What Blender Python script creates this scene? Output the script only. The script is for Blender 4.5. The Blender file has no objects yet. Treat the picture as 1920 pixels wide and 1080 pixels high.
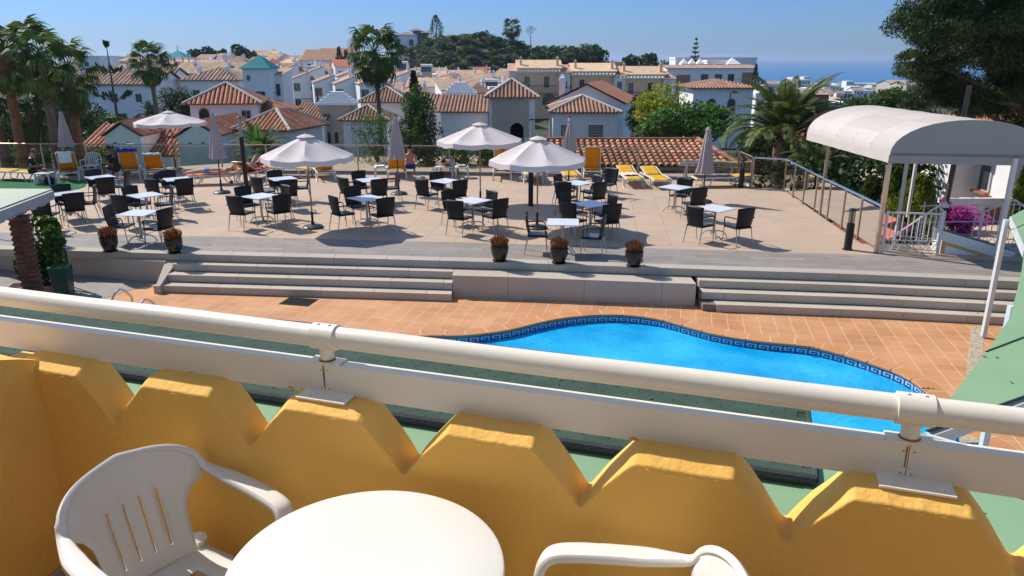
import bpy, math, random
import numpy as np
from mathutils import Vector, Matrix
R = math.radians
random.seed(7); rng = np.random.default_rng(7)
sc = bpy.context.scene
COL = sc.collection
# ------------------------------------------------------------------ camera, sky, sun, exposure
CAMZ = 4.3; FPX = 1400.0; PITCH = math.atan(433 / FPX)
HAZE = 1.5e-4
cam = bpy.data.cameras.new('camera'); camo = bpy.data.objects.new('camera', cam); COL.objects.link(camo)
cam.sensor_width = 36; cam.lens = FPX / 1920 * 36; cam.clip_start = .05; cam.clip_end = 60000
camo.location = (0, 0, CAMZ); camo.rotation_euler = (math.pi / 2 - PITCH, 0, 0)
sc.camera = camo
SUN_EL = R(44); SUN_V = Vector((-.83, .56, 0)).normalized()          # horizontal direction towards the sun
w = bpy.data.worlds.new('World'); sc.world = w; w.use_nodes = True
nt = w.node_tree; nt.nodes.clear()
sky = nt.nodes.new('ShaderNodeTexSky'); sky.sky_type = 'NISHITA'; sky.sun_disc = False
sky.sun_elevation = SUN_EL; sky.sun_rotation = math.atan2(SUN_V.x, SUN_V.y)
sky.air_density = 1.0; sky.dust_density = 0.25; sky.ozone_density = 3.0; sky.altitude = 0
gm = nt.nodes.new('ShaderNodeMix'); gm.data_type = 'RGBA'; gm.blend_type = 'MULTIPLY'; gm.inputs[0].default_value = 1
gm.inputs[7].default_value = (.80, .90, 1.12, 1)
_tc = nt.nodes.new('ShaderNodeTexCoord'); _sx = nt.nodes.new('ShaderNodeSeparateXYZ'); nt.links.new(_tc.outputs['Generated'], _sx.inputs[0])
_rp = nt.nodes.new('ShaderNodeValToRGB'); nt.links.new(_sx.outputs[2], _rp.inputs[0]); _el = _rp.color_ramp.elements
_el[0].position = 0.0; _el[0].color = (.25, .38, .72, 1); _el[1].position = .75; _el[1].color = (1.0, .97, .93, 1)
for _p, _c in ((.06, (.26,.40,.71,1)), (.16, (.31,.49,.78,1)), (.35, (.80,.86,.96,1))): _e = _el.new(_p); _e.color = _c
nt.links.new(_rp.outputs[0], gm.inputs[7])
bg = nt.nodes.new('ShaderNodeBackground'); bg.inputs[1].default_value = 0.135
wo = nt.nodes.new('ShaderNodeOutputWorld')
nt.links.new(sky.outputs[0], gm.inputs[6]); nt.links.new(gm.outputs[2], bg.inputs[0]); nt.links.new(bg.outputs[0], wo.inputs[0])
sun = bpy.data.lights.new('sun', 'SUN'); sun.energy = 4.3; sun.angle = R(.53); sun.color = (1, .94, .86)
suno = bpy.data.objects.new('sun', sun); COL.objects.link(suno)
sd = Vector((SUN_V.x * math.cos(SUN_EL), SUN_V.y * math.cos(SUN_EL), math.sin(SUN_EL)))
suno.rotation_euler = (-sd).to_track_quat('-Z', 'Y').to_euler(); suno.location = sd * 60
vs = sc.view_settings; vs.view_transform = 'Standard'; vs.look = 'None'; vs.gamma = 1; vs.exposure = 0.32; vs.use_curve_mapping = False
try:
    sc.cycles.max_bounces = 6; sc.cycles.transparent_max_bounces = 16; sc.cycles.caustics_reflective = False; sc.cycles.caustics_refractive = False
    sc.cycles.volume_bounces = 0; sc.cycles.use_denoising = True
except Exception: pass

# ------------------------------------------------------------------ surveying helpers (photo measurement -> metres on a real plane)
def ray(x, y):
    u = (x - 960) / FPX; v = (y - 540) / FPX
    return Vector((u, math.cos(PITCH) - v * math.sin(PITCH), -(math.sin(PITCH) + v * math.cos(PITCH))))
def G(x, y, z=0.0):
    r = ray(x, y); return Vector((0, 0, CAMZ)) + r * ((z - CAMZ) / r.z)
def D(x, y, Y):
    r = ray(x, y); return Vector((0, 0, CAMZ)) + r * (Y / r.y)
def proj(P):
    c, s = math.cos(PITCH), math.sin(PITCH); z = P[2] - CAMZ
    d = P[1] * c - z * s; up = P[1] * s + z * c
    return 960 + FPX * P[0] / d, 540 - FPX * up / d

# ------------------------------------------------------------------ mesh helpers
class MB:
    def __init__(s): s.v = []; s.f = []; s.m = []
    def add(s, vs_, fs, m=0):
        o = len(s.v); s.v += [tuple(p) for p in vs_]; s.f += [tuple(i + o for i in f) for f in fs]; s.m += [m] * len(fs); return s
    def box(s, x0, y0, z0, x1, y1, z1, m=0, M=None):
        p = [(x0,y0,z0),(x1,y0,z0),(x1,y1,z0),(x0,y1,z0),(x0,y0,z1),(x1,y0,z1),(x1,y1,z1),(x0,y1,z1)]
        if M is not None: p = [M @ Vector(q) for q in p]
        return s.add(p, [(0,3,2,1),(4,5,6,7),(0,1,5,4),(1,2,6,5),(2,3,7,6),(3,0,4,7)], m)
    def cbox(s, cx, cy, cz, sx, sy, sz, rz=0, m=0):
        M = Matrix.Translation((cx, cy, cz)) @ Matrix.Rotation(rz, 4, 'Z')
        return s.box(-sx/2, -sy/2, -sz/2, sx/2, sy/2, sz/2, m, M)
    def tube(s, pts, r, n=8, m=0, closed=False, caps=True, flat=1.0):
        pts = [Vector(p) for p in pts]; N = len(pts)
        rs = r if isinstance(r, (list, tuple)) else [r] * N
        o = len(s.v); side = None
        for i, p in enumerate(pts):
            a = pts[i-1] if (i > 0 or closed) else pts[i]; b = pts[(i+1) % N] if (i < N-1 or closed) else pts[i]
            t = (b - a).normalized() if (b - a).length > 1e-9 else Vector((0,0,1))
            if side is None:
                up = Vector((0,0,1)) if abs(t.z) < .9 else Vector((1,0,0))
                side = t.cross(up).normalized()
            side = (side - t * side.dot(t)).normalized(); nn = side.cross(t)
            for k in range(n):
                a_ = 2*math.pi*k/n
                s.v.append(tuple(p + (side*math.cos(a_) + nn*math.sin(a_)*flat) * rs[i]))
        M_ = N if closed else N-1
        for i in range(M_):
            for k in range(n):
                a0 = o + i*n + k; a1 = o + i*n + (k+1) % n; b0 = o + ((i+1) % N)*n + k; b1 = o + ((i+1) % N)*n + (k+1) % n
                s.f.append((a0, a1, b1, b0)); s.m.append(m)
        if caps and not closed:
            s.f.append(tuple(o + k for k in range(n))[::-1]); s.m.append(m)
            s.f.append(tuple(o + (N-1)*n + k for k in range(n))); s.m.append(m)
        return s
    def lathe(s, prof, n=16, c=(0,0,0), m=0, a0=0, wob=None):
        o = len(s.v)
        for (r, z) in prof:
            for k in range(n):
                a = a0 + 2*math.pi*k/n; rr = r * (wob(k, z) if wob else 1)
                s.v.append((c[0] + rr*math.cos(a), c[1] + rr*math.sin(a), c[2] + z))
        for i in range(len(prof)-1):
            for k in range(n):
                s.f.append((o+i*n+k, o+i*n+(k+1) % n, o+(i+1)*n+(k+1) % n, o+(i+1)*n+k)); s.m.append(m)
        if prof[0][0] > 1e-4: s.f.append(tuple(o+k for k in range(n))[::-1]); s.m.append(m)
        if prof[-1][0] > 1e-4: s.f.append(tuple(o+(len(prof)-1)*n+k for k in range(n))); s.m.append(m)
        return s
    def prism(s, poly, z0, z1, m=0):        # vertical extrusion of an xy polygon
        n = len(poly)
        ar = sum(poly[i][0]*poly[(i+1)%n][1]-poly[(i+1)%n][0]*poly[i][1] for i in range(n))
        if ar < 0: poly = poly[::-1]
        vs_ = [(p[0], p[1], z0) for p in poly] + [(p[0], p[1], z1) for p in poly]
        return s.add(vs_, [tuple(range(n))[::-1], tuple(range(n, 2*n))] + [(i, (i+1)%n, n+(i+1)%n, n+i) for i in range(n)], m)
    def extr(s, poly3, d, m=0):             # planar 3d polygon extruded by vector d
        n = len(poly3); d = Vector(d); vs_ = [Vector(p) for p in poly3]; vs_ = vs_ + [p + d for p in vs_]
        return s.add(vs_, [tuple(range(n))[::-1], tuple(range(n, 2*n))] + [(i, (i+1)%n, n+(i+1)%n, n+i) for i in range(n)], m)
    def grid(s, pts, m=0, skip=None):
        o = len(s.v); h = len(pts); w_ = len(pts[0])
        for row in pts: s.v += [tuple(p) for p in row]
        for i in range(h-1):
            for j in range(w_-1):
                if skip and skip(i, j): continue
                s.f.append((o+i*w_+j, o+i*w_+j+1, o+(i+1)*w_+j+1, o+(i+1)*w_+j)); s.m.append(m)
        return s
    def mesh(s, name, mats, smooth=None):
        me = bpy.data.meshes.new(name); me.from_pydata(s.v, [], s.f)
        for mt in (mats if isinstance(mats, (list, tuple)) else [mats]): me.materials.append(mt)
        if any(s.m): me.polygons.foreach_set('material_index', s.m)
        if smooth: me.polygons.foreach_set('use_smooth', [True]*len(s.f))
        me.update(); return me
def link(name, me, parent=None, loc=None, rz=0, **kw):
    o = bpy.data.objects.new(name, me); COL.objects.link(o)
    if parent is not None: o.parent = parent
    if loc is not None: o.location = loc
    if rz: o.rotation_euler = (0, 0, rz)
    for k, v_ in kw.items():
        if v_ is not None: o[k] = v_
    return o
def part(name, mb, mat, parent=None, smooth=False, bevel=0, loc=None, rz=0, seg=2, **kw):
    o = link(name, mb.mesh(name, mat, smooth), parent, loc, rz, **kw)
    if smooth: autosmooth(o.data)
    if bevel:
        b = o.modifiers.new('Bevel', 'BEVEL'); b.width = bevel; b.segments = seg; b.limit_method = 'ANGLE'
    return o
def autosmooth(me, ang=40):
    e = me
    try: e.set_sharp_from_angle(angle=R(ang))
    except Exception: pass
def thing(name, label, cat, loc=(0,0,0), rz=0, group=None):
    return link(name, None, None, loc, rz, label=label, category=cat, group=group)
def tag(o, label, cat, group=None):
    o['label'] = label; o['category'] = cat
    if group: o['group'] = group
    return o
def copy_tree(o, loc=None, rz=None, label=None, group=None):
    def rec(a, par):
        c = a.copy(); COL.objects.link(c); c.parent = par
        for ch in KIDS.get(a.name, ()): rec(ch, c)
        return c
    def index(a):
        KIDS[a.name] = list(a.children)
        for ch in a.children: index(ch)
    if o.name not in KIDS: index(o)
    c = rec(o, None)
    if loc is not None: c.location = loc
    if rz is not None: c.rotation_euler = (0, 0, rz)
    if label: c['label'] = label
    if group: c['group'] = group
    return c
KIDS = {}

# ------------------------------------------------------------------ materials
MATS = {}
def mat(name, col, rough=.7, var=.12, scale=8, bump=0, bscale=60, spec=.35, metal=0, isl=0, col2=None, trans=0, dirt=0, emit=None, coat=0, alpha=None, world=False):
    if name in MATS: return MATS[name]
    m = bpy.data.materials.new(name); m.use_nodes = True; n = m.node_tree; L = n.links
    b = n.nodes['Principled BSDF']; out = n.nodes['Material Output']
    b.inputs['Roughness'].default_value = rough; b.inputs['Metallic'].default_value = metal
    b.inputs['Specular IOR Level'].default_value = spec; b.inputs['Coat Weight'].default_value = coat
    tc = n.nodes.new('ShaderNodeTexCoord')
    if world:
        ge = n.nodes.new('ShaderNodeNewGeometry'); co = ge.outputs['Position']
    else: co = tc.outputs['Object']
    no = n.nodes.new('ShaderNodeTexNoise'); no.inputs['Scale'].default_value = scale; no.inputs['Detail'].default_value = 5
    L.new(co, no.inputs['Vector'])
    c1 = tuple(max(0, c*(1-var)) for c in col) + (1,); c2 = tuple(min(1, c*(1+var)) for c in (col2 or col)) + (1,)
    mr = n.nodes.new('ShaderNodeMapRange'); mr.inputs[1].default_value = .3; mr.inputs[2].default_value = .7
    L.new(no.outputs['Fac'], mr.inputs[0])
    mx = n.nodes.new('ShaderNodeMix'); mx.data_type = 'RGBA'; mx.inputs[6].default_value = c1; mx.inputs[7].default_value = c2
    L.new(mr.outputs[0], mx.inputs[0]); cur = mx.outputs[2]
    if isl:
        g = n.nodes.new('ShaderNodeNewGeometry'); oi = n.nodes.new('ShaderNodeObjectInfo')
        ad = n.nodes.new('ShaderNodeMath'); ad.operation = 'ADD'; L.new(g.outputs['Random Per Island'], ad.inputs[0]); L.new(oi.outputs['Random'], ad.inputs[1])
        fr = n.nodes.new('ShaderNodeMath'); fr.operation = 'FRACT'; L.new(ad.outputs[0], fr.inputs[0])
        hv = n.nodes.new('ShaderNodeHueSaturation'); L.new(cur, hv.inputs['Color'])
        m1 = n.nodes.new('ShaderNodeMapRange'); m1.inputs[3].default_value = 1-isl; m1.inputs[4].default_value = 1+isl; L.new(fr.outputs[0], m1.inputs[0])
        L.new(m1.outputs[0], hv.inputs['Value'])
        f2 = n.nodes.new('ShaderNodeMath'); f2.operation = 'MULTIPLY'; f2.inputs[1].default_value = 7.31; L.new(fr.outputs[0], f2.inputs[0])
        f3 = n.nodes.new('ShaderNodeMath'); f3.operation = 'FRACT'; L.new(f2.outputs[0], f3.inputs[0])
        m2 = n.nodes.new('ShaderNodeMapRange'); m2.inputs[3].default_value = .5-isl*.05; m2.inputs[4].default_value = .5+isl*.05; L.new(f3.outputs[0], m2.inputs[0])
        L.new(m2.outputs[0], hv.inputs['Hue']); cur = hv.outputs[0]
    if dirt:
        n2 = n.nodes.new('ShaderNodeTexNoise'); n2.inputs['Scale'].default_value = scale*.28; n2.inputs['Detail'].default_value = 8; n2.inputs['Roughness'].default_value = .7
        L.new(co, n2.inputs['Vector'])
        r2 = n.nodes.new('ShaderNodeMapRange'); r2.inputs[1].default_value = .52; r2.inputs[2].default_value = .75; r2.inputs[4].default_value = dirt; L.new(n2.outputs['Fac'], r2.inputs[0])
        md = n.nodes.new('ShaderNodeMix'); md.data_type = 'RGBA'; L.new(r2.outputs[0], md.inputs[0]); L.new(cur, md.inputs[6])
        md.inputs[7].default_value = tuple(c*.45 for c in col) + (1,); cur = md.outputs[2]
    L.new(cur, b.inputs['Base Color'])
    if bump:
        n3 = n.nodes.new('ShaderNodeTexNoise'); n3.inputs['Scale'].default_value = bscale; n3.inputs['Detail'].default_value = 4
        L.new(co, n3.inputs['Vector'])
        bp = n.nodes.new('ShaderNodeBump'); bp.inputs['Strength'].default_value = bump; bp.inputs['Distance'].default_value = .02
        L.new(n3.outputs['Fac'], bp.inputs['Height']); L.new(bp.outputs[0], b.inputs['Normal'])
    if trans:
        tr = n.nodes.new('ShaderNodeBsdfTranslucent'); ms = n.nodes.new('ShaderNodeMixShader'); ms.inputs[0].default_value = trans
        L.new(cur, tr.inputs[0]); L.new(b.outputs[0], ms.inputs[1]); L.new(tr.outputs[0], ms.inputs[2]); L.new(ms.outputs[0], out.inputs[0])
    MATS[name] = m; return m
def glass(name, tint, fac=.12, rough=.02, ior=1.45):
    m = bpy.data.materials.new(name); m.use_nodes = True; n = m.node_tree; n.nodes.clear(); L = n.links
    out = n.nodes.new('ShaderNodeOutputMaterial'); t = n.nodes.new('ShaderNodeBsdfTransparent'); t.inputs[0].default_value = tint + (1,)
    g = n.nodes.new('ShaderNodeBsdfGlossy'); g.inputs['Roughness'].default_value = rough
    fr = n.nodes.new('ShaderNodeFresnel'); fr.inputs[0].default_value = ior
    ad = n.nodes.new('ShaderNodeMath'); ad.operation = 'ADD'; ad.inputs[1].default_value = fac; L.new(fr.outputs[0], ad.inputs[0])
    mx = n.nodes.new('ShaderNodeMixShader'); L.new(ad.outputs[0], mx.inputs[0]); L.new(t.outputs[0], mx.inputs[1]); L.new(g.outputs[0], mx.inputs[2]); L.new(mx.outputs[0], out.inputs[0])
    MATS[name] = m; return m

m_gl = glass('smoked_fence_glass', (.80,.82,.80), .01, ior=1.2)
m_glr = glass('clear_fence_glass', (.62,.64,.60), .01, ior=1.18)
m_post = mat('tarnished_steel_post', (.42,.36,.28), .38, .12, 6, metal=.75)
m_plastic = mat('white_garden_plastic', (.77,.735,.67), .30, .02, 3, spec=.5, bump=.02, bscale=60)
m_white = mat('white_render', (.82,.81,.79), .85, .05, 3, bump=.15, bscale=30, dirt=.15)
m_cream = mat('cream_render', (.50,.45,.34), .85, .06, 2, dirt=.12)
m_ochre = mat('ochre_render', (.86,.58,.34), .85, .08, 2, dirt=.12)
m_pane = mat('window_glass', (.03,.04,.05), .08, .3, 2, spec=.6)
m_frame = mat('window_frame', (.55,.55,.53), .5, .05)
m_darkframe = mat('iron_frame', (.03,.03,.03), .5, .05)
m_brownpanel = mat('brown_panel', (.36,.17,.11), .7, .1, 3)
m_blueblind = mat('blue_awning', (.05,.16,.24), .7, .1)
m_tile = mat('clay_roof_tile', (.42,.17,.09), .85, .22, 5, isl=.34, col2=(.52,.23,.13), bump=.2, bscale=40)
m_tilefar = mat('faded_roof_tile', (.40,.25,.17), .9, .18, 1.2, isl=.22, col2=(.44,.30,.21))
m_tilebrown = mat('brown_roof_tile', (.34,.185,.12), .9, .18, 1.2, isl=.22)
m_tilered = mat('red_roof_tile', (.42,.15,.08), .9, .2, 1.5, isl=.28)
m_tilebase = mat('roof_mortar', (.10,.06,.045), .95, .2, 5)
m_ridge = mat('ridge_mortar', (.58,.50,.43), .9, .15, 5)
m_teal = mat('teal_glazed_tile', (.02,.24,.26), .7, .15, 3, isl=.2, spec=.1)
m_iron = mat('black_iron', (.015,.015,.016), .5, .1)
m_trunk = mat('palm_trunk', (.16,.11,.075), .95, .3, 9, bump=.6, bscale=25)
m_trunkred = mat('palm_trunk_red', (.22,.10,.05), .95, .3, 9, bump=.6, bscale=25)
m_bark = mat('tree_bark', (.10,.075,.055), .95, .3, 9, bump=.5, bscale=20)
def leafmat(name, col, col2=None, tr=.35, var=.25, isl=.4, rough=.55):
    return mat(name, col, rough, var, .8, isl=isl, col2=col2, trans=tr, spec=.3, world=True)
m_palm = leafmat('fan_palm_leaf', (.055,.115,.017), (.085,.13,.025))
m_palmdry = leafmat('dry_palm_leaf', (.16,.12,.05), (.12,.10,.04), .2)
m_phoenix = leafmat('date_palm_leaf', (.07,.12,.022), (.12,.15,.035), .3)
m_leafdark = leafmat('dark_leaf', (.025,.055,.014), (.045,.08,.018), .25)
m_leafmid = leafmat('mid_leaf', (.045,.10,.016), (.075,.14,.02), .35)
m_leafbright = leafmat('bright_leaf', (.07,.16,.02), (.09,.19,.03), .4)
m_leafyellow = leafmat('yellow_leaf', (.46,.43,.03), (.26,.32,.03), .45)
m_cypress = leafmat('cypress_leaf', (.018,.04,.014), (.03,.055,.016), .15)
m_pine = leafmat('pine_needle', (.032,.065,.009), (.06,.095,.014), .3)
m_thuja = leafmat('thuja_leaf', (.12,.19,.02), (.20,.24,.02), .35)
m_bloom = leafmat('bougainvillea_bloom', (.55,.04,.38), (.65,.09,.48), .45)
m_heather = leafmat('heather_sprig', (.27,.085,.022), (.17,.07,.022), .25)
m_grass = mat('grass_ground', (.05,.075,.02), .95, .5, .25, col2=(.13,.13,.05), world=True)
m_scrub = mat('hill_scrub', (.03,.045,.018), .95, .5, .3, col2=(.055,.06,.03), world=True)

# ------------------------------------------------------------------ foliage
def leaf_mesh(name, C, size, mats, asp=.45, up=0.0, seed=1, dirs=None, jitter=.35, midx=None):
    g = np.random.default_rng(seed); N = len(C)
    d = g.normal(size=(N,3)) if dirs is None else np.asarray(dirs) + g.normal(size=(N,3))*jitter
    d[:,2] += up; d /= np.linalg.norm(d, axis=1)[:,None] + 1e-9
    r = g.normal(size=(N,3)); s_ = np.cross(d, r); s_ /= np.linalg.norm(s_, axis=1)[:,None] + 1e-9
    sz = (size * g.uniform(.6, 1.35, N))[:,None]
    V = np.empty((N,4,3)); V[:,0] = C - d*sz; V[:,1] = C + s_*sz*asp; V[:,2] = C + d*sz; V[:,3] = C - s_*sz*asp
    me = bpy.data.meshes.new(name); me.vertices.add(4*N); me.vertices.foreach_set('co', V.ravel())
    me.loops.add(4*N); me.loops.foreach_set('vertex_index', np.arange(4*N)); me.polygons.add(N)
    me.polygons.foreach_set('loop_start', np.arange(N)*4); me.polygons.foreach_set('loop_total', np.full(N,4))
    for m_ in (mats if isinstance(mats,(list,tuple)) else [mats]): me.materials.append(m_)
    if midx is not None: me.polygons.foreach_set('material_index', midx)
    me.update(); me.validate(); return me
def blob(n, c, r, shell=.55, seed=0, lump=6, lumpr=.42):
    """points gathered in uneven clumps inside an ellipsoid"""
    g = np.random.default_rng(seed); c = np.array(c, float); r = np.array(r, float)
    k = g.normal(size=(lump,3)); k /= np.linalg.norm(k,axis=1)[:,None]; k *= g.uniform(.45,.78,lump)[:,None]
    lr = g.uniform(.7,1.25,lump)*lumpr
    i = g.integers(0, lump, n); p = g.normal(size=(n,3)); p /= np.linalg.norm(p,axis=1)[:,None]
    p *= (g.uniform(shell,1.06,n)**.6)[:,None]
    return c + (k[i] + p*lr[i][:,None]) * r
def bush(name, label, cat, base, w_, d_, h_, mt, n=1500, size=.12, seed=1, group=None, lump=9, trunk=True, lumpr=.45, asp=.5, kind=None, z0=.15):
    t = thing(name, label, cat, base, 0, group)
    me = leaf_mesh('crown', blob(n, (0,0,h_*(.5+z0/2)), (w_/2,d_/2,h_*(.5-z0/2)*1.1), seed=seed, lump=lump, lumpr=lumpr), size, mt, asp, seed=seed)
    link('crown', me, t)
    if trunk:
        g = random.Random(seed); mb = MB(); mb.tube([(0,0,-.6),(g.uniform(-.1,.1)*w_*.2,0,h_*.3),(0,0,h_*.62)], [w_*.035+.03,w_*.025+.02,.02], 6)
        for q in range(4):
            a = q*1.6+g.random(); mb.tube([(0,0,h_*.3),(math.cos(a)*w_*.2,math.sin(a)*d_*.2,h_*.6)], [w_*.018+.015,.012], 5)
        part('trunk', mb, m_bark, t)
    return t
_fr = {}
def fan_leaf(seed, droop, dry=False):          # Washingtonia leaf: petiole along +x from origin, fan of narrow blades
    key = (seed, droop, dry)
    if key in _fr: return _fr[key]
    g = random.Random(seed*31+int(droop*10)); mb = MB(); L = 1.1
    el = R(20); path = [Vector((L*t_*math.cos(el), 0, L*t_*math.sin(el) - droop*.35*t_*t_)) for t_ in (0,.5,1)]
    mb.tube(path, [.028,.02,.014], 4)
    h = path[-1]; nb = 22
    for k in range(nb):
        a = R(-118 + 236*k/(nb-1)); ln = g.uniform(.62,.88)*(1-.15*abs(a)/2); wd = .055
        d = Vector((math.cos(a), math.sin(a), .16 - .25*abs(a)*.4)); sd_ = Vector((-math.sin(a), math.cos(a), 0))
        p0 = h; p1 = h + d*ln*.55 + Vector((0,0,-.04)); p2 = p1 + Vector((d.x*ln*.3, d.y*ln*.3, -ln*(.16+.42*droop)*g.uniform(.7,1.2))); p3 = p2 + Vector((d.x*.04, d.y*.04, -ln*.28*g.uniform(.6,1.5)))
        mb.add([p0, p1 - sd_*wd + Vector((0,0,.03)), p1 + sd_*wd, p2 - sd_*wd*.5, p2 + sd_*wd*.4, p3], [(0,1,2),(1,3,4,2),(3,5,4)])
    _fr[key] = mb.mesh('frond', m_palmdry if dry else m_palm); return _fr[key]
def fan_palm(label, base, h, r=1.0, n=34, seed=0, trunk_r=.16, lean=0.0, red=False, group=None, skirt=10):
    t = thing('fan_palm', label, 'palm tree', base, 0, group); g = random.Random(seed)
    top = Vector((lean, 0, h)); mb = MB(); N = 14; pts = []; rs = []
    for i in range(N+1):
        f = i/N; pts.append(Vector((lean*f*f, 0, h*f - 1.5*(1-f)))); rs.append(trunk_r*(1.25-.45*f)*(1+.06*(i % 2)))
    mb.tube(pts, rs, 10); part('trunk', mb, m_trunkred if red else m_trunk, t, smooth=True)
    if red:
        mb = MB(); mb.tube([top+Vector((0,0,-1.3)), top+Vector((0,0,-.5)), top], [trunk_r*1.0, trunk_r*1.25, trunk_r*.9], 8); part('boot_stubs', mb, m_trunkred, t)
    for k in range(n):
        f = k/n; elev = R(78 - 118*f + g.uniform(-8,8)); az = k*2.39996 + g.uniform(-.2,.2)
        o = link('frond', fan_leaf(k % 4, .3 + .7*round(f*2)/2), t, top + Vector((0,0,-.35*f)))
        s_ = r*g.uniform(.85,1.12); o.scale = (s_, s_, s_); o.rotation_euler = (g.uniform(-.2,.2), -elev + R(20), az)
    for k in range(skirt):
        az = k*2.39996*1.3; o = link('frond', fan_leaf(k % 3, 1.0, k % 3 != 0), t, top + Vector((0,0,-.55)))
        s_ = r*g.uniform(.6,.9); o.scale = (s_,)*3; o.rotation_euler = (g.uniform(-.3,.3), R(60)+g.uniform(0,.3), az)
    return t
_pf = {}
def pin_leaf(seed, bend, L=3.0, mt=None, n=46):         # pinnate frond arching along +x
    key = (seed, bend, L, mt.name if mt else '')
    if key in _pf: return _pf[key]
    g = random.Random(seed*17); mb = MB(); pts = []
    for i in range(9):
        f = i/8; a = R(62) - bend*f*f*1.9
        pts.append(Vector((0,0,0)) if i == 0 else pts[-1] + Vector((math.cos(a), 0, math.sin(a)))*L/8)
    mb.tube(pts, [.035*(1-f_/8)+.006 for f_ in range(9)], 4)
    for k in range(n):
        f = .14 + .86*k/n; q = f*8; i = min(7, int(q)); p = pts[i].lerp(pts[i+1], q-i); tn = (pts[i+1]-pts[i]).normalized()
        ln = L*.17*math.sin(math.pi*min(1, .25+f*.8))**.6*g.uniform(.85,1.1)
        for sgn in (-1,1):
            d = (tn*.75 + Vector((0, sgn, 0))*.85 + Vector((0,0,.22 - .3*f))).normalized(); up_ = tn*.022*L/3
            mid = p + d*ln*.6; tip = p + d*ln + Vector((0,0,-ln*.22))
            mb.add([p-up_, p+up_, mid+up_*1.1, mid-up_*1.1, tip], [(0,1,2,3),(3,2,4)])
    _pf[key] = mb.mesh('frond', mt or m_phoenix); return _pf[key]
def date_palm(label, base, h, L=3.0, n=42, seed=0, trunk_r=.3, group=None, mt=None, lo=-35):
    t = thing('date_palm', label, 'palm tree', base, 0, group); g = random.Random(seed); mb = MB(); N = 10
    mb.tube([(0,0,-1.5 + (h+1.5)*i/N) for i in range(N+1)], [trunk_r*(1+.12*(i % 2)) for i in range(N+1)], 10); part('trunk', mb, m_trunk, t, smooth=True)
    for k in range(n):
        f = k/n; az = k*2.39996 + g.uniform(-.25,.25); bend = [.55,.8,1.05][min(2,int(f*3))]
        o = link('frond', pin_leaf(k % 3, bend, L, mt), t, (0,0,h)); s_ = g.uniform(.8,1.08)
        o.scale = (s_,)*3; o.rotation_euler = (g.uniform(-.15,.15), R(-22 + (22-lo)*f) + g.uniform(-.1,.1), az)
    return t
def cypress(label, base, h, w_, seed=0, n=1400, group=None, mt=None, name='cypress_tree'):
    t = thing(name, label, 'cypress', base, 0, group); g = np.random.default_rng(seed)
    z = g.uniform(0,1,n)**.9; prof = np.sin(np.pi*np.clip(z*.86+.1,0,1))**.7*(1-z*.45)
    a = g.uniform(0,2*np.pi,n); lump = 1+.22*np.sin(a*3+z*9+seed)+.15*np.sin(a*5-z*17)
    r_ = w_/2*prof*lump*g.uniform(.65,1.05,n)
    C = np.stack([r_*np.cos(a), r_*np.sin(a), z*h+.1],1); dirs = np.stack([np.cos(a)*.35, np.sin(a)*.35, np.ones(n)],1)
    link('crown', leaf_mesh('crown', C, h*.022+.04, mt or m_cypress, .4, seed=seed, dirs=dirs), t)
    mb = MB(); mb.tube([(0,0,-.8),(0,0,h*.8)], [w_*.06+.03,.02], 6); part('trunk', mb, m_bark, t); return t
# ================================================================== SETTING: sea, land, hill
def hz_base(x, Y):
    z = float(np.interp(Y, [25,60,120,180,240,300,450,600,900,1400,1550,2200], [-3.6,-4.2,-4.4,-7,-11.5,-14,-20,-25,-34,-49,-53,-60]))
    z += 17.5*math.exp(-((x+10)/36)**2 - ((Y-232)/36)**2) + 9*math.exp(-((x-34)/20)**2 - ((Y-215)/30)**2)
    z += 14*math.exp(-((x+95)/60)**2 - ((Y-215)/55)**2)
    return z
mb = MB(); Ys = list(np.linspace(27,70,18)) + list(np.linspace(75,330,52)) + [380,450,550,700,900,1100,1300,1420,1550,1900]
rows = []
for Y in Ys:
    ww = Y*1.3+50; rows.append([(x, Y, hz_base(x, Y)) for x in np.linspace(-ww, ww, 70)])
mb.grid(rows)
part('hillside_ground', mb, m_scrub, smooth=True, kind='structure')
m_sea = mat('sea_water', (.012,.15,.34), .5, .12, .004, spec=.25, world=True, bump=.0)
mb = MB(); mb.grid([[(x, Y, -50) for x in (-24000,-8000,-2000,0,2000,8000,24000)] for Y in (1200,3000,8000,24000)])
part('sea', mb, m_sea, kind='structure')
mb = MB(); mb.box(-60,-12,-6.5, 60,27.2,-5.9); part('lower_ground', mb, m_grass, kind='structure')

# ================================================================== TERRACE
m_terr = mat('beige_terrace_tile', (.475,.35,.25), .75, .05, 1.1, isl=.035, dirt=.10, bump=.05, bscale=50, world=True)
m_terrj = mat('terrace_joint', (.40,.30,.23), .9, .1, 4)
m_plank = mat('grey_wood_tile', (.27,.235,.205), .7, .08, 2.5, isl=.10, dirt=.12, bump=.1, bscale=30)
m_plankj = mat('plank_joint', (.16,.14,.13), .9, .1, 4)
m_stone = mat('beige_step_stone', (.49,.415,.325), .8, .06, 1.5, isl=.04, dirt=.16, bump=.1, bscale=40, world=True)
m_stonej = mat('step_joint', (.20,.165,.14), .9, .1, 4)
EDGE = [(-34,18.6),(-22,17.9),(-14,17.15),(-10,16.8),(-7.75,16.55),(-5.8,16.36),(-3.1,16.1),(0,15.78),(3.63,15.3),(7.08,14.88),(10.05,14.36),(12.6,13.9)]
BACKW = [(-34,19.6),(-12.7,18.68),(-11.3,18.6),(-6.4,18.18),(0,17.5),(3.02,17.08),(7.8,16.5),(10.05,16.1),(12.6,15.6)]
def pl(P, x): return float(np.interp(x, [p[0] for p in P], [p[1] for p in P]))
mb = MB(); xs = list(np.linspace(-34, 12.6, 60))
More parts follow.
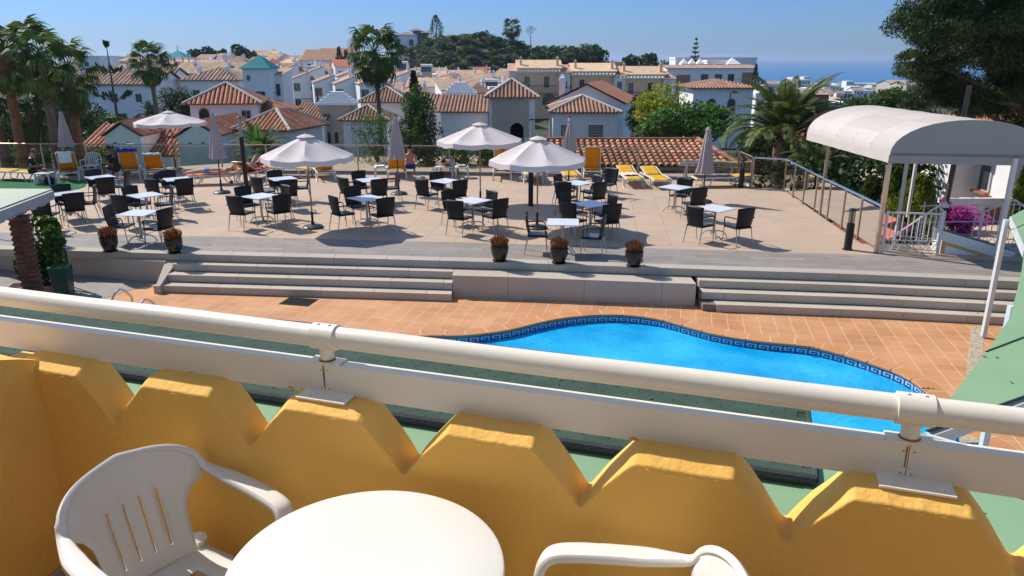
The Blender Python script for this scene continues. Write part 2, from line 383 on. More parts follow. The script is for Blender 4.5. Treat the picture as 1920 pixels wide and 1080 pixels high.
body = [(x, pl(EDGE,x)+.30) for x in xs] + [(12.6,17.2),(8.45,17.2),(9.15,25.15),(8.2,25.5),(8.3,27.4),(0,29.2),(-34,30.2)]
mb.prism(body, -3.5, -.02)
terrace = part('terrace', mb, m_terrj, kind='structure')
# big beige tiles
TA = R(-6.6); tu = Vector((math.cos(TA), math.sin(TA))); tv = Vector((-math.sin(TA), math.cos(TA)))
from mathutils.geometry import intersect_line_line_2d
def inside(p, poly):
    c = False; n = len(poly)
    for i in range(n):
        a, b = poly[i], poly[(i+1) % n]
        if (a[1] > p[1]) != (b[1] > p[1]) and p[0] < (b[0]-a[0])*(p[1]-a[1])/(b[1]-a[1]) + a[0]: c = not c
    return c
sz = .75; cells = []
for i in range(-34, 24):
    for j in range(-2, 24):
        c = Vector((0, 17.0)) + tu*((i+.5)*sz) + tv*((j+.5)*sz)
        if not inside((c.x, c.y), body) or c.y < pl(BACKW, c.x) - .42: continue
        px, py = proj((c.x, c.y, 0)); cells.append((c.length if -40 < px < 1960 else 900 + c.length, c))
cells.sort(key=lambda q: q[0])
one = MB().box(-sz/2+.003, -sz/2+.003, -.03, sz/2-.003, sz/2-.003, 0).mesh('floor_tile', m_terr)
rest = MB()
for k, (d_, c) in enumerate(cells):
    if k < 300 and d_ < 900:
        o = link('floor_tile', one, terrace, (c.x, c.y, random.uniform(-.0008,.0008))); o.rotation_euler = (0,0,TA)
    else: rest.cbox(c.x, c.y, -.015, sz-.006, sz-.006, .03, TA)
part('floor_tile_field', rest, m_terr, terrace, kind='stuff')
# wood look planks between the two curves
NR = 7
planks = []
for r_ in range(NR):
    x = -16 + (r_*.53) % 1.2
    while x < 12.4:
        x2 = min(12.5, x + 1.2)
        def e(xx, f): return pl(EDGE,xx) + .005 + (pl(BACKW,xx) - pl(EDGE,xx)) * f
        g_ = .004
        q = [(x+g_, e(x+g_, r_/NR)+g_, .006), (x2-g_, e(x2-g_, r_/NR)+g_, .006), (x2-g_, e(x2-g_, (r_+1)/NR)-g_, .006), (x+g_, e(x+g_, (r_+1)/NR)-g_, .006)]
        planks.append(q); x = x2
mb = MB(); mb.prism([(x, pl(EDGE,x)+.29) for x in xs] + [(x, pl(BACKW,x)+.01) for x in xs[::-1]], -.025, .002); part('plank_bed', mb, m_plankj, terrace)
for q in planks:
    part('plank', MB().extr(q[::-1], (0,0,-.008)), m_plank, terrace)
# edge stones, steps and front wall
def slabs(x0, x1, fy0, fy1, z0, z1, L, name, mt, parent, j=.0022, stag=0):
    x = x0 - stag
    while x < x1 - .01:
        a, b = max(x, x0)+j, min(x+L, x1)-j; x += L
        if b - a < .05: continue
        ys = [(a, fy0(a)), ((a+b)/2, fy0((a+b)/2)), (b, fy0(b)), (b, fy1(b)), ((a+b)/2, fy1((a+b)/2)), (a, fy1(a))]
        part(name, MB().prism(ys, z0, z1), mt, parent, bevel=.004, seg=1)
edge = lambda x: pl(EDGE, x)
m_edge = mat('grey_edge_stone', (.43,.38,.31), .8, .06, 1.5, isl=.03, dirt=.16, bump=.1, bscale=40, world=True)
slabs(-16, 12.5, lambda x: edge(x)-.02, lambda x: edge(x)+.30, -.155, .008, 1.2, 'edge_stone', m_edge, terrace)
WF = lambda x: edge(x) - .55 + .0*x
steps = part('pool_steps', MB().prism([(x, edge(x)+.02) for x in np.linspace(-7.7,12.5,30)] + [(x, edge(x)+.28) for x in np.linspace(12.5,-7.7,30)], -.66, -.35), m_stonej, kind='structure')
XL0, XL1, XR0, XR1 = -7.72, -1.28, 3.80, 11.6
RUN = .30
for k in (1,2,3):                      # three treads in front of the edge, both flights
    zt = -.163*k
    slabs(XL0+.05, XL1 if k < 3 else XL1, lambda x: edge(x) - RUN*k + .02, lambda x: edge(x) - RUN*(k-1) + .012 if k > 1 else edge(x)+.25, zt-.157, zt, 1.15, 'step_stone', m_stone, steps, stag=.35*k)
    slabs(XR0+(.12 if k < 3 else .35), XR1, lambda x: edge(x) - RUN*k + .02, lambda x: edge(x) - RUN*(k-1) + .012 if k > 1 else edge(x)+.25, zt-.157, zt, 1.15, 'step_stone', m_stone, steps, stag=.35*k)
# fill below the treads
for (a, b) in ((XL0, XL1), (XR0, XR1)):
    mb = MB(); X = np.linspace(a+.08, b-.03, 12)
    mb.prism([(x, edge(x)-RUN*3+.05) for x in X] + [(x, edge(x)-.4) for x in X[::-1]], -.66, -.505)
    mb.prism([(x, edge(x)-RUN*2+.05) for x in X] + [(x, edge(x)-.4) for x in X[::-1]], -.49, -.345); part('step_core', mb, m_stonej, steps)
# raised wall between the flights, with end cheek on the right flight and left cheek
slabs(XL1, XR0, lambda x: edge(x)-.56 - (.0 if x > 0 else 0), lambda x: edge(x)+.2, -.655, -.165, 1.6, 'front_wall_block', m_stone, steps, stag=.4)
part('cheek_block', MB().box(XL0-.12, edge(XL0)-.95, -.655, XL0+.05, edge(XL0)+.05, -.475, ), m_stone, steps)
part('cheek_block', MB().add([(XL0-.22,edge(XL0)-.02,-.655),(XL0+.04,edge(XL0)-.02,-.655),(XL0+.04,edge(XL0)-.98,-.655),(XL0-.05,edge(XL0)-.98,-.655),(XL0-.22,edge(XL0)-.02,-.16),(XL0+.04,edge(XL0)-.02,-.16),(XL0+.04,edge(XL0)-.98,-.47),(XL0-.05,edge(XL0)-.98,-.47)], [(0,1,2,3),(7,6,5,4),(0,4,5,1),(1,5,6,2),(2,6,7,3),(3,7,4,0)]), m_stone, steps)
# curved retaining wall at the left
LW = [(-16,17.75),(-12.5,17.55),(-10.5,17.2),(-9.8,16.9),(-9.05,16.65),(-7.9,16.45)]
mb = MB(); X = np.linspace(-16,-7.9,24)
rw = MB(); rw.prism([(x, pl(LW,x)-.02 if pl(LW,x)-.02 < edge(x)+.2 else edge(x)+.2) for x in X] + [(x, edge(x)+.29) for x in X[::-1]], -.66, -.15)
part('curved_retaining_wall', rw, m_stone, steps)

mb = MB(); mb.grid([[(x, y, -1.5-.05*(y-31)) for x in (-60,-40,-25,-13.6)] for y in (30.6,36,42,46)]); part('lawn', mb, mat('rough_lawn', (.045,.10,.018), .95, .45, 1.2, col2=(.09,.13,.03), world=True), kind='structure')
# ================================================================== POOL AND POOL DECK
ZD = -.65; ZW = -.80
m_terra = mat('terracotta_tile', (.52,.235,.095), .7, .08, 1.2, isl=.07, dirt=.2, col2=(.57,.285,.13), bump=.1, bscale=60, world=True)
m_grout = mat('pale_grout', (.58,.43,.31), .9, .1, 5)
m_coping = mat('coping_stone', (.56,.25,.105), .6, .07, 2, isl=.07, dirt=.12, bump=.08)
m_water = mat('pool_water', (.0,.31,.66), .06, .06, .9, spec=.3, col2=(.03,.47,.80), world=True)
nn = m_water.node_tree; wv = nn.nodes.new('ShaderNodeTexNoise'); wv.inputs['Scale'].default_value = 5; wv.inputs['Detail'].default_value = 3; wv.inputs['Distortion'].default_value = 1.5
gp = nn.nodes.new('ShaderNodeNewGeometry'); nn.links.new(gp.outputs['Position'], wv.inputs['Vector'])
bp = nn.nodes.new('ShaderNodeBump'); bp.inputs['Strength'].default_value = .35; bp.inputs['Distance'].default_value = .05; nn.links.new(wv.outputs['Fac'], bp.inputs['Height']); nn.links.new(bp.outputs[0], nn.nodes['Principled BSDF'].inputs['Normal'])
ctrl = [G(x,y,ZW) for x,y in ((790,644),(870,643),(951,633),(1012,618),(1067,608),(1146,603),(1225,610),(1298,629),(1347,642),(1420,654),(1506,663),(1573,678),(1634,697),(1688,718),(1728,744),(1748,772),(1756,806))]
ctrl = [Vector((p.x, p.y)) for p in ctrl] + [Vector((6.35,8.6)), Vector((5.2,7.2)), Vector((3,6.4)), Vector((0,6.3)), Vector((-3,7)), Vector((-6,8.2)), Vector((-8.2,10)), Vector((-8.4,12)), Vector((-7,12.95)), Vector((-5,12.7)), Vector((-3.2,12.6))]
def catmull(P, n=9):
    out = []; N = len(P)
    for i in range(N):
        p0, p1, p2, p3 = P[i-1], P[i], P[(i+1) % N], P[(i+2) % N]
        for k in range(n):
            t = k/n; out.append(.5*((2*p1) + (p2-p0)*t + (2*p0-5*p1+4*p2-p3)*t*t + (3*p1-p0-3*p2+p3)*t**3))
    return out
pool = catmull(ctrl); NP = len(pool)
def off(P, d):
    out = []
    for i, p in enumerate(P):
        t = (P[(i+1) % len(P)] - P[i-1]).normalized(); out.append(p + Vector((-t.y, t.x))*d)
    return out
ar = sum(pool[i].x*pool[(i+1)%NP].y - pool[(i+1)%NP].x*pool[i].y for i in range(NP))
sg = 1 if ar < 0 else -1
outer = off(pool, .30*sg); inner = off(pool, -.025*sg)
# ground sheet of the deck: a ring round the pool plus far field
DGA = R(-13.0); du = Vector((math.cos(DGA), math.sin(DGA))); dv = Vector((-math.sin(DGA), math.cos(DGA)))
mid = off(pool, .15*sg)
mb = MB(); vs_ = [(p.x, p.y, ZD-.0008) for p in mid]; cx, cy = 0, 10
far = [(cx + (p.x-cx)*1.0, p.y) for p in mid]
big = []
for p in mid:
    a = math.atan2(p.y-cy, p.x-cx); rr = 30; big.append((cx+rr*math.cos(a), cy+rr*math.sin(a)))
n = len(mid); mb.add(vs_ + [(q[0], q[1], ZD-.0008) for q in big], [(i, (i+1)%n, n+(i+1)%n, n+i) for i in range(n)])
deck = part('pool_deck', mb, m_grout, kind='structure')
cells = []; ts = .30
deckout = [(-8.9,16.9)] + [(x, min(edge(x)-.0, 17)) for x in np.linspace(-7.8, 12.5, 30)] + [(14,5),(-12,5),(-9.5,12)]
for i in range(-60, 60):
    for j in range(-45, 45):
        c = Vector((2, 13.5)) + du*((i+.5)*ts) + dv*((j+.5)*ts)
        if c.x < -8.6 - .45*(c.y-14.4) or c.x > 12.4 or c.y > edge(c.x) - .45 or c.y < 5: continue
        px, py = proj((c.x, c.y, ZD))
        if not (150 < px < 1990): continue
        if c.x < 6 and c.y < 10.5: continue
        if inside((c.x, c.y), [(p.x, p.y) for p in off(pool, .20*sg)]): continue
        yr = 540 + px*(800-540)/1920
        if c.y > edge(c.x) + .1: continue
        cells.append(((0 if py < yr + 10 or px > 1740 else 500) + c.length, c))
cells.sort(key=lambda q: q[0])
one = MB().box(-ts/2+.008, -ts/2+.008, -.02, ts/2-.008, ts/2-.008, 0).mesh('deck_tile', m_terra)
rest = MB()
for k, (d_, c) in enumerate(cells):
    if k < 300: o = link('deck_tile', one, deck, (c.x, c.y, ZD + random.uniform(0,.0006))); o.rotation_euler = (0, 0, DGA)
    else: rest.cbox(c.x, c.y, ZD-.01, ts-.016, ts-.016, .02, DGA)
part('deck_tile_field', rest, m_terra, deck, kind='stuff')
# pale drain strip at the right and a metal grate
p1, p2 = G(1833,612,ZD), G(1855,668,ZD); p3 = G(1838,830,ZD)
mb = MB(); a_ = Vector((p1.x, p1.y)); b_ = Vector((p3.x-.15, p3.y)); n_ = Vector((.13, 0))
mb.extr([(a_.x-.13,a_.y,ZD+.004),(a_.x+.13,a_.y,ZD+.004),(b_.x+.13,b_.y,ZD+.004),(b_.x-.13,b_.y,ZD+.004)][::-1], (0,0,-.01))
part('pebble_channel', mb, mat('pebble_concrete', (.42,.34,.25), .9, .35, 14, bump=.5, bscale=30), deck)
gr = thing('drain_grate', 'dark square metal drain cover in the terracotta deck by the left steps', 'drain cover', G(560,566,ZD), DGA)
part('grate_frame', MB().box(-.34,-.24,-.005,.34,.24,.006), mat('rusty_dark_metal', (.055,.03,.022), .8, .3, 14), gr)
for k in range(9): part('grate_bar', MB().box(-.32,-.215+k*.05,.006,.32,-.19+k*.05,.014), m_iron, gr)
# pool: basin, water, coping, border tiles
pool_o = thing('swimming_pool', 'kidney shaped blue swimming pool with terracotta coping and Greek key border', 'swimming pool', (0,0,0))
mb = MB(); n = NP
mb.add([(p.x,p.y,ZW) for p in inner], [tuple(range(n)) if ar > 0 else tuple(range(n))[::-1]]); part('water', mb, m_water, pool_o)
mb = MB(); mb.add([(p.x,p.y,ZD-.005) for p in pool]+[(p.x,p.y,-2.3) for p in pool], [(i,(i+1)%n,n+(i+1)%n,n+i) for i in range(n)]+[tuple(range(n,2*n))])
part('basin', mb, mat('pool_basin', (.25,.55,.75), .5, .05), pool_o)
# arc-length walk
cum = [0]
for i in range(n): cum.append(cum[-1] + (pool[(i+1)%n]-pool[i]).length)
def at_arc(s_, P=pool):
    s_ %= cum[-1]; i = int(np.searchsorted(cum, s_, side='right'))-1; i = min(i, n-1); f = (s_-cum[i])/(cum[i+1]-cum[i])
    return P[i].lerp(P[(i+1)%n], f)
NC = int(cum[-1]/.42)
ring = MB(); ring.add([(p.x,p.y,ZD+.009) for p in off(pool,.012*sg)]+[(p.x,p.y,ZD+.009) for p in off(pool,.30*sg)], [(i,(i+1)%n,n+(i+1)%n,n+i) for i in range(n)]); part('coping_grout', ring, m_grout, pool_o)
for k in range(NC):
    s0, s1 = (k+.015)*cum[-1]/NC, (k+.985)*cum[-1]/NC; S = [s0, (s0+s1)/2, s1]
    top = [at_arc(s_, inner) for s_ in S] + [at_arc(s_, outer) for s_ in S[::-1]]
    mid_ = sum(top, Vector((0,0)))/6
    if mid_.y < 8.2 and mid_.x < 5: continue
    part('coping_stone', MB().prism([(p.x,p.y) for p in top], ZD-.035, ZD+.012), m_coping, pool_o, bevel=.008, seg=1)
m_keyb = mat('pale_blue_mosaic', (.30,.55,.75), .25, .08, 20, spec=.5); m_key = mat('navy_mosaic', (.012,.03,.17), .25, .1, 20, spec=.5)
U = .215; NU = int(cum[-1]/U); Hb = .105
key = [(0,.0,1,.12),(0,.12,.13,1),(.13,.86,.80,1),(.67,.36,.80,.86),(.36,.36,.67,.5),(.36,.5,.49,.66)]
ub = MB(); ub.box(-U/2+.001,-.004,0,U/2-.001,0,Hb,0)
for (a,b,c,d_) in key: ub.box(-U/2+a*U*.97+.004,-.0065,Hb*(1-d_)*1.0+.0,-U/2+c*U*.97+.004,-.0041,Hb*(1-b),1)
ume = ub.mesh('border_tile', [m_keyb, m_key])
for k in range(NU):
    a, b = at_arc(k*cum[-1]/NU), at_arc((k+1)*cum[-1]/NU); c = (a+b)/2; t = b-a
    if c.y < 9 and c.x < 5: continue
    o = link('border_tile', ume, pool_o, (c.x, c.y, ZW+.002)); ang = math.atan2(t.y, t.x)
    if sg < 0: ang += 0
    nrm = Vector((-t.y, t.x)).normalized()*(-sg)      # towards the water
    o.rotation_euler = (0,0, math.atan2(nrm.y, nrm.x) + math.pi/2); o.location = (c.x + nrm.x*.003, c.y + nrm.y*.003, ZW+.002)
for (x,y) in ((912,626),(1160,591),(1515,650),(1738,728)):
    p = G(x,y,ZD+.013); part('depth_mark', MB().cbox(p.x-.05,p.y,ZD+.0135,.05,.035,.002,0).cbox(p.x+.02,p.y,ZD+.0135,.06,.035,.002,.2).cbox(p.x+.09,p.y-.01,ZD+.0135,.03,.03,.002,0), m_iron, pool_o)
# ladder
m_chrome = mat('polished_steel', (.62,.62,.63), .18, .05, 5, metal=1)
m_steel = mat('brushed_steel', (.50,.48,.45), .35, .08, 6, metal=.9)
ld = thing('pool_ladder', 'polished steel pool ladder handrails behind the left of the balcony rail', 'pool ladder', (0,0,0))
for (x,y) in ((224,545),(272,564)):
    p = G(x,y,.08); a = R(250); dx, dy = math.cos(a), math.sin(a)
    pts = [(p.x - dx*.25, p.y - dy*.25, ZD)] + [(p.x + dx*(-.25+.5*q/8)*1, p.y + dy*(-.25+.5*q/8), -.12 + .22*math.sin(math.pi*q/8)) for q in range(9)] + [(p.x+dx*.25, p.y+dy*.25, -1.3)]
    part('handrail', MB().tube(pts, .02, 8), m_chrome, ld, smooth=True)
# path at the far left: grey ramp and little terracotta patch
m_path = mat('grey_path_paving', (.30,.275,.25), .85, .12, 2, dirt=.2, bump=.15, bscale=40, world=True)
mb = MB(); A_ = [G(215,533,ZD), G(140,556,ZD), G(60,600,ZD)]
mb.prism([(-7.9,16.6),(-9.3,16.9),(-10.6,17.5),(-16.5,18.2),(-16.5,15.4),(-12.8,15.6),(-11.2,15.0),(-10.2,13.6),(-9.0,14.7),(-8.4,16.0)], ZD-.1, ZD+.006)
path = part('garden_path', mb, m_path, kind='structure')
mb = MB(); mb.add([(-10.9,17.2,ZD+.01),(-17,17.9,-.2),(-17,16.0,-.2),(-11.3,15.6,ZD+.01)], [(0,1,2,3)]); part('ramp', mb, m_path, path)
# fake turf mat on the terrace
m_turf = mat('artificial_turf', (.018,.13,.035), .95, .22, 6, bump=.6, bscale=150, world=True)
poly = [G(-260,332,0), G(163,338,0), G(160,350,0), G(125,362,0), G(93,372,0), G(-260,372,0)]
part('artificial_turf', MB().prism([(p.x,p.y) for p in poly], .001, .016), m_turf, kind='structure')
# ================================================================== ARCHED CANOPY, GATES, STAIR AT THE RIGHT
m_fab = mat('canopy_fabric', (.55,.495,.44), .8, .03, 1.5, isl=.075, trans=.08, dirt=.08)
m_fabg = mat('canopy_end_shaded_fabric', (.36,.345,.31), .85, .03, 1.5)  # darker than the top: shade on the camera-facing end put into the colour
cn = thing('arched_canopy', 'off-white barrel arched fabric canopy on white posts over the right entrance', 'canopy', (0,0,0))
XA, XB, YF, YB, ZE, ZT = 8.28, 11.45, 16.5, 21.3, 2.24, 3.02
YFr = 16.05
def arc(f, r_=0): a = math.pi*f; return XA + (XB-XA)*(1-math.cos(a))/2, ZE + (ZT-ZE)*math.sin(a)**.9
def yfront(x): return YF + (YFr-YF)*(x-XA)/(XB-XA)
NB, NA = 5, 6
for i in range(NB):
    for j in range(NA):
        rows = []
        for a in np.linspace(i/NB, (i+1)/NB, 3):
            row = []
            for f in np.linspace(j/NA, (j+1)/NA, 5):
                x, z = arc(f); y = yfront(x) + (YB-yfront(x))*a; row.append((x, y, z - .01*math.sin(a*NB*math.pi)**2))
            rows.append(row)
        part('fabric_panel', MB().grid(rows), m_fab, cn, smooth=True)
for i in range(NB+1):
    a = i/NB; part('fabric_seam', MB().tube([(arc(f)[0], yfront(arc(f)[0]) + (YB-yfront(arc(f)[0]))*a, arc(f)[1]-.004) for f in np.linspace(0,1,19)], .007, 6), m_fab, cn, smooth=True)
rows = []
for k in range(19):
    x, z = arc(k/18); rows.append([(x, yfront(x)+.004, z), (x, yfront(x)+.004, ZE-.02)])
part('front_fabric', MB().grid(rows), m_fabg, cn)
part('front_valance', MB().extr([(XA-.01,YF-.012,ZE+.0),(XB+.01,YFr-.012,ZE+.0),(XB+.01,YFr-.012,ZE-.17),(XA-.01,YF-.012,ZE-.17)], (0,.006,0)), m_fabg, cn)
part('valance_band', MB().tube([(XA,YF-.016,ZE+.02),(XB,YFr-.016,ZE+.02)], .016, 6), mat('grey_hem', (.25,.25,.25), .8, .05), cn)
mb = MB(); mb.grid([[(XA-.012-.012*math.sin(y*7), y, z) for y in np.linspace(YF-.02,YB,24)] for z in (ZE+.03, ZE-.07, ZE-.16)]); part('side_valance', mb, m_fab, cn, smooth=True)
mb = MB(); mb.grid([[(XB+.012, y, z) for y in np.linspace(YFr,YB,14)] for z in (ZE+.03, ZE-.16)]); part('side_valance', mb, m_fab, cn)
m_wpost = mat('white_painted_steel', (.66,.64,.62), .4, .05, 4, dirt=.12)
m_rpost = mat('reflective_steel_post', (.5,.42,.34), .22, .15, 3, metal=.8)
for (x,y,mt,s_) in ((8.38,16.66,m_rpost,.085),(8.76,20.9,m_post,.075),(9.95,18.9,m_wpost,.07),(10.80,16.12,m_wpost,.085),(11.2,20.8,m_wpost,.07)):
    part('post', MB().cbox(x,y,(ZE+0)/2-.02,s_,s_,ZE+.02), mt, cn)
# railings: bars with a crossed lower band
def railing(label, cat, P0, P1, z0, h, n, top=None, slope=0, name='railing', r=.011, band=.32, tops=None):
    t = thing(name, label, cat, (0,0,0)); P0 = Vector(P0); P1 = Vector(P1); L_ = (P1-P0).length; d_ = (P1-P0).normalized()
    def Z(f): return z0 + slope*f
    def T(f): return (h if tops is None else float(np.interp(f, [q[0] for q in tops], [q[1] for q in tops])))
    F = np.linspace(0,1,15)
    part('top_rail', MB().tube([P0.lerp(P1,f)+Vector((0,0,Z(f)+T(f))) for f in F], .022, 6), m_wpost, t)
    for b in (.05, band): part('lower_rail', MB().tube([P0+Vector((0,0,Z(0)+b)), P1+Vector((0,0,Z(1)+b))], .014, 6), m_wpost, t)
    for k in range(n+1):
        f = k/n; p = P0.lerp(P1,f); part('bar', MB().tube([p+Vector((0,0,Z(f)+band)), p+Vector((0,0,Z(f)+T(f)))], r, 5), m_wpost, t)
    m = int(L_/.14)
    for k in range(m):
        for (u,v) in ((0,2),(2,0)):
            f0, f1 = (k+u*.5)/m, (k+v*.5)/m; 
            if max(f0,f1) > 1.001: continue
            part('cross_bar', MB().tube([P0.lerp(P1,f0)+Vector((0,0,Z(f0)+.05)), P0.lerp(P1,f1)+Vector((0,0,Z(f1)+band))], .007, 4), m_wpost, t)
    for f in (0,1): p = P0.lerp(P1,f); part('post', MB().cbox(p.x,p.y,Z(f)+(T(f)+.04)/2,.05,.05,T(f)+.04), m_wpost, t)
    return t
railing('white iron railing with crossed lower band beside the reflective steel post', 'railing', (8.48,16.6,0), (9.62,16.42,0), 0, .95, 10)
railing('white iron gate with a rising top rail folded behind the front railing', 'gate', (8.9,16.95,0), (9.70,16.5,0), .02, .95, 11, tops=[(0,.35),(.2,.5),(.75,1.0),(.85,1.08),(1,.95)], name='iron_gate')
g1, g2 = G(1838,455,0), G(1925,500,0)
railing('white iron gate with a peaked top by the right canopy post', 'gate', (10.95,17.1,0), (11.75,16.25,0), .0, .95, 10, tops=[(0,.85),(.45,1.22),(.5,1.22),(1,.85)], name='iron_gate')
railing('white iron railing at the right edge behind the green roof', 'railing', (11.8,16.2,0), (12.9,15.0,0), .0, .95, 12)
# sloping stair wall with yellow border and blue-grey cap
sw = thing('stair_wall', 'low white stair wall with yellow border and blue-grey sloping cap', 'wall', (0,0,0))
w0, w1 = Vector((9.78,16.55,0)), Vector((11.3,16.3,0))
prof_ = [(0,-.3),(1,-.3),(1,.02),(0,.46)]
pf = lambda f, z: w0.lerp(w1,f) + Vector((0,0,z))
part('wall_face', MB().extr([pf(*q) for q in prof_], (.05,.45,0)), m_white, sw)
part('yellow_border', MB().extr([pf(.0,.31)+Vector((0,-.006,0)),pf(1,-.13)+Vector((0,-.006,0)),pf(1,-.2)+Vector((0,-.006,0)),pf(.06,.21)+Vector((0,-.006,0)),pf(.06,-.02)+Vector((0,-.006,0)),pf(0,-.02)+Vector((0,-.006,0))][::-1], (0,.004,0)), mat('yellow_border_paint', (.62,.42,.14), .8, .05), sw)
part('wall_cap', MB().extr([pf(-.02,.462),pf(1.02,.022),pf(1.02,.10),pf(-.02,.54)][::-1], (.05,.5,0)), m_white, sw)
part('cap_slab', MB().extr([pf(-.02,.541),pf(1.02,.101),pf(1.02,.112),pf(-.02,.552)][::-1], (.05,.5,0)), mat('blue_grey_slab', (.13,.17,.20), .6, .1, 4), sw)
t = thing('wall_lantern', 'small white lantern standing on the stair wall before the bougainvillea', 'lantern', w0.lerp(w1,.08)+Vector((.1,.5,.52)))
part('stem', MB().lathe([(.09,0),(.08,.03),(.03,.08),(.025,.2),(.05,.24)], 12), m_wpost, t, smooth=True); part('lamp_glass', MB().lathe([(.05,.24),(.085,.46),(.09,.47)], 6), m_glr, t); part('lamp_top', MB().lathe([(.10,.47),(.06,.55),(.02,.58),(.001,.62)], 6), m_wpost, t)
part('stair_paving', MB().prism([(9.75,17.3),(13.5,16.9),(13.5,19.0),(9.75,19.0)], -.9, -.35), m_path, kind='structure')
hr2 = thing('stair_handrail', 'thin steel handrails in front of the bougainvillea', 'handrail', (0,0,0))
for z in (.95,.55): part('handrail', MB().tube([(9.9,17.9,z-.1),(12.2,17.3,z+.05)], .014, 6), m_wpost, hr2)
for x in (10.0,11.1,12.1): part('post', MB().tube([(x,17.9-(x-9.9)*.26,-.4),(x,17.9-(x-9.9)*.26,.95)], .014, 6), m_wpost, hr2)
# white house behind the entrance
def zz(y, Y): return D(960, y, Y).z
hb = thing('white_house', 'bright white house with a deep window seen beneath the arched canopy', 'house', (0,0,0))
YH = 25.0; X = lambda x, y, Y=YH: D(x,y,Y).x
zt_ = zz(262,YH)
part('wall', MB().box(X(1780,350),YH,-3,X(1835,350),YH+1.4,zt_), m_white, hb); part('wall', MB().box(X(1722,350)+1.2,YH+1.41,-3,X(1835,350)+3,YH+5,zt_+.3), m_white, hb)
xb_ = X(1892,350,23.2); part('wall', MB().box(xb_,23.2,-3,xb_+6,26.6,zt_-.05), m_white, hb)
part('roof', MB().box(X(1775,350),YH-.4,zt_+.02,xb_+7,YH+6,zt_+.4), m_tilered, hb)
wf = part('window', MB().box(xb_-.05,24.1,zz(362,24),xb_-.003,24.75,zz(312,24)), m_frame, hb); part('pane', MB().box(xb_-.06,24.18,zz(359,24),xb_-.052,24.66,zz(314,24)), m_pane, wf); part('sill', MB().box(xb_-.22,24.0,zz(366,24),xb_-.064,24.8,zz(362.5,24)), m_tilered, wf)
part('garden_wall', MB().box(X(1760,400,23),23.0,-3,X(2050,400,23),23.19,zz(372,23)), m_white, hb); part('doorway', MB().box(X(1845,400,23),22.95,-2,X(2050,400,23),22.995,zz(390,23)), m_brownpanel, hb)
t = thing('street_lamp', 'brown lamp column between the canopy posts in front of the white house', 'lamp post', (D(1768,400,20.2).x,20.2,-1)); part('pole', MB().tube([(0,0,0),(.12,0,4.6)], .07, 8), mat('brown_lamp_pole', (.10,.075,.06), .6, .1), t)
# bougainvillea, thuja bushes, low red roof below
t = thing('bougainvillea', 'magenta bougainvillea spilling over the wall below the canopy', 'flowering bush', (0,0,0)); c = D(1806,402,21.7)
C = np.concatenate([blob(3600, (c.x,c.y,c.z), (.92,.5,.42), seed=5, lump=12, lumpr=.42), blob(420,(c.x-.5,c.y,c.z+.25),(.22,.3,.26),seed=6,lump=5), blob(500,(c.x-.05,c.y-.1,c.z-.42),(.5,.3,.22),seed=8,lump=7)])
link('blossoms', leaf_mesh('blossoms', C, .036, [m_bloom,m_leafdark], .7, seed=3, midx=(rng.random(len(C))<.16).astype(int)), t); part('stems', MB().tube([(c.x,c.y,-.5),(c.x-.1,c.y,c.z)], .04, 6), m_bark, t)
def thuja(label, x, ybot, ytop, Y, wpx, seed, mt, zb=-2.2):
    c = D(x, ybot, Y); zt_ = D(x, ytop, Y).z; return cypress(label, (c.x, Y, zb), zt_-zb, wpx/FPX*Y*1.0, seed, 2600, 'thuja bushes behind the right fence', mt, 'thuja_bush')
m_thuja2 = leafmat('dark_thuja_leaf', (.055,.11,.02), (.08,.14,.02))
thuja('yellow-green thuja bush nearest the bougainvillea', 1708, 430, 335, 21.5, 118, 1, m_thuja, -1.5)
thuja('bright green thuja bush in the middle below the canopy', 1668, 430, 322, 22.5, 60, 2, m_thuja2, -1.5)
thuja('dark green thuja bush left of the bright one below the canopy', 1625, 420, 338, 23.5, 70, 3, m_thuja2, -1.5)
thuja('taller green thuja behind the others against the white house', 1695, 380, 290, 24, 75, 4, m_leafdark, -1.5)
thuja('small yellow thuja at the right edge beside the canopy post', 1915, 380, 310, 22, 40, 5, m_thuja, -1.5)
bush('tall_shrub', 'dark shadowed shrub mass behind the arched canopy posts', 'shrub', (D(1600,340,26).x,26,-3), 6.5, 3, 5.2, m_leafdark, 3800, .11, seed=12, lump=14)
bush('tall_shrub', 'dark evergreen shrub under the near end of the arched canopy', 'shrub', (D(1645,340,25).x+.3,24.8,-3), 3.2, 2, 4.9, m_leafdark, 2200, .10, seed=14, lump=12)
for q_,(x_,y_,w_,h_) in enumerate(((10.4,24.2,2.6,3.6),(10.2,21.8,2.2,3.0),(10.9,26.6,4.0,4.2),(9.9,19.7,1.6,2.3),(12.6,22.0,3.2,3.4))):
    bush('dark_shrub', 'dark leafy shrub outside the right glass fence, '+('second from the corner','beside the middle posts','largest one behind the corner','nearest the steel post','further out under the canopy')[q_], 'shrub', (x_,y_,-3.2), w_, w_, h_, m_leafdark if q_ % 2 == 0 else m_leafmid, 1700, .08, seed=60+q_, lump=12)
lr = thing('low_white_house', 'small white outbuilding with red tiles glimpsed through the glass fence', 'house', (0,0,0))
a1 = D(1570,440,21.5); part('wall', MB().box(9.5,19.2,-2.5,11.6,21.5,-.55), m_white, lr)
part('roof', MB().extr([(9.4,19.0,-.52),(9.4,21.6,-.5),(10.5,21.6,.02),(10.5,19.0,.02)], (0,0,.07)).extr([(11.7,19.0,-.52),(11.7,21.6,-.5),(10.5,21.6,.02),(10.5,19.0,.02)][::-1], (0,0,.07)), m_tilered, lr)

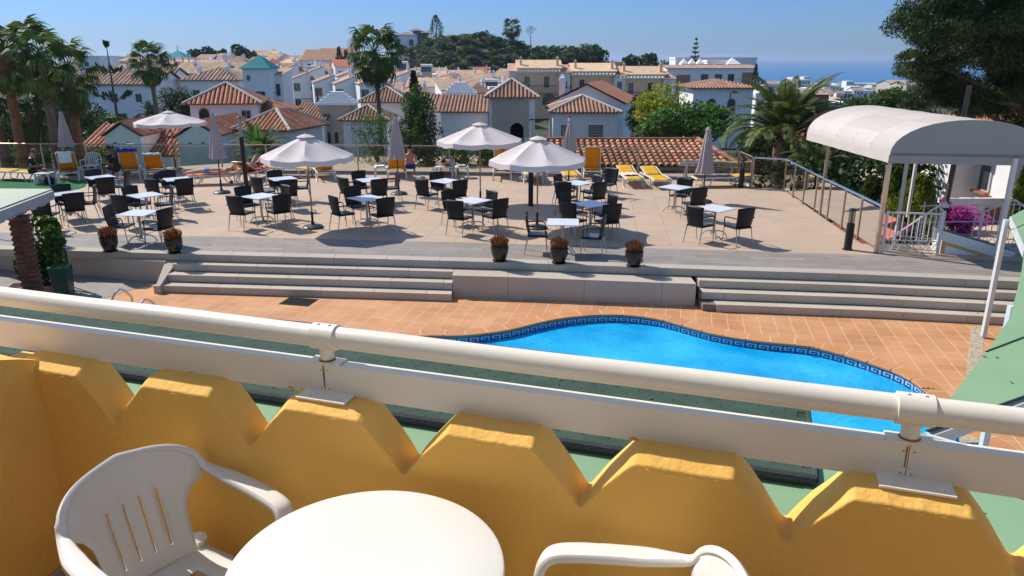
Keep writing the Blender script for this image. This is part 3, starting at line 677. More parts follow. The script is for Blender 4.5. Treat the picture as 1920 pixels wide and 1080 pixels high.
# ================================================================== HOUSES
def barrels(mb, poly, up, pitch, rad, m=0, cap=True, seg=None):
    """rows of round tiles up the slope of a planar 3d polygon"""
    P = [Vector(p) for p in poly]; nrm = Vector()
    for i in range(len(P)): nrm += (P[i]-P[0]).cross(P[(i+1) % len(P)]-P[0])
    nrm.normalize()
    if nrm.z < 0: nrm = -nrm
    v = (Vector(up) - nrm*nrm.dot(Vector(up))).normalized(); u = v.cross(nrm).normalized(); o = P[0]
    Q = [((p-o).dot(u), (p-o).dot(v)) for p in P]; u0, u1 = min(q[0] for q in Q), max(q[0] for q in Q); n = max(1, int((u1-u0)/pitch))
    for k in range(n):
        uu = u0 + (k+.5)*(u1-u0)/n; hit = []
        for (a, b) in zip(Q, Q[1:]+Q[:1]):
            if (a[0] > uu) != (b[0] > uu): hit.append(a[1] + (b[1]-a[1])*(uu-a[0])/(b[0]-a[0]))
        if len(hit) < 2: continue
        h0, h1 = min(hit), max(hit)
        if h1-h0 < .08: continue
        rr = min(rad, pitch*.5); pr = [(-rr,0),(-rr*.7,rr*.62),(0,rr*.9),(rr*.7,rr*.62),(rr,0)]
        L0 = [o+u*(uu+a)+v*(h0-.03)+nrm*b for a,b in pr]; L1 = [o+u*(uu+a)+v*h1+nrm*b for a,b in pr]
        mb.add(L0+L1, [(i,i+1,6+i,5+i) for i in range(4)] + [(0,1,2,3,4)], m)
HOUSE = []
def house(label, xc, ybase, Y, w_, d_, ze, roof='hip', rise=1.2, wall=None, tile=None, yaw=0, oh=.3, wins=(), pitch=0, rad=0, group=None, name='house', cat='house', zb=None, chim=(), ridge=False, flue=None, hz=1):
    """xc: photo column of the front centre; Y metres ahead; ze eave height above the camera-based zero"""
    wall = wall or m_white; tile = tile or m_tilefar
    c = D(xc, ybase, Y); zg = zb if zb is not None else min(c.z, hz_base(c.x, Y)) - 1.0
    t = thing(name, label, cat, (c.x, Y, zg), R(yaw), group); E_ = ze - zg; W = w_/2
    part('wall', MB().box(-W,0,0,W,d_,E_), wall, t)
    A_, B_, C_, D_ = (-W-oh,-oh,E_), (W+oh,-oh,E_), (W+oh,d_+oh,E_), (-W-oh,d_+oh,E_); faces = []; r_ = E_+rise; th = Vector((0,0,.06))
    def V(*a): return Vector(a)
    ups = []
    if roof == 'hip':
        if w_ >= d_: k = (d_+2*oh)/2; R0, R1 = V(-W-oh+k, d_/2, r_), V(W+oh-k, d_/2, r_)
        else: k = (w_+2*oh)/2; R0, R1 = V(0, -oh+k, r_), V(0, d_+oh-k, r_)
        A,B_2,C,Dd = V(*A_),V(*B_),V(*C_),V(*D_)
        if w_ >= d_: faces = [([A,B_2,R1,R0],(0,1,0)),([B_2,C,R1],(-1,0,0)),([C,Dd,R0,R1],(0,-1,0)),([Dd,A,R0],(1,0,0))]
        else: faces = [([A,B_2,R0],(0,1,0)),([B_2,C,R1,R0],(-1,0,0)),([C,Dd,R1],(0,-1,0)),([Dd,A,R0,R1],(1,0,0))]
    elif roof == 'pyr': P_ = V(0,d_/2,r_); A,B_2,C,Dd = V(*A_),V(*B_),V(*C_),V(*D_); faces = [([A,B_2,P_],(0,1,0)),([B_2,C,P_],(-1,0,0)),([C,Dd,P_],(0,-1,0)),([Dd,A,P_],(1,0,0))]
    elif roof == 'gx':      # ridge parallel to the front
        faces = [([V(-W-oh,-oh,E_),V(W+oh,-oh,E_),V(W+oh,d_/2,r_),V(-W-oh,d_/2,r_)],(0,1,0)),([V(W+oh,d_+oh,E_),V(-W-oh,d_+oh,E_),V(-W-oh,d_/2,r_),V(W+oh,d_/2,r_)],(0,-1,0))]
        part('wall', MB().extr([(-W,.0,E_),(-W,d_,E_),(-W,d_/2,r_-.12)], (w_,0,0)), wall, t)
    elif roof == 'gy':      # gable towards the viewer
        faces = [([V(-W-oh,-oh,E_),V(0,-oh,r_),V(0,d_+oh,r_),V(-W-oh,d_+oh,E_)],(1,0,0)),([V(W+oh,-oh,E_),V(W+oh,d_+oh,E_),V(0,d_+oh,r_),V(0,-oh,r_)],(-1,0,0))]
        part('wall', MB().extr([(-W,0,E_),(0,0,r_-.1),(W,0,E_)], (0,d_,0)), wall, t)
    elif roof in ('ml','mr'):   # one slope rising to the right / left
        s_ = 1 if roof == 'ml' else -1
        faces = [([V(-s_*(W+oh),-oh,E_),V(s_*W,-oh,r_),V(s_*W,d_+oh,r_),V(-s_*(W+oh),d_+oh,E_)],(s_,0,0))]
        part('wall', MB().extr([(-s_*W,0,E_),(s_*W,0,r_-.08),(s_*W,0,E_)], (0,d_,0)), wall, t)
    elif roof == 'mf': faces = [([V(-W-oh,-oh,E_),V(W+oh,-oh,E_),V(W+oh,d_,r_),V(-W-oh,d_,r_)],(0,1,0))]; part('wall', MB().extr([(-W,.02,E_),(-W,d_,E_),(-W,d_,r_-.08)], (w_,0,0)), wall, t)
    elif roof == 'flat':
        part('parapet', MB().box(-W-.08,-.08,E_+.001,W+.08,d_+.08,E_+.35).box(-W+.1,.1,E_+.35,W-.1,d_-.1,E_+.36), wall, t)
    mb = MB(); bb = MB()
    for F_, up in faces:
        mb.extr(F_, (0,0,.05))
        if pitch: barrels(bb, [p+V(0,0,.052) for p in F_], up, pitch, rad or pitch*.37)
    if faces:
        rf_ = part('roof', mb, m_tilebase if pitch else tile, t)
        if pitch: part('tile_rows', bb, tile, rf_, smooth=True, kind='stuff')
        if ridge and roof in ('pyr','hip'):
            for F_, up in faces:
                a = F_[0]; b = F_[-1]; part('ridge_cap', MB().tube([a+V(0,0,.10), b+V(0,0,.12)], .09, 6), m_ridge, rf_)
    for wn in wins:         # (x along front, z above base in metres, width, height, kind)
        x, z, ww, wh = wn[:4]; kd = wn[4] if len(wn) > 4 else 'w'; z = z + (E_ if z < 0 else 0)
        fr_m = m_darkframe if kd == 'g' else m_frame
        if kd == 'side': continue
        if kd in ('a','ad'):
            n_ = 10; arcp = [(x+ww/2*math.cos(math.pi*k/n_), -.04, z+wh/2-ww/2+ww/2*math.sin(math.pi*k/n_)) for k in range(n_+1)] + [(x-ww/2,-.04,z-wh/2),(x+ww/2,-.04,z-wh/2)]
            fo = part('window', MB().extr([((p[0]-x)*1.18+x, -.035, (p[2]-z)*1.12+z) for p in arcp], (0,.03,0)), m_tilered if kd == 'ad' else fr_m, t); part('pane', MB().extr(arcp, (0,-.01,0)), m_pane, fo); continue
        if kd == 'p': part('wall_panel', MB().box(x-ww/2,-.05,z-wh/2,x+ww/2,-.004,z+wh/2), m_brownpanel, t); continue
        if kd == 'c': part('wall_panel', MB().box(x-ww/2,-.05,z-wh/2,x+ww/2,-.004,z+wh/2), m_cream, t); continue
        if kd == 'blue':
            part('awning', MB().extr([(x-ww/2,-.9,z-wh/2),(x+ww/2,-.9,z-wh/2),(x+ww/2,-.01,z+wh/2),(x-ww/2,-.01,z+wh/2)], (0,0,.05)), m_blueblind, t); continue
        if kd == 'dk': part('opening', MB().box(x-ww/2,-.02,z-wh/2,x+ww/2,-.004,z+wh/2), m_pane, t); continue
        if kd == 'bal':
            bl = part('balcony', MB().box(x-ww/2,-1.0,z-wh/2-.12,x+ww/2,-.004,z-wh/2), wall, t); mb = MB(); mb.tube([(x-ww/2,-.97,z+wh/2),(x+ww/2,-.97,z+wh/2)], .04, 5)
            for k in range(int(ww/.22)+1): mb.tube([(x-ww/2+k*.22,-.97,z-wh/2),(x-ww/2+k*.22,-.97,z+wh/2)], .018, 4)
            part('balcony_railing', mb, m_iron, bl); continue
        fo = part('window', MB().box(x-ww/2-.07,-.05,z-wh/2-.07,x+ww/2+.07,-.004,z+wh/2+.07), fr_m, t); pn = MB().box(x-ww/2,-.062,z-wh/2,x-.02,-.052,z+wh/2).box(x+.02,-.062,z-wh/2,x+ww/2,-.052,z+wh/2)
        part('pane', pn, m_pane, fo)
        if kd == 'g':
            mb = MB()
            for k in range(7): xx = x-ww/2+ww*k/6; mb.box(xx-.012,-.10,z-wh/2,xx+.012,-.08,z+wh/2)
            for k in range(5): q_ = z-wh/2+wh*k/4; mb.box(x-ww/2,-.085,q_-.012,x+ww/2,-.079,q_+.012)
            part('window_grille', mb, m_frame, fo)
    for (x,y,z,hh,ww) in chim:
        cp = part('chimney', MB().box(x-ww/2,y-ww/2,E_+z,x+ww/2,y+ww/2,E_+z+hh), wall, t); part('chimney_cap', MB().box(x-ww*.65,y-ww*.65,E_+z+hh+.001,x+ww*.65,y+ww*.65,E_+z+hh+.12).add([(x-ww*.6,y-ww*.6,E_+z+hh+.2),(x+ww*.6,y-ww*.6,E_+z+hh+.2),(x+ww*.6,y+ww*.6,E_+z+hh+.2),(x-ww*.6,y+ww*.6,E_+z+hh+.2),(x,y,E_+z+hh+.55)],[(0,1,4),(1,2,4),(2,3,4),(3,0,4),(3,2,1,0)]), wall, cp)
    return t
def M_(px, Y): return px*Y/(FPX*1.0) * .97
exec_near = True
# --- long red roof just behind the fence: single tiles
lrf = thing('long_tiled_house', 'long low building with the big barrel tiled roof right behind the glass fence', 'house', (0,0,0))
zr_, ze_ = zz(262,37.5), zz(310,33.6); xl, xr = D(985,300,33.6).x-.4, D(1385,300,33.6).x
part('roof_deck', MB().extr([(xl-1,33.6,ze_-.10),(xr,33.6,ze_-.10),(xr-1.0,37.5,zr_-.10),(xl+1.5,37.5,zr_-.10)], (0,0,.05)), m_tilebase, lrf)
part('wall', MB().box(xl-.5,34.2,-4.5,xr-.4,41,ze_-.12), m_cream, lrf); part('eaves_gutter', MB().tube([(xl-1,33.4,ze_-.16),(xr,33.4,ze_-.16)], .08, 6), mat('grey_gutter', (.16,.17,.16), .6, .1), lrf)
part('back_roof', MB().extr([(xl+1.5,37.55,zr_-.12),(xr-1,37.55,zr_-.12),(xr,41,ze_-.2),(xl,41,ze_-.2)], (0,0,.05)), m_tilered, lrf)
part('ridge_cap', MB().tube([(xl+1.5,37.5,zr_+.03),(xr-1,37.5,zr_+.03)], .10, 6), m_tile, lrf, smooth=True)
part('verge_cap', MB().tube([(xr+.05,33.5,ze_+.05),(xr-.95,37.5,zr_+.05)], .11, 6), m_tile, lrf, smooth=True)
CP = .298; NCOL = int((xr-xl+1)/CP); slope = Vector((0, 3.9, zr_-ze_)); SL = slope.length; NROW = 9; tl = SL/NROW
def covertile():
    m_ = MB(); prs = []
    for (y, rr, z) in ((0,.108,.045),(tl*1.12,.088,.005)): prs.append([(rr*math.cos(a), y, z+rr*math.sin(a)*.85) for a in [math.pi*k/6 for k in range(7)]])
    m_.grid(prs[::-1]); ins = [(x*.82,y,z*.9) for x,y,z in prs[0]]; m_.add(prs[0]+ins, [(i,i+1,8+i,7+i) for i in range(6)]); return m_
ctm = covertile(); ctme = ctm.mesh('roof_tile', m_tile, True); sa = math.atan2(slope.z, slope.y); rest = MB(); n_ = 0; allt = []
for i in range(NCOL):
    for j in range(NROW):
        x = xr - .15 - i*CP; f = j/NROW; lim_r = xr - 1.0*f - .12; lim_l = xl - 1 + 2.5*f
        if x > lim_r or x < lim_l: continue
        allt.append((j*.2 + i*.02 + (5 if x < D(975,300,34).x else 0), Vector((x, 33.6, ze_-.05)) + slope*f))
allt.sort(key=lambda q: q[0])
for d_, p in allt:
    if n_ < 300: o = link('roof_tile', ctme, lrf, p); o.rotation_euler = (sa+random.uniform(-.012,.012),0,random.uniform(-.02,.02)); n_ += 1
    else:
        M = Matrix.Translation(p) @ Matrix.Rotation(sa,4,'X'); rest.add([M @ Vector(v) for v in ctm.v], ctm.f)
part('roof_tile_field', rest, m_tile, lrf, smooth=True, kind='stuff')
low = MB()
for i in range(int((xr-xl+1.5)/CP)): low.add([Matrix.Translation((xr+.3-i*CP,32.2,ze_-.62)) @ Matrix.Rotation(sa,4,'X') @ Vector((v[0],v[1]*1.6,v[2])) for v in ctm.v], ctm.f)
part('lower_roof_edge', MB().extr([(xl-1,32.1,ze_-.72),(xr+.4,32.1,ze_-.72),(xr+.4,33.3,ze_-.45),(xl-1,33.3,ze_-.45)], (0,0,.04)), m_tilebase, lrf); part('lower_roof_tiles', low, m_tile, lrf, smooth=True, kind='stuff')
# --- near houses
N_ = dict(pitch=.26)
house('white gabled house behind the far left fence, left one of the twin gables', 236, 300, 42, 2.0, 6, zz(256,42), 'gy', .75, tile=m_tile, **N_, oh=.12, wins=((-.45,-.35,.16,.07,'dk'),(.25,-.35,.16,.07,'dk')))
house('low tiled roof wing left of the twin white gables', 196, 300, 42.6, 2.9, 3.4, zz(287,42.6), 'mf', 1.25, tile=m_tile, **N_, oh=.15)
house('low tiled wing between the twin white gables, half in shade', 306, 320, 42.6, 2.7, 3.4, zz(293,42.6), 'mf', 1.5, tile=m_tile, **N_, oh=.1)
house('white gabled house behind the left fence, right one of the twin gables', 376, 300, 41, 2.2, 6, zz(256,41), 'gy', .75, tile=m_tile, **N_, oh=.12, wins=((-.45,-.35,.16,.07,'dk'),(.25,-.35,.16,.07,'dk')))
house('white tiled roof wing behind the nearer twin gable', 280, 280, 44.5, 3.2, 3, zz(257,44.5), 'hip', .75, tile=m_tile, **N_, oh=.2)
house('white tower with an arched window and steep orange pyramid roof', 424, 240, 48, 4.0, 4.0, zz(196,48), 'pyr', 1.15, tile=m_tile, **N_, yaw=12, oh=.35, ridge=True, wins=((-1.2,-.75,.55,1.0,'ad'),(1.3,-.8,.5,.8,'w')))
house('white house with broad orange hip roof right of the arched window tower', 497, 270, 43, 3.0, 4, zz(245,43), 'hip', 1.0, tile=m_tile, **N_, yaw=-14, oh=.35, ridge=True)
house('white house wing with orange tiles behind the broad hip roof', 465, 240, 50, 4.0, 5, zz(214,50), 'hip', .8, tile=m_tile, **N_, oh=.3)
# cream tower with stepped white cap
Yc = 60; t = house('cream square tower with twin arched windows and a stepped white pyramid cap', 632, 268, Yc, M_(60,Yc), M_(55,Yc), zz(197,Yc), 'none', 0, wall=m_cream, wins=((-.55,-2.5,.28,.9,'a'),(.0,-2.5,.28,.9,'a'),(0,-1.0,.3,.3,'c')))
def stepcap(t, w_, d_, z, n=5, h=.20, f=.16):
    for k in range(n): g_ = .28 - k*f*w_*.5*1.15; part('cap_step', MB().add([(-w_/2-g_,-g_,z+k*h),(w_/2+g_,-g_,z+k*h),(w_/2+g_,d_+g_,z+k*h),(-w_/2-g_,d_+g_,z+k*h),(-w_/2-g_+.1,-g_+.1,z+k*h+h*.9),(w_/2+g_-.1,-g_+.1,z+k*h+h*.9),(w_/2+g_-.1,d_+g_-.1,z+k*h+h*.9),(-w_/2-g_+.1,d_+g_-.1,z+k*h+h*.9)],[(3,2,1,0),(4,5,6,7),(0,1,5,4),(1,2,6,5),(2,3,7,6),(3,0,4,7)]), m_white, t)
stepcap(t, M_(60,Yc), M_(55,Yc), zz(197,Yc)-t.location.z)
house('white house with brown hip roof right of the cream stepped tower', 686, 268, 58, 3.3, 4, zz(227,58), 'hip', 1.0, tile=m_tilebrown, **N_, ridge=True)
house('low tiled roof wing left of the cream stepped tower', 580, 260, 59, 2.4, 4, zz(226,59), 'mf', 1.0, tile=m_tilebrown, **N_)
house('white house with brown pyramid roof behind the tall centre palm', 722, 235, 64, 3.9, 4, zz(193,64), 'pyr', 1.15, tile=m_tilebrown, **N_, ridge=True)
house('white house with brown tiles right of the dark conifer', 815, 240, 62, 3.0, 4, zz(204,62), 'mf', .9, tile=m_tilebrown, **N_)
house('white house with brown monopitch roof left of the diamond panel tower', 872, 262, 56, 3.5, 4, zz(211,56), 'mf', 1.0, tile=m_tilebrown, **N_, wins=((-.2,-1.3,.5,.1,'dk'),))
Yd = 66; t = house('cream square tower with stepped white cap behind the brown monopitch roof', 862, 205, Yd, M_(52,Yd), M_(50,Yd), zz(177,Yd), 'none', 0, wall=m_cream); stepcap(t, M_(52,Yd), M_(50,Yd), zz(177,Yd)-t.location.z)
house('white tower with brown pyramid roof, cream diamond panel and arched doorway', 960, 270, 54, M_(86,54), 3.6, zz(184,54), 'pyr', 1.15, tile=m_tilebrown, **N_, ridge=True, oh=.3, wins=((-.1,-1.4,M_(70,54),2.6,'c'),(.35,-2.35,.95,1.3,'a')))
house('big white house with long red roof sloping to the right behind the small hip roof', 1098, 262, 58, 5.6, 8, zz(194,58), 'gy', 1.45, tile=m_tilered, yaw=-14, chim=((-2.0,.6,.2,1.4,.42),), wins=((-1.9,-1.6,.5,.8,'g'),))
house('white house with brown hip roof and two barred windows right of the diamond tower', 1096, 262, 52, M_(122,52), 5, zz(212,52), 'hip', .95, tile=m_tilebrown, **N_, ridge=True, wins=((-1.3,-1.15,.5,.55,'g'),(.75,-1.25,.8,.75,'g')))
house('white house with hipped tiled roof and two arched windows right of the yellow tree', 1352, 225, 74, M_(112,74), 6, zz(166,74), 'hip', .75, tile=m_tilebrown, pitch=.3, oh=.45, wins=((-1.05,-1.65,.75,1.4,'a'),(.85,-1.65,.75,1.4,'a')))
# --- ochre terrace of balconied houses
Yo = 112
for k, (xc, lab) in enumerate(((1010,'leftmost'),(1112,'middle'),(1203,'rightmost'))):
    yE = 128 + k*6
    house(f'{lab} of the three ochre townhouses with pergola balconies and sandy roofs', xc, 190+k*6, Yo, M_(82,Yo), 8, zz(yE,Yo), 'gx', 1.1, wall=m_ochre, tile=mat('sandy_roof_tile', (.66,.46,.28), .9, .12, 1.5, isl=.1), oh=.2,
        chim=((-2.6,1.5,.4,.8,.35),(2.7,1.2,.3,.9,.4)), wins=((-1.7,-1.9,.7,1.5),(1.1,-1.9,.7,1.5),(-.2,-2.8,5.4,.8,'bal'),(-1.6,-4.3,1.9,1.6,'a'),(1.5,-4.3,1.9,1.6,'a')))
    house(f'white wing with small balcony beside the {lab} ochre townhouse', xc+48, 195+k*6, Yo-.5, M_(20,Yo), 8, zz(yE+8,Yo), 'mf', 1.0, tile=m_tilefar, wins=((0,-1.5,.6,1.3),(0,-2.4,1.2,.7,'bal'),(0,-4.2,.6,1.2)), name='house_wing', cat='house')
    house(f'white corner block left of the {lab} ochre townhouse', xc-46, 195+k*6, Yo+.5, M_(18,Yo), 8, zz(yE+6,Yo), 'mf', 1.0, tile=m_tilefar, wins=((0,-2.0,.7,1.5,'a'),(0,-2.9,1.2,.7,'bal')), name='house_wing', cat='house')
    t = thing('pergola', f'white slatted pergola over the balcony of the {lab} ochre townhouse', 'pergola', (D(xc,150,Yo-1).x,Yo-1.6,zz(yE+6,Yo)))
    for q in range(2): part('beam', MB().box(-3.1,q*1.2-.08,-.1,3.1,q*1.2+.08,.1), m_white, t)
    for q in range(13): part('slat', MB().box(-3.05+q*.5,-.25,.101,-2.93+q*.5,1.45,.2), m_white, t)
# --- white apartment complex with brown panels
Yi = 135
house('white apartment block with brown wall panels on the right skyline', 1330, 195, Yi, M_(165,Yi), 4, zz(128,Yi), 'mf', .5, tile=m_tilefar, wins=((-4.9,-2.9,2.4,3.6,'p'),(6.3,-2.0,1.9,2.6,'p'),(-1.2,-1.8,1.2,1.6),(1.2,-1.8,1.2,1.6),(3.4,-1.8,1.0,1.6)))
for k, x in enumerate((1282,1297,1312)): house(('left','centre','right')[k]+' of three small pyramid turrets on the white apartment block', x, 150, Yi+4.2, M_(13,Yi), 2, zz(120,Yi), 'pyr', .9, wall=m_ochre if k else m_white, tile=m_white, oh=0, name='turret', cat='turret')
house('glazed white penthouse on the apartment block roof', 1345, 150, Yi+6, M_(44,Yi), 4, zz(117,Yi), 'flat', 0, wins=((-1.8,-1.0,1.6,1.2),(.2,-1.0,1.6,1.2),(2.2,-1.0,1.4,1.2)))
house('white pyramid roofed turret at the right end of the apartment block', 1374, 150, Yi+4.2, M_(24,Yi), 3, zz(121,Yi), 'pyr', 1.1, tile=m_white, oh=.1, name='turret', cat='turret')
house('long white roof terrace behind the apartment block with a tiled parapet', 1340, 150, Yi+16, M_(150,Yi+16), 6, zz(111,Yi+16), 'flat', 0, wall=m_white)
# --- long white houses at the left
for (lab,xc,w_,Y,ye,yb,rf,rise,yaw,wn) in (
 ('white house with a brown tiled roof directly behind the left palms', 200, 200, 95, 160, 205, 'gx', 1.6, 0, ((-6.2,-1.4,.6,.8),(1.2,-1.5,.8,1.0),(4.2,-1.5,.7,.9),(-4.0,-3.6,1.8,1.0,'blue'),(1.8,-4.0,1.2,1.2),(5.2,-3.8,.9,1.2))),
 ('long white house with brown tiles between the left palm and the slim palm', 262, 120, 105, 152, 205, 'gx', 1.6, 0, ((-2.8,-1.5,.6,.8),(1.6,-1.4,.9,.9),(-3.6,-4.0,1.1,1.5),(2.4,-3.9,1.0,1.1))),
 ('white house with grey-brown hip roof left of the teal tower', 398, 110, 100, 152, 205, 'hip', 1.5, 0, ((-1.8,-1.5,.8,.7),(1.4,-1.6,1.2,.6),(3.0,-3.0,1.0,1.2))),
 ('white house with wide brown roof behind the grey-brown hip roof', 395, 130, 125, 138, 160, 'gx', 1.7, 0, ()),
 ('ochre house peeking right of the spiky left conifer', 245, 34, 118, 115, 140, 'gx', .7, 0, ((0,-1.4,.7,.9),)),
 ('white house with brown roof behind the slim palm', 225, 60, 112, 140, 170, 'hip', 1.4, 10, ()),
 ('pink-walled far house with terracotta parapet above the left palms', 172, 34, 150, 108, 130, 'flat', 0, 0, ((-.8,-1.2,.8,.8),)),
 ('white far house below the round headed pines', 372, 80, 165, 124, 140, 'hip', 1.4, 0, ((-2,-1,.8,.8),(1.5,-1,.8,.8))),
 ('reddish roofed house right of the round headed pines', 440, 60, 150, 122, 150, 'hip', 1.6, 0, ()),
 ('small pale house cluster left of the skyline gap', 492, 40, 190, 105, 120, 'hip', 1.1, 0, ((0,-1,.8,.8),)),
 ('pale house with hipped roof on the skyline left of the big brown roofs', 520, 36, 185, 108, 120, 'hip', 1.0, 0, ((-.6,-1,.8,.8),)),
 ('small hut roof house on the skyline above the teal tower', 505, 22, 200, 101, 120, 'pyr', 1.2, 0, ())):
    house(lab, xc, yb, Y, M_(w_,Y), 8, zz(ye,Y), rf, rise, tile=m_tilefar if xc != 440 else m_tilebrown, yaw=yaw, wins=wn, pitch=.5 if Y < 110 else 0, chim=((M_(w_,Y)*.22,2.5,.5,1.1,.45),(-M_(w_,Y)*.3,3,.6,1.0,.45)) if w_ > 50 else (), wall=m_ochre if xc == 245 else None)
house('white tower with a bright teal pyramid roof and small window', 487, 210, 88, M_(50,88), 3.4, zz(129,88), 'pyr', 1.5, tile=m_teal, yaw=0, oh=.25, wins=((-.9,-1.0,.3,.55),(.3,-3.1,1.0,1.2)))
house('white house annexe with iron balcony right of the teal tower', 521, 200, 90, M_(26,90), 4, zz(140,90), 'mf', .7, tile=m_tilefar, wins=((0,-1.7,.9,1.3),(0,-2.3,1.3,.7,'bal'),(0,-4.4,.8,1.6,'ad')))
t = thing('belvedere', 'small open belvedere with a dark teal pyramid roof behind the slim palm', 'tower', (D(329,110,150).x,150,zz(128,150)))
for a in (-1.4,1.4):
    for b in (0,2.8): part('post', MB().box(a-.08,b-.08,0,a+.08,b+.08,2.0), m_teal, t)
part('roof', MB().add([(-2.1,-.7,2.0),(2.1,-.7,2.0),(2.1,3.5,2.0),(-2.1,3.5,2.0),(0,1.4,3.3)],[(0,1,4),(1,2,4),(2,3,4),(3,0,4),(3,2,1,0)]), m_teal, t); part('finial', MB().tube([(0,1.4,3.2),(0,1.4,4.2)], .06, 5), m_iron, t)
part('base_wall', MB().box(-2.2,-.8,-3,2.2,3.6,-.005), m_white, t)
# --- stepped white terrace houses, centre left (mono pitch roofs)
k = 0
for (xc,w_,Y,ye,dy) in ((570,52,118,142,0),(612,64,110,150,0),(552,46,140,124,0),(598,50,135,130,0),(650,60,104,152,0),(700,74,98,152,0),(655,56,125,138,0),(760,60,120,140,0)):
    words = ('left end row','second step','upper left','upper second','middle step','front right by the palm','upper middle','behind the palm')[k]; k += 1
    house(f'white stepped terrace house with brown monopitch roof, {words}', xc, 205, Y, M_(w_*.62,Y), 9, zz(ye+6,Y), 'ml', M_(w_*.62,Y)*.38, tile=m_tilefar, yaw=16, oh=.15, wins=((-M_(w_,Y)*.18,-1.2,.9,1.1),(-M_(w_,Y)*.18,-3.6,.8,1.3),(.6,-3.3,1.4,.9,'bal')), chim=((M_(w_,Y)*.2,2,.9,.8,.38),))
    house(f'white square side block of the terrace house, {words}', xc+w_*.36, 205, Y+.8, M_(w_*.36,Y), 7, zz(ye+10,Y), 'mf', .5, tile=m_tilebrown, yaw=16, oh=.1, wins=((0,-1.1,.6,.7),(0,-3.4,.6,1.0)), name='house_wing', cat='house')
house('white house with two big chestnut gabled roofs below the skyline', 610, 135, 160, M_(82,160), 9, zz(113,160), 'gx', 2.1, tile=m_tilebrown, yaw=0, wins=((-2.6,-1.4,1.8,1.3),(3.0,-1.6,.7,1.0)))
house('upper white house with reddish gable behind the chestnut roofs', 628, 125, 172, M_(60,172), 9, zz(101,172), 'gx', 1.2, tile=m_tilered)
# village centre roofs
vc = [(742,50,112,165,'hip',m_tilebrown),(800,70,105,160,'gx',m_tilefar),(830,60,118,150,'hip',m_tilebrown),(905,80,108,152,'gx',m_tilefar),(770,60,125,148,'gx',m_tilebrown),(855,50,96,166,'mf',m_tilefar),(925,60,120,148,'hip',m_tilefar),(720,40,100,172,'mf',m_tilefar),(790,40,92,176,'hip',m_tilefar),(900,46,92,172,'hip',m_tilebrown),(880,60,135,142,'gx',m_tilefar),(940,44,98,165,'flat',m_tilefar),(815,36,140,140,'flat',m_tilefar),(680,40,130,140,'mf',m_tilebrown)]
wv_ = ['left of the dark conifer','at the foot of the hill, sandy gabled','with brown hip roof in mid village','wide sandy gabled, left of the ochre row','brown gabled under the hill scrub','low monopitch above the stepped cap tower','hip roofed by the ochre row','small monopitch behind the tall palm crown','small hip roofed above the conifer','brown hip roofed above the diamond tower','far gabled at the edge of the scrub','flat roofed beside the ochre row','flat roofed below the hill','monopitch left of the tall palm crown']
for (xc,w_,Y,ye,rf,tm_), wd in zip(vc, wv_):
    house('white village house '+wd, xc, 200, Y, M_(w_,Y), 8, zz(ye+3,Y), rf, 1.1, tile=tm_, yaw=random.choice((-18,0,12)), wins=((-1.2,-1.3,.7,.9),(1.2,-1.3,.7,.9)), chim=((M_(w_,Y)*.25,2,.3,.9,.38),))
tn = {'hip':'hipped','gx':'gabled','mf':'sloping','flat':'flat'}; tc_ = [('faded',m_tilefar),('brown',m_tilebrown),('sandy',MATS['sandy_roof_tile']),('reddish',m_tilered)]
rz_ = random.Random(21); seen_ = set()
rows_ = [('back',192,106,range(345,560,30)),('third',178,112,range(330,560,31)),('second',162,119,range(350,560,33)),('front',148,127,range(340,470,34)),
 ('upper',176,112,range(560,735,28)),('inner',160,119,range(540,745,31)),('lower',146,127,range(548,745,33)),('foot of hill',168,136,range(750,950,27)),('under hill',150,143,range(742,950,30)),('mid village',128,151,range(738,900,33))]
for nm_, Y, ye, X_ in rows_:
    for q_, x in enumerate(X_):
        rf_ = rz_.choice(('hip','gx','gx','mf','flat')); cn_, ct_ = rz_.choice(tc_); w_ = rz_.uniform(24,36); x2 = x+rz_.uniform(-6,6)
        yw_ = rz_.choice((-20,0,22)); hc_ = rz_.random() < .7; L5 = ('at its left end','left of its middle','at its middle','right of its middle','at its right end')[min(4,int(q_/max(1,len(X_)-1)*5))]
        for tr_ in range(40):
            lb_ = f"{'narrow' if w_ < 30 else 'wide'} white house, {cn_} {tn[rf_]} roof{', chimney' if hc_ else ''}, {nm_} village row {L5}"
            if lb_ not in seen_: break
            rf_ = rz_.choice(('hip','gx','mf','flat')); cn_, ct_ = rz_.choice(tc_); hc_ = not hc_
        seen_.add(lb_)
        house(lb_, x2, 190, Y+rz_.uniform(-3,3), M_(w_,Y), rz_.uniform(5,8), zz(ye+rz_.uniform(-2,3),Y), rf_, rz_.uniform(.8,1.4), tile=ct_, yaw=yw_, oh=.15,
            wins=((-M_(w_,Y)*.22,-1.2,.6,.8),(M_(w_,Y)*.2,-1.3,.7,.9),(0,-3.6,.8,1.0)), chim=((M_(w_,Y)*.25,1.5,.1,.8,.35),) if hc_ else (), group='small white houses packed across the village slope')
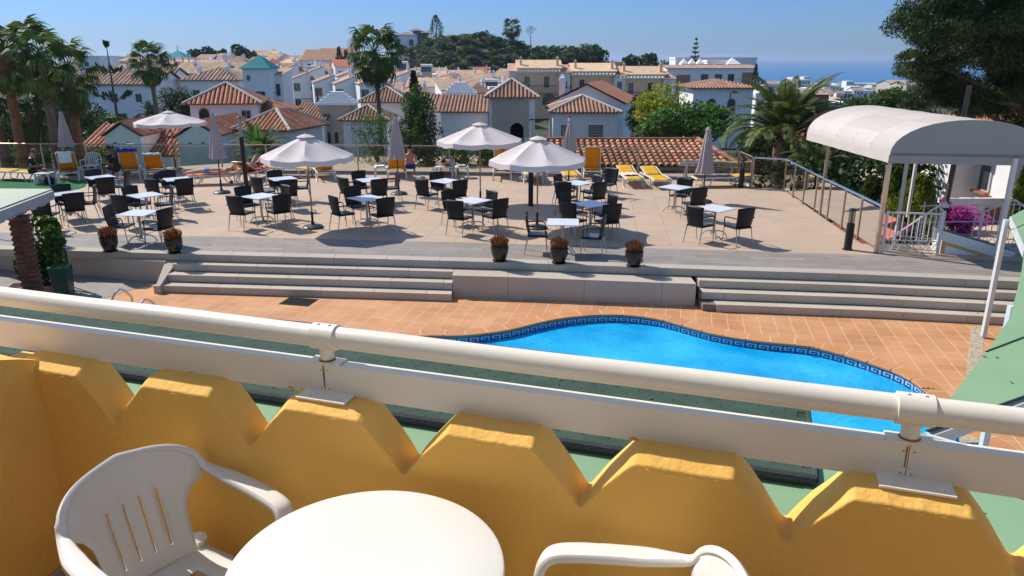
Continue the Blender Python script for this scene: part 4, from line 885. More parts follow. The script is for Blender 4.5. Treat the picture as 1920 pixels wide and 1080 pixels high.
# --- hilltop villas
house('white and grey villa with hipped roofs on the hilltop', 762, 95, 226, M_(40,226), 7, zz(66,226), 'hip', 1.0, tile=mat('grey_roof', (.22,.19,.18), .9, .1), wins=((-2.5,-2.0,1.6,1.8),(1.5,-2.0,1.2,1.6)), zb=5.5)
house('grey square tower of the hilltop villa', 781, 90, 229, M_(12,229), 3, zz(58,229), 'pyr', .8, wall=mat('grey_stone_wall', (.20,.18,.18), .9, .1), tile=MATS['grey_roof'], oh=.9, zb=5.5, name='tower', cat='tower')
house('small grey pavilion right of the hilltop villa tower', 793, 92, 234, M_(16,234), 4, zz(62,234), 'hip', .7, wall=MATS['grey_stone_wall'], tile=MATS['grey_roof'], oh=.6, zb=5.5, name='pavilion', cat='house')
house('pinkish villa with hipped roofs right of the hilltop palm', 851, 85, 236, M_(42,236), 8, zz(76,236), 'hip', .9, wall=mat('pink_wall', (.42,.25,.21), .9, .1), tile=mat('mauve_roof', (.24,.12,.11), .9, .1), zb=5.5)
house('raised pink tower block of the right hilltop villa', 842, 85, 233, M_(18,233), 4, zz(70,233), 'pyr', .9, wall=MATS['pink_wall'], tile=MATS['mauve_roof'], oh=.5, zb=5.5, name='tower', cat='tower')
# --- far white town by the sea
rt = random.Random(11); kk = 0
far_words = []
FT = [(1438,24,420,163),(1452,22,380,158),(1470,26,520,155),(1492,30,600,152),(1508,24,500,150),(1530,26,560,158),(1515,34,340,167),(1478,34,300,176),(1545,22,700,158),(1562,30,800,160),(1588,44,820,158),(1593,14,700,153),(1625,60,900,157),(1660,44,860,160),(1640,26,520,168),(1612,26,480,170),(1590,22,450,176),(1570,30,380,178),(1665,40,600,166),(1690,38,300,158),(1715,36,290,160),(1436,22,240,178),(1428,20,220,187),(1455,20,260,184),(1545,30,250,185),(1575,34,240,192),(1605,24,560,163),(1500,28,700,146),(1512,12,640,145),(1688,30,700,160),(1415,18,300,170),(1640,24,700,163),(1550,20,420,172),(1530,20,330,178)]
desc = ['with a terracotta parapet','narrow and tall','stepped with roof terrace','wide and low','square with roof room','in pale blue shade','broad fronted','with low tiled roof','tiny and distant','long and low by the shore','long hotel block by the shore','slim tower like','longest shoreline block','second shoreline block','cubic mid town','small cubic','with dark doorway','flat fronted','wide mid town','beige apartment block by the big pine','second beige block by the big pine','small left cluster','lower left cluster','with arched loggia','with blue shaded front','with white balustrade','mid row cubic','topmost roof terrace','roof tower','far right low','behind the white hipped house','thin mid row','lower mid row','near the date palm crown']
for (xc,w_,Y,ye), ds in zip(FT, desc):
    beige = xc in (1690,1715); h_ = 7 if not beige else 9
    W_ = M_(w_,Y); fl_ = rt.random() < .7
    wn = [( -W_*.36+W_*.24*i, -1.6-2.9*j, min(1.3,W_*.12), 1.3) for i in range(4) for j in range(2)]
    house(f'white seaside town building {ds}', xc, ye+12, Y, W_, 8+W_*.3, zz(ye,Y), 'flat' if fl_ else rt.choice(('hip','gx')), 1.4, wall=m_white if not beige else mat('beige_block', (.52,.47,.44), .9, .05), tile=m_tilefar, wins=wn, yaw=rt.choice((0,8,-10)), name='town_building', cat='building', zb=zz(ye,Y)-rt.uniform(9,14) if Y > 450 else None)
rt2 = random.Random(77); cw_ = ['broad','slim','low','tall','stepped','square']; used_ = set()
for q_ in range(34):
    x = 1425 + q_*9.2 + rt2.uniform(-4,4); Y = rt2.choice((330,420,520,640,780)); ye = {330:174,420:169,520:165,640:161,780:158}[Y] + rt2.uniform(-3,4); w_ = rt2.uniform(12,24)
    lb_ = f"{cw_[q_ % 6]} small white seaside house, {('first','second','third','fourth','last')[(330,420,520,640,780).index(Y)]} row towards the sea, {('far left','left','middle','right','far right','under the pine')[q_//6]} of the town"
    house(lb_, x, ye+12, Y, M_(w_,Y), M_(w_,Y)*.8, zz(ye,Y), rt2.choice(('flat','flat','gx')), 1.2, tile=m_tilefar, yaw=rt2.choice((-25,0,20)), wins=((-M_(w_,Y)*.25,-1.6,1.0,1.4),(M_(w_,Y)*.2,-1.6,1.0,1.4)), group='small white houses of the seaside town', name='town_house')
house('white building with a colonnade balustrade left of the arched canopy', 1570, 215, 120, M_(52,120), 8, zz(197,120), 'flat', 0, wins=tuple((-1.9+.42*i,-.6,.22,.7) for i in range(10)))
house('white house with reddish roof behind the date palm', 1432, 215, 95, M_(36,95), 8, zz(180,95), 'flat', 0, wins=((-.6,-1.2,.7,.9),(.6,-1.2,.7,.9)))
house('brown walled house between the date palm and the arched canopy', 1530, 220, 80, M_(40,80), 6, zz(178,80), 'mf', .3, wall=m_brownpanel, wins=())
house('orange roofed house below the big pine', 1700, 200, 120, M_(50,120), 7, zz(190,120), 'hip', 1.2, tile=m_tilered)
# ================================================================== TREES
def at(x, Y, dz=0): p = D(x, 200, Y); return (p.x, Y, hz_base(p.x, Y)+dz)
def fp(label, x, ytop, Y, ybase=None, **k):
    b = at(x, Y); h = zz(ytop, Y) - b[2]; return fan_palm(label, b, h, **k)
fp('tall fan palm with a slim bare trunk in the centre of the village', 712, 96, 52, r=1.2, n=32, seed=1, trunk_r=.15, lean=-.15, skirt=16)
fp('slim fan palm rising over the white houses left of the teal belvedere', 293, 112, 60, r=1.0, n=26, seed=2, trunk_r=.17, lean=-.1, skirt=12)
g6 = 'fan palms crowded at the far left'
fp('fan palm with reddish trunk cut by the left photo edge', 25, 100, 31, r=.84, n=22, seed=3, trunk_r=.2, red=True, group=g6, skirt=9)
fp('fan palm with grey trunk second from the left edge', 92, 110, 30, r=.80, n=20, seed=4, trunk_r=.17, group=g6, skirt=8, lean=.0)
fp('fan palm with red trunk top rightmost of the crowded left palms', 133, 135, 31.5, r=.84, n=22, seed=5, trunk_r=.19, red=True, group=g6, skirt=9, lean=.1)
fp('tall fan palm behind the left pair with the highest crown', 70, 82, 34, r=.80, n=20, seed=6, trunk_r=.15, group=g6, skirt=7)
fp('short fan palm with yellowing skirt between the left trunks', 52, 196, 33, r=.85, n=22, seed=7, trunk_r=.2, group=g6, skirt=9)
fp('fan palm crown half out of frame at the upper left', -8, 92, 33, r=.84, n=20, seed=8, trunk_r=.2, group=g6, skirt=5)
# date palms
b = at(1455, 31); date_palm('bushy date palm with long arching fronds right of the long red roof', (D(1470,260,30.5).x,30.5,-3.2), zz(262,30.5)+3.2, 3.3, 60, 3, .35)
date_palm('young date palm with golden lower fronds at the foot of the big one', (D(1535,320,26.5).x,26.5,-3.2), zz(330,26.5)+3.2, 1.9, 26, 4, .22)
date_palm('bright green young palm behind the black lamp post at left', (D(492,290,32).x,32,-3.4), zz(285,32)+3.3, 1.7, 30, 5, .2, mt=m_leafbright)
date_palm('small drooping palm among the shrubs by the slim fan palm', (at(282,70)), 3.2, 2.1, 24, 6, .2, mt=m_leafdark)
# conifers
cypress('narrow dark cypress tip rising over the rounded conifer', (D(778,200,50).x,50,-4), zz(138,50)+4, 1.3, 2, 1700)
bush('conifer', 'rounded dark green conifer right of the tall centre palm', 'conifer', (D(778,240,47).x,47,-4), 3.4, 3, zz(178,47)+4.6, m_leafmid, 7500, .12, seed=4, lump=26, lumpr=.32, asp=.3)
cypress('dark cypress pair left tree below the skyline', at(642,150), zz(90,150)-at(642,150)[2], 2.6, 5, 900)
cypress('dark cypress pair right tree below the skyline', at(655,152), zz(95,152)-at(655,152)[2], 3.0, 6, 900)
cypress('small cypress beside the terraced houses', at(545,95), 4.2, 1.2, 7, 500); cypress('little cypress before the white stepped houses', at(597,100), 3.6, 1.1, 8, 450)
cypress('round topped cypress at the right end of the apartment block', at(1411,128), zz(122,128)-at(1411,128)[2], 1.6, 9, 600)
cypress('dark cypress in front of the ochre townhouses', at(1219,100), zz(165,100)-at(1219,100)[2], 1.7, 10, 600); cypress('slim cypress by the white hipped house', at(1275,90), zz(180,90)-at(1275,90)[2], 1.1, 11, 450)
def araucaria(label, base, h, w_, seed=0, tiers=12, sparse=False):
    t = thing('norfolk_pine', label, 'conifer', base); part('trunk', MB().tube([(0,0,-1),(0,0,h)], [w_*.035+.03,.02], 6), m_bark, t); C = []; Dd = []; mb = MB(); g = random.Random(seed)
    for j in range(tiers):
        f = j/(tiers-1); z = h*(.12+.86*f); L_ = w_/2*(1-f)**.8+.15; nb = 5 if sparse else 7
        for k in range(nb):
            a = 2*math.pi*k/nb + j*1.1; up_ = .42 if sparse else .18; e = Vector((math.cos(a)*L_, math.sin(a)*L_, L_*up_)); mb.tube([(0,0,z), Vector((0,0,z))+e], [.03,.012], 4)
            nn_ = max(6, int(L_*16))
            for q in range(nn_):
                s_ = (.45 if sparse else .15) + (.55 if sparse else .85)*q/nn_; p_ = Vector((0,0,z)) + e*s_; C.append((p_.x+g.gauss(0,.08)*w_*.16, p_.y+g.gauss(0,.08)*w_*.16, p_.z+.04+g.gauss(0,.02)*w_)); Dd.append((e.x/L_*.6,e.y/L_*.6,.8))
    part('branches', mb, m_bark, t); link('needles', leaf_mesh('needles', np.array(C), .045*w_*.8+.05, m_cypress, .35, seed=seed, dirs=np.array(Dd)), t); return t
b = at(1297,150); araucaria('symmetrical Norfolk pine above the apartment block skyline', b, zz(71,150)-b[2], 4.2, 1, 15)
b = at(217,58); araucaria('sparse Norfolk pine with few whorls left of the slim fan palm', b, zz(78,58)-b[2], 4.6, 2, 5, True)
# hilltop palms and trees
b = (D(818,70,228).x,228,8); cypress('tall palm and cypress column on the hilltop', b, zz(29,228)-8, 5.0, 21, 1400, mt=m_cypress)
cypress('narrow cypress on the hill crest', (D(913,80,225).x,225,7.5), zz(57,225)-7.5, 3.3, 22, 800)
t = fan_palm('dark date palm on the hill crest', (D(960,80,222).x,222,7), zz(52,222)-7, 1.9, 24, 9, .3, skirt=6)
t = thing('bare_tree', 'leafless grey tree on the hill crest', 'tree', (D(995,85,222).x,222,6.8)); mb = MB(); gg = random.Random(4)
def br(p, d_, L_, r_, n_):
    q = p + d_*L_; mb.tube([p,q],[r_,r_*.65],4,caps=False)
    if n_ > 0:
        for _ in range(3): br(q, (d_+Vector((gg.gauss(0,.5),gg.gauss(0,.5),gg.gauss(.1,.3)))).normalized(), L_*.68, r_*.62, n_-1)
br(Vector((0,0,0)), Vector((0,0,1)), 2.3, .14, 4); part('branches', mb, mat('grey_bark', (.22,.19,.17), .9, .1), t)
# hill scrub: individual round trees
rs = random.Random(5); pool_me = [leaf_mesh('crown', blob(1100,(0,0,.45),(.5,.5,.5),seed=s_,lump=10,lumpr=.40), .060, m_, .55, seed=s_) for s_, m_ in ((31,m_leafdark),(32,m_leafdark),(33,m_leafmid),(34,m_cypress),(35,leafmat('olive_leaf',(.09,.12,.05),(.11,.13,.07))),(36,m_leafbright))]
def rtree(label, x, Y, w_, h_, k, group=None, sink=.12, zb=None):
    b = at(x, Y); z = zb if zb is not None else b[2]; t = thing('round_tree', label, 'tree', (b[0],Y,z-h_*sink), rs.uniform(0,6), group); o = link('crown', pool_me[k], t); o.scale = (w_,w_,h_); o.location = (0,0,h_*.05); return t
adj = ['dark','olive green','mid green','blackish','grey green']; pos = []
sc_pts = []
for Y in (196,203,210,217,224,231):
    for x in range(745, 1060, 15): sc_pts.append((x+rs.uniform(-6,6), Y+rs.uniform(-3,3)))
n = 0
for (x, Y) in sc_pts:
    if x < 800 and Y > 222: continue
    if x < 790 and Y > 205 and rs.random() < .6: continue
    w_ = rs.uniform(3.2,6.2); k_ = rs.choice((0,1,2,2,4,4,5)); rtree(f"{('dark','deep green','mid green','','olive','bright green')[k_]} rounded tree on the {('foot','lower slope','middle slope','upper slope','shoulder','crest')[min(5,int((Y-193)/7))]} of the hill, {('left end','left side','centre','right side','right end')[min(4,max(0,int((x-745)/63)))]}", x, Y, w_, w_*rs.uniform(.55,.8), k_, 'rounded trees covering the hill', .25); n += 1
for i,(x,Y,w_,ytop,k,lab) in enumerate(((1082,200,11,80,4,'broad olive tree mass right of the hill'),(1110,198,12,79,2,'large bright domed tree right of the hill'),(1050,202,9,84,1,'dark domed tree at the hill foot'),(1128,196,8,88,0,'shadowed domed tree above the sandy roofs'),(1035,205,6,84,2,'bright clipped tree at the right end of the crest'),(1182,190,8,101,0,'dark tree behind the middle ochre chimneys'),(1200,188,6,104,1,'smaller dark tree beside it'),(1240,170,8,101,4,'loose green tree behind the rightmost townhouse'),(1215,200,7,100,0,'far tree above the rightmost townhouse'))):
    b = at(x,Y); rtree(lab, x, Y, w_, (zz(ytop,Y)-b[2]+1)/1.0, k, None, .1)
for i,(x,w_,yt,lab) in enumerate(((378,5.5,91,'leftmost of the round headed pines on the left skyline'),(405,5.5,89,'second round headed pine on the left skyline'),(432,4.2,91,'smaller third round headed pine on the left skyline'),(462,6.5,86,'widest round headed pine on the left skyline'),(482,3,95,'half hidden round pine at the right of the left skyline row'))):
    zt_ = zz(yt,185); rtree(lab, x, 185, w_, 5.2, 3 if i % 2 else 0, 'round headed pines on the left skyline', 0, zt_-5.0)
# village greenery
for (x,Y,w_,h_,yc,m_,lab,nm,sz_) in (
 (1232,48.5,3.4,3.4,210,m_leafyellow,'yellow-green tree between the villas right of centre','yellow_tree',.10),
 (1198,50,2.0,3.4,232,m_leafdark,'dark green tree under the yellow-green one','green_tree',.10),
 (1293,46,6.2,3.0,236,m_leafbright,'bright glossy leafed bush before the arched window house','leafy_bush',.13),
 (1245,45,2.6,2.6,246,m_leafmid,'mid green bush left end of the glossy bush','leafy_bush',.11),
 (870,36,2.4,1.7,292,m_leafbright,'flowering garden bush behind the glass fence near the middle parasol','leafy_bush',.07),
 (910,36,1.6,1.2,300,m_leafmid,'small bush right of the flowering garden bush','leafy_bush',.07),
 (705,37,2.8,3.2,272,m_leafmid,'thin grey-green shrub at the foot of the tall palm','thin_shrub',.05),
 (330,66,3.2,3.4,205,m_leafdark,'dark shrub right of the slim fan palm trunk','dark_shrub',.09),
 (345,64,2.6,3.0,212,m_leafdark,'second dark shrub below the white houses at left','dark_shrub',.09),
 (170,62,4.2,2.4,235,m_leafdark,'dark hedge bush before the blue awning house','dark_shrub',.10),
 (205,58,3.6,1.9,240,m_leafmid,'mid green bush left of the twin gables','leafy_bush',.10),
 (120,52,6,3.2,240,m_leafdark,'dark hedge mass behind the left palm trunks','dark_shrub',.12),
 (45,46,8,3.2,238,m_leafdark,'dark hedge mass at the left edge behind the palms','dark_shrub',.12),
 (20,34,3.5,1.3,305,m_leafmid,'grassy green bush behind the fence at the left edge','leafy_bush',.08),
 (150,33.5,4.0,1.2,300,m_leafmid,'low green bush behind the fence by the palm trunks','leafy_bush',.08),
 (1690,60,5,3.2,200,m_leafmid,'green pine foliage just above the arched canopy','green_tree',.11),
 (1605,110,6,2.4,200,m_leafmid,'far green tree clump left of the canopy top','green_tree',.2),
 (800,36,1.5,2.2,300,m_leafdark,'dark shrub behind the fence right of the conifer','dark_shrub',.08),
 (1420,33,3.0,2.6,300,m_leafdark,'dark shrub below the big date palm','dark_shrub',.09),
 (1520,30,4.0,3.2,330,m_leafdark,'dark shrub under the young date palm','dark_shrub',.09),
 (1190,140,3,2.4,150,m_leafmid,'little tree between the ochre townhouses','green_tree',.12),
 (965,60,2.2,1.6,175,m_leafmid,'small bush among the village roofs','leafy_bush',.09)):
    c = D(x,yc,Y); bush(nm, lab, 'bush' if 'tree' not in nm else 'tree', (c.x,Y,c.z-h_*.5), w_, w_*.7, h_, m_, int(900+w_*h_*(260 if sz_ < .15 else 60)), sz_, seed=int(x), lump=14)
for q_,(x_,Y_,y_) in enumerate(((1590,130,200),(1620,150,196),(1650,120,203),(1680,140,198),(1610,170,190),(1660,190,187),(1720,130,200),(1560,150,197),(1500,110,200),(1640,90,210),(1695,95,210))):
    c = D(x_,y_,Y_); bush('round_bush', ('dark','mid green','bluish')[q_ % 3]+' tree among the far white houses, '+('left of the canopy crest','above the canopy crest','right of the canopy crest','under the pine tip','behind the canopy crest','far behind the pine tip','right under the pine','by the colonnade house','behind the date palm','low over the canopy','low under the pine')[q_], 'tree', (c.x,Y_,c.z-2.2), 4.6, 4, 3.6, (m_leafdark,m_leafmid,m_leafdark)[q_ % 3], 1100, .17, seed=80+q_, lump=14)
# big pine at the right
t = thing('large_pine', 'large dark pine whose branches fill the upper right corner', 'pine tree', (15.8,22.5,-3.0)); C = []; gp_ = np.random.default_rng(9)
limbs = [((10.9,20.5,5.2),(1.15,1.3,1.0)),((11.6,21,6.0),(1.5,1.5,1.1)),((12.6,21,6.4),(1.7,1.6,1.2)),((13.0,21,5.0),(1.9,1.7,1.1)),((11.7,21,4.9),(1.1,1.2,.75)),((11.35,21.5,4.0),(1.05,1.1,.40)),((10.85,21,4.32),(.5,.6,.22)),((12.2,22,3.9),(1.2,1.3,.6)),((13.2,22,4.1),(1.7,1.5,1.1)),((14.6,22,4.9),(2.0,1.8,1.8)),((14.9,22,6.4),(2.3,2,1.4)),((13.0,22.5,3.3),(1.2,1.2,.55)),((14.4,22.5,3.4),(1.4,1.3,.8)),((15.9,22,3.6),(1.6,1.4,1.3)),((16.6,22,5.4),(2.2,2,2.0)),((13.3,23,2.9),(1.7,1.3,.7)),((15.4,23,2.7),(2.0,1.5,.9)),((12.2,20.8,7.4),(2.2,1.6,1.0))]
C = np.concatenate([blob(int(5200*(r_[0]*r_[2])**.7), c_, r_, seed=40+i, lump=16, lumpr=.34, shell=.25) for i,(c_,r_) in enumerate(limbs)]) - np.array([15.8,22.5,-3.0])
link('needles', leaf_mesh('needles', C, .085, [m_pine,m_cypress], .17, seed=6, up=.5, midx=(rng.random(len(C))<.45).astype(int)), t)
mb = MB(); mb.tube([(0,0,-1),(0,0,3.5),(-.3,0,7),(-.5,0,10)], [.42,.36,.28,.15], 10); part('trunk', mb, m_bark, t, smooth=True)
for (c_, r_) in limbs: e = Vector(c_)-Vector((15.8,22.5,-3.0)); s0 = Vector((-.1,0,max(3,e.z-1.2))); part('limb', MB().tube([s0, s0.lerp(e,.5)+Vector((0,0,-.2)), e], [.11,.07,.03], 6), m_bark, t)
# street lamp by the arched window house, solar tanks, satellite dish
t = thing('street_lamp', 'thin street lamp in front of the arched window house', 'lamp post', (D(1366,220,70).x,70,-4)); part('pole', MB().tube([(0,0,0),(0,0,zz(173,70)+4),(.35,0,zz(172,70)+4.05)], .05, 6), m_iron, t); part('lamp_head', MB().box(.2,-.12,zz(173,70)+3.95,.6,.12,zz(173,70)+4.08), m_iron, t)
for (x,y,Y,lab) in ((800,128,120,'white solar water tank on a village roof under the hill scrub'),(922,157,100,'white solar water tank beside the village chimneys'),(755,122,128,'white solar water tank right of the tall palm crown')):
    p = D(x,y,Y); t = thing('solar_tank', lab, 'water tank', p); part('tank', MB().tube([(-.9,0,.35),(.9,0,.35)], .28, 10), m_white, t, smooth=True); part('solar_panel', MB().extr([(-.8,-1.2,-.5),(.8,-1.2,-.5),(.8,-.2,.2),(-.8,-.2,.2)], (0,0,.05)), m_pane, t); part('frame', MB().box(-.8,-.1,-1.2,.8,.1,.05), m_frame, t)
p = D(423,108,150); t = thing('satellite_dish', 'white satellite dish on the far left roofs', 'satellite dish', p); part('dish', MB().lathe([(.001,0),(.35,.08),(.6,.25)], 14), m_white, t).rotation_euler = (R(70),0,0); part('mast', MB().tube([(0,0,-2.5),(0,.1,0)], .06, 6), m_iron, t)
# ------------------------------------------------------------------ air
if HAZE:
    hz = bpy.data.materials.new('haze_air'); hz.use_nodes = True; n_ = hz.node_tree; n_.nodes.clear(); o_ = n_.nodes.new('ShaderNodeOutputMaterial'); pv = n_.nodes.new('ShaderNodeVolumePrincipled')
    pv.inputs['Color'].default_value = (.62,.78,1,1); pv.inputs['Density'].default_value = HAZE; pv.inputs['Anisotropy'].default_value = .3; n_.links.new(pv.outputs[0], o_.inputs['Volume'])
    o = part('haze', MB().box(-25000,-60,-62,25000,24500,34), hz, kind='stuff')
# ================================================================== TERRACE FENCE
fpts = [(-20.3,29.75),(-13.5,29.45),(-5.4,29.1),(0,28.7),(3.5,28.25),(8.2,27.2)]
fence = thing('glass_fence', 'long glass balustrade with steel handrail along the back of the terrace', 'glass fence', (0,0,0))
def polylen(P): return [0]+list(np.cumsum([math.dist(a,b) for a,b in zip(P,P[1:])]))
def along(P, s_):
    c = polylen(P); i = min(len(P)-2, int(np.searchsorted(c, s_, side='right'))-1); f = (s_-c[i])/(c[i+1]-c[i])
    return Vector((P[i][0]+(P[i+1][0]-P[i][0])*f, P[i][1]+(P[i+1][1]-P[i][1])*f, 0))
def glass_run(par, P, h, step, gm_, rail_m, rail_r=.022, z0=0, post_m=None, curb=True):
    Lt = polylen(P)[-1]; n_ = max(1, round(Lt/step))
    for k in range(n_+1):
        p = along(P, min(Lt*k/n_, Lt-1e-4)); part('post', MB().cbox(p.x,p.y,z0+h/2,.05,.05,h), post_m or m_post, par)
    for k in range(n_):
        a, b = along(P, Lt*k/n_), along(P, min(Lt*(k+1)/n_, Lt-1e-4)); d_ = (b-a).normalized(); a = a+d_*.04; b = b-d_*.04; nn_ = Vector((-d_.y,d_.x,0))*.005
        part('glass_pane', MB().extr([a-nn_+Vector((0,0,z0+.08)),b-nn_+Vector((0,0,z0+.08)),b-nn_+Vector((0,0,z0+h-.07)),a-nn_+Vector((0,0,z0+h-.07))], nn_*2), gm_, par)
    part('handrail', MB().tube([Vector((x,y,z0+h)) for x,y in P], rail_r, 8), rail_m, par, smooth=True)
    if curb:
        part('kerb', MB().prism([(x,y-.10) for x,y in P]+[(x,y+.12) for x,y in P[::-1]], 0, .07), m_edge, par)
glass_run(fence, fpts, 1.05, 1.75, m_gl, m_post)
f2 = thing('glass_fence', 'glass balustrade with steel posts down the right side of the terrace', 'glass fence', (0,0,0))
glass_run(f2, [(8.2,25.45),(9.12,25.0),(8.84,22.0),(8.45,16.85)], 1.05, 1.1, m_glr, m_chrome, .03, curb=False)
f3 = thing('glass_fence', 'short glass balustrade joining the back and right sides of the terrace', 'glass fence', (0,0,0))
glass_run(f3, [(8.22,27.1),(8.2,25.6)], 1.05, 1.4, m_glr, m_post, .022, curb=False)

# ================================================================== TERRACE FURNITURE PROTOTYPES
m_resin = mat('black_woven_resin', (.008,.009,.011), .42, .15, 20, spec=.32, bump=.3, bscale=90)
m_cush = mat('sky_sheen_seat_resin', (.06,.075,.09), .32, .2, 8, spec=.5)  # lighter blue-grey than the frame: sky reflection on the seats put into the colour
m_leg = mat('aluminium_leg', (.42,.41,.39), .3, .1, 8, metal=.85)
m_top = mat('printed_white_tabletop', (.72,.74,.80), .28, .02, 4, spec=.5)
_n = m_top.node_tree; _v = _n.nodes.new('ShaderNodeTexNoise'); _v.inputs['Scale'].default_value = 5.5; _v.inputs['Detail'].default_value = 7; _v.inputs['Distortion'].default_value = 3
_tc = _n.nodes.new('ShaderNodeTexCoord'); _n.links.new(_tc.outputs['Object'], _v.inputs['Vector'])
_r = _n.nodes.new('ShaderNodeValToRGB'); _r.color_ramp.elements[0].position = .485; _r.color_ramp.elements[0].color = (.72,.74,.80,1)
_e = _r.color_ramp.elements.new(.505); _e.color = (.20,.24,.42,1); _e = _r.color_ramp.elements.new(.52); _e.color = (.72,.74,.80,1); _r.color_ramp.elements[-1].color = (.72,.74,.80,1)
_n.links.new(_v.outputs['Fac'], _r.inputs[0]); _n.links.new(_r.outputs[0], _n.nodes['Principled BSDF'].inputs['Base Color'])
def chair_proto():
    t = thing('armchair', 'x', 'chair', (0,-90,0))
    rows = []
    for j in range(8):
        f = j/7; z = .42+.50*f; hw = .228+.034*f; y = -.205-.075*f - .02*math.sin(f*3.1)
        rows.append([(u*hw, y+.035*u*u, z - (.015*u*u if j == 7 else 0)) for u in np.linspace(-1,1,7)])
    b = part('backrest', MB().grid(rows), m_resin, t, smooth=True); so = b.modifiers.new('Solid','SOLIDIFY'); so.thickness = .02
    part('seat', MB().prism([(-.255,.22),(-.235,.24),(.235,.24),(.255,.22),(.23,-.22),(-.23,-.22)], .405, .445), m_resin, t, bevel=.008)
    part('seat_pad', MB().prism([(-.2,.2),(.2,.2),(.185,-.18),(-.185,-.18)], .4455, .455), m_cush, t)
    for s_ in (-1,1):
        part('armrest', MB().tube([(s_*.245,-.25,.665),(s_*.275,-.1,.672),(s_*.28,.1,.665),(s_*.276,.165,.65),(s_*.268,.185,.6),(s_*.258,.19,.43)], [.017,.02,.02,.018,.015,.014], 7, flat=.8), m_resin, t, smooth=True)
        part('leg', MB().tube([(s_*.24,.2,.41),(s_*.255,.235,0)], [.014,.010], 7), m_leg, t)
        part('leg', MB().tube([(s_*.22,-.2,.41),(s_*.24,-.29,0)], [.014,.010], 7), m_leg, t)
    return t
def table_proto():
    t = thing('bistro_table', 'x', 'table', (0,-90,0))
    part('tabletop', MB().box(-.36,-.36,.715,.36,.36,.735), m_top, t, bevel=.006)
    part('pedestal', MB().tube([(0,0,.714),(0,0,.14)], .032, 12), m_leg, t, smooth=True)
    part('hub', MB().lathe([(.05,.10),(.055,.13),(.04,.17)], 12), m_leg, t, smooth=True)
    for k in range(4):
        a = math.pi/4 + k*math.pi/2; c_, s_ = math.cos(a), math.sin(a)
        part('foot', MB().tube([(c_*r_, s_*r_, z_) for r_, z_ in ((.03,.155),(.12,.17),(.22,.145),(.29,.08),(.325,.012))], .0145, 7), m_leg, t, smooth=True)
    return t
CH = chair_proto(); TB = table_proto(); used = {'c':0,'t':0}
PLACED = []
def put_chair(loc, rz, label):
    if used['c'] == 0: o = CH; o.location = loc; o.rotation_euler = (0,0,rz); o['label'] = label; o['group'] = 'black armchairs at the bistro tables'
    else: o = copy_tree(CH, loc, rz, label, 'black armchairs at the bistro tables')
    used['c'] += 1; return o
# table: corners in the photo (on the plane of the top), words, chairs as (top of back x, y, words)
TABS = [
 ([(95,361),(145,356),(155,361),(102,368)], 'half hidden by the pale green porch corner', [(112,346,'far'),(137,362,'near'),(180,347,'right'),(70,371,'left')]),
 ([(161,331),(207,326),(219,331),(164,338)], 'beside the fake turf at the far left', [(172,318,'far'),(196,333,'near'),(241,320,'right')]),
 ([(301,334),(350,330),(362,336),(316,341)], 'in front of the turquoise towelled sunbed', [(312,319,'far'),(345,335,'near'),(280,336,'left')]),
 ([(239,365),(282,359),(302,365),(265,372)], 'behind the front left table', [(240,349,'far'),(324,348,'right'),(218,366,'left')]),
 ([(219,403),(250,393),(291,394),(277,405)], 'between two heather pots at front left', [(198,386,'left'),(311,391,'right')]),
 ([(449,368),(490,360),(525,366),(485,375)], 'nearest the closed left parasol base', [(436,368,'left'),(453,349,'far'),(529,365,'near'),(538,347,'right')]),
 ([(504,334),(547,330),(557,335),(512,339)], 'behind the black lamp post', [(513,319,'far'),(477,332,'left'),(541,337,'near'),(580,322,'right')]),
 ([(648,370),(692,363),(724,371),(682,380)], 'bluish in the shade of the front parasol', [(621,368,'left'),(658,350,'far'),(724,371,'near')]),
 ([(665,336),(710,332),(722,337),(685,342)], 'in front of the closed parasol and raised orange bed', [(670,320,'far'),(640,333,'left'),(712,336,'near'),(749,322,'right')]),
 ([(807,339),(835,332),(865,339),(832,345)], 'in front of the sunbather with the white towel', [(788,336,'left'),(817,322,'far'),(864,338,'near')]),
 ([(851,375),(877,369),(921,376),(897,382)], 'left of the front centre parasol pole', [(838,356,'far left'),(850,376,'near'),(925,357,'far right'),(941,373,'right')]),
 ([(1054,342),(1077,336),(1115,343),(1085,349)], 'below the upright orange sunbed', [(1043,327,'far left'),(1055,341,'near left'),(1123,328,'far right'),(1128,342,'near right')]),
 ([(1074,380),(1107,375),(1145,384),(1105,389)], 'with a blue shaded top right of the parasol pole', [(1056,360,'far left'),(1063,380,'near left'),(1152,365,'far right'),(1150,383,'near right')]),
 ([(1027,409),(1084,410),(1086,423),(1026,422)], 'squared to the wooden edge by the middle pot', [(984,400,'left'),(1137,405,'right')]),
 ([(1236,350),(1257,344),(1297,351),(1277,357)], 'left of the closed right parasol', [(1286,333,'far'),(1314,352,'right')]),
 ([(1306,389),(1332,382),(1380,391),(1350,399)], 'nearest the glass fence at the right', [(1301,387,'left'),(1403,391,'right')]),
]
SHORT = {'with a blue shaded top right of the parasol pole':'with blue shaded top by the parasol pole','in front of the closed parasol and raised orange bed':'before the closed parasol and orange bed','squared to the wooden edge by the middle pot':'squared to the wooden edge','in front of the sunbather with the white towel':'before the sunbather on the white towel'}
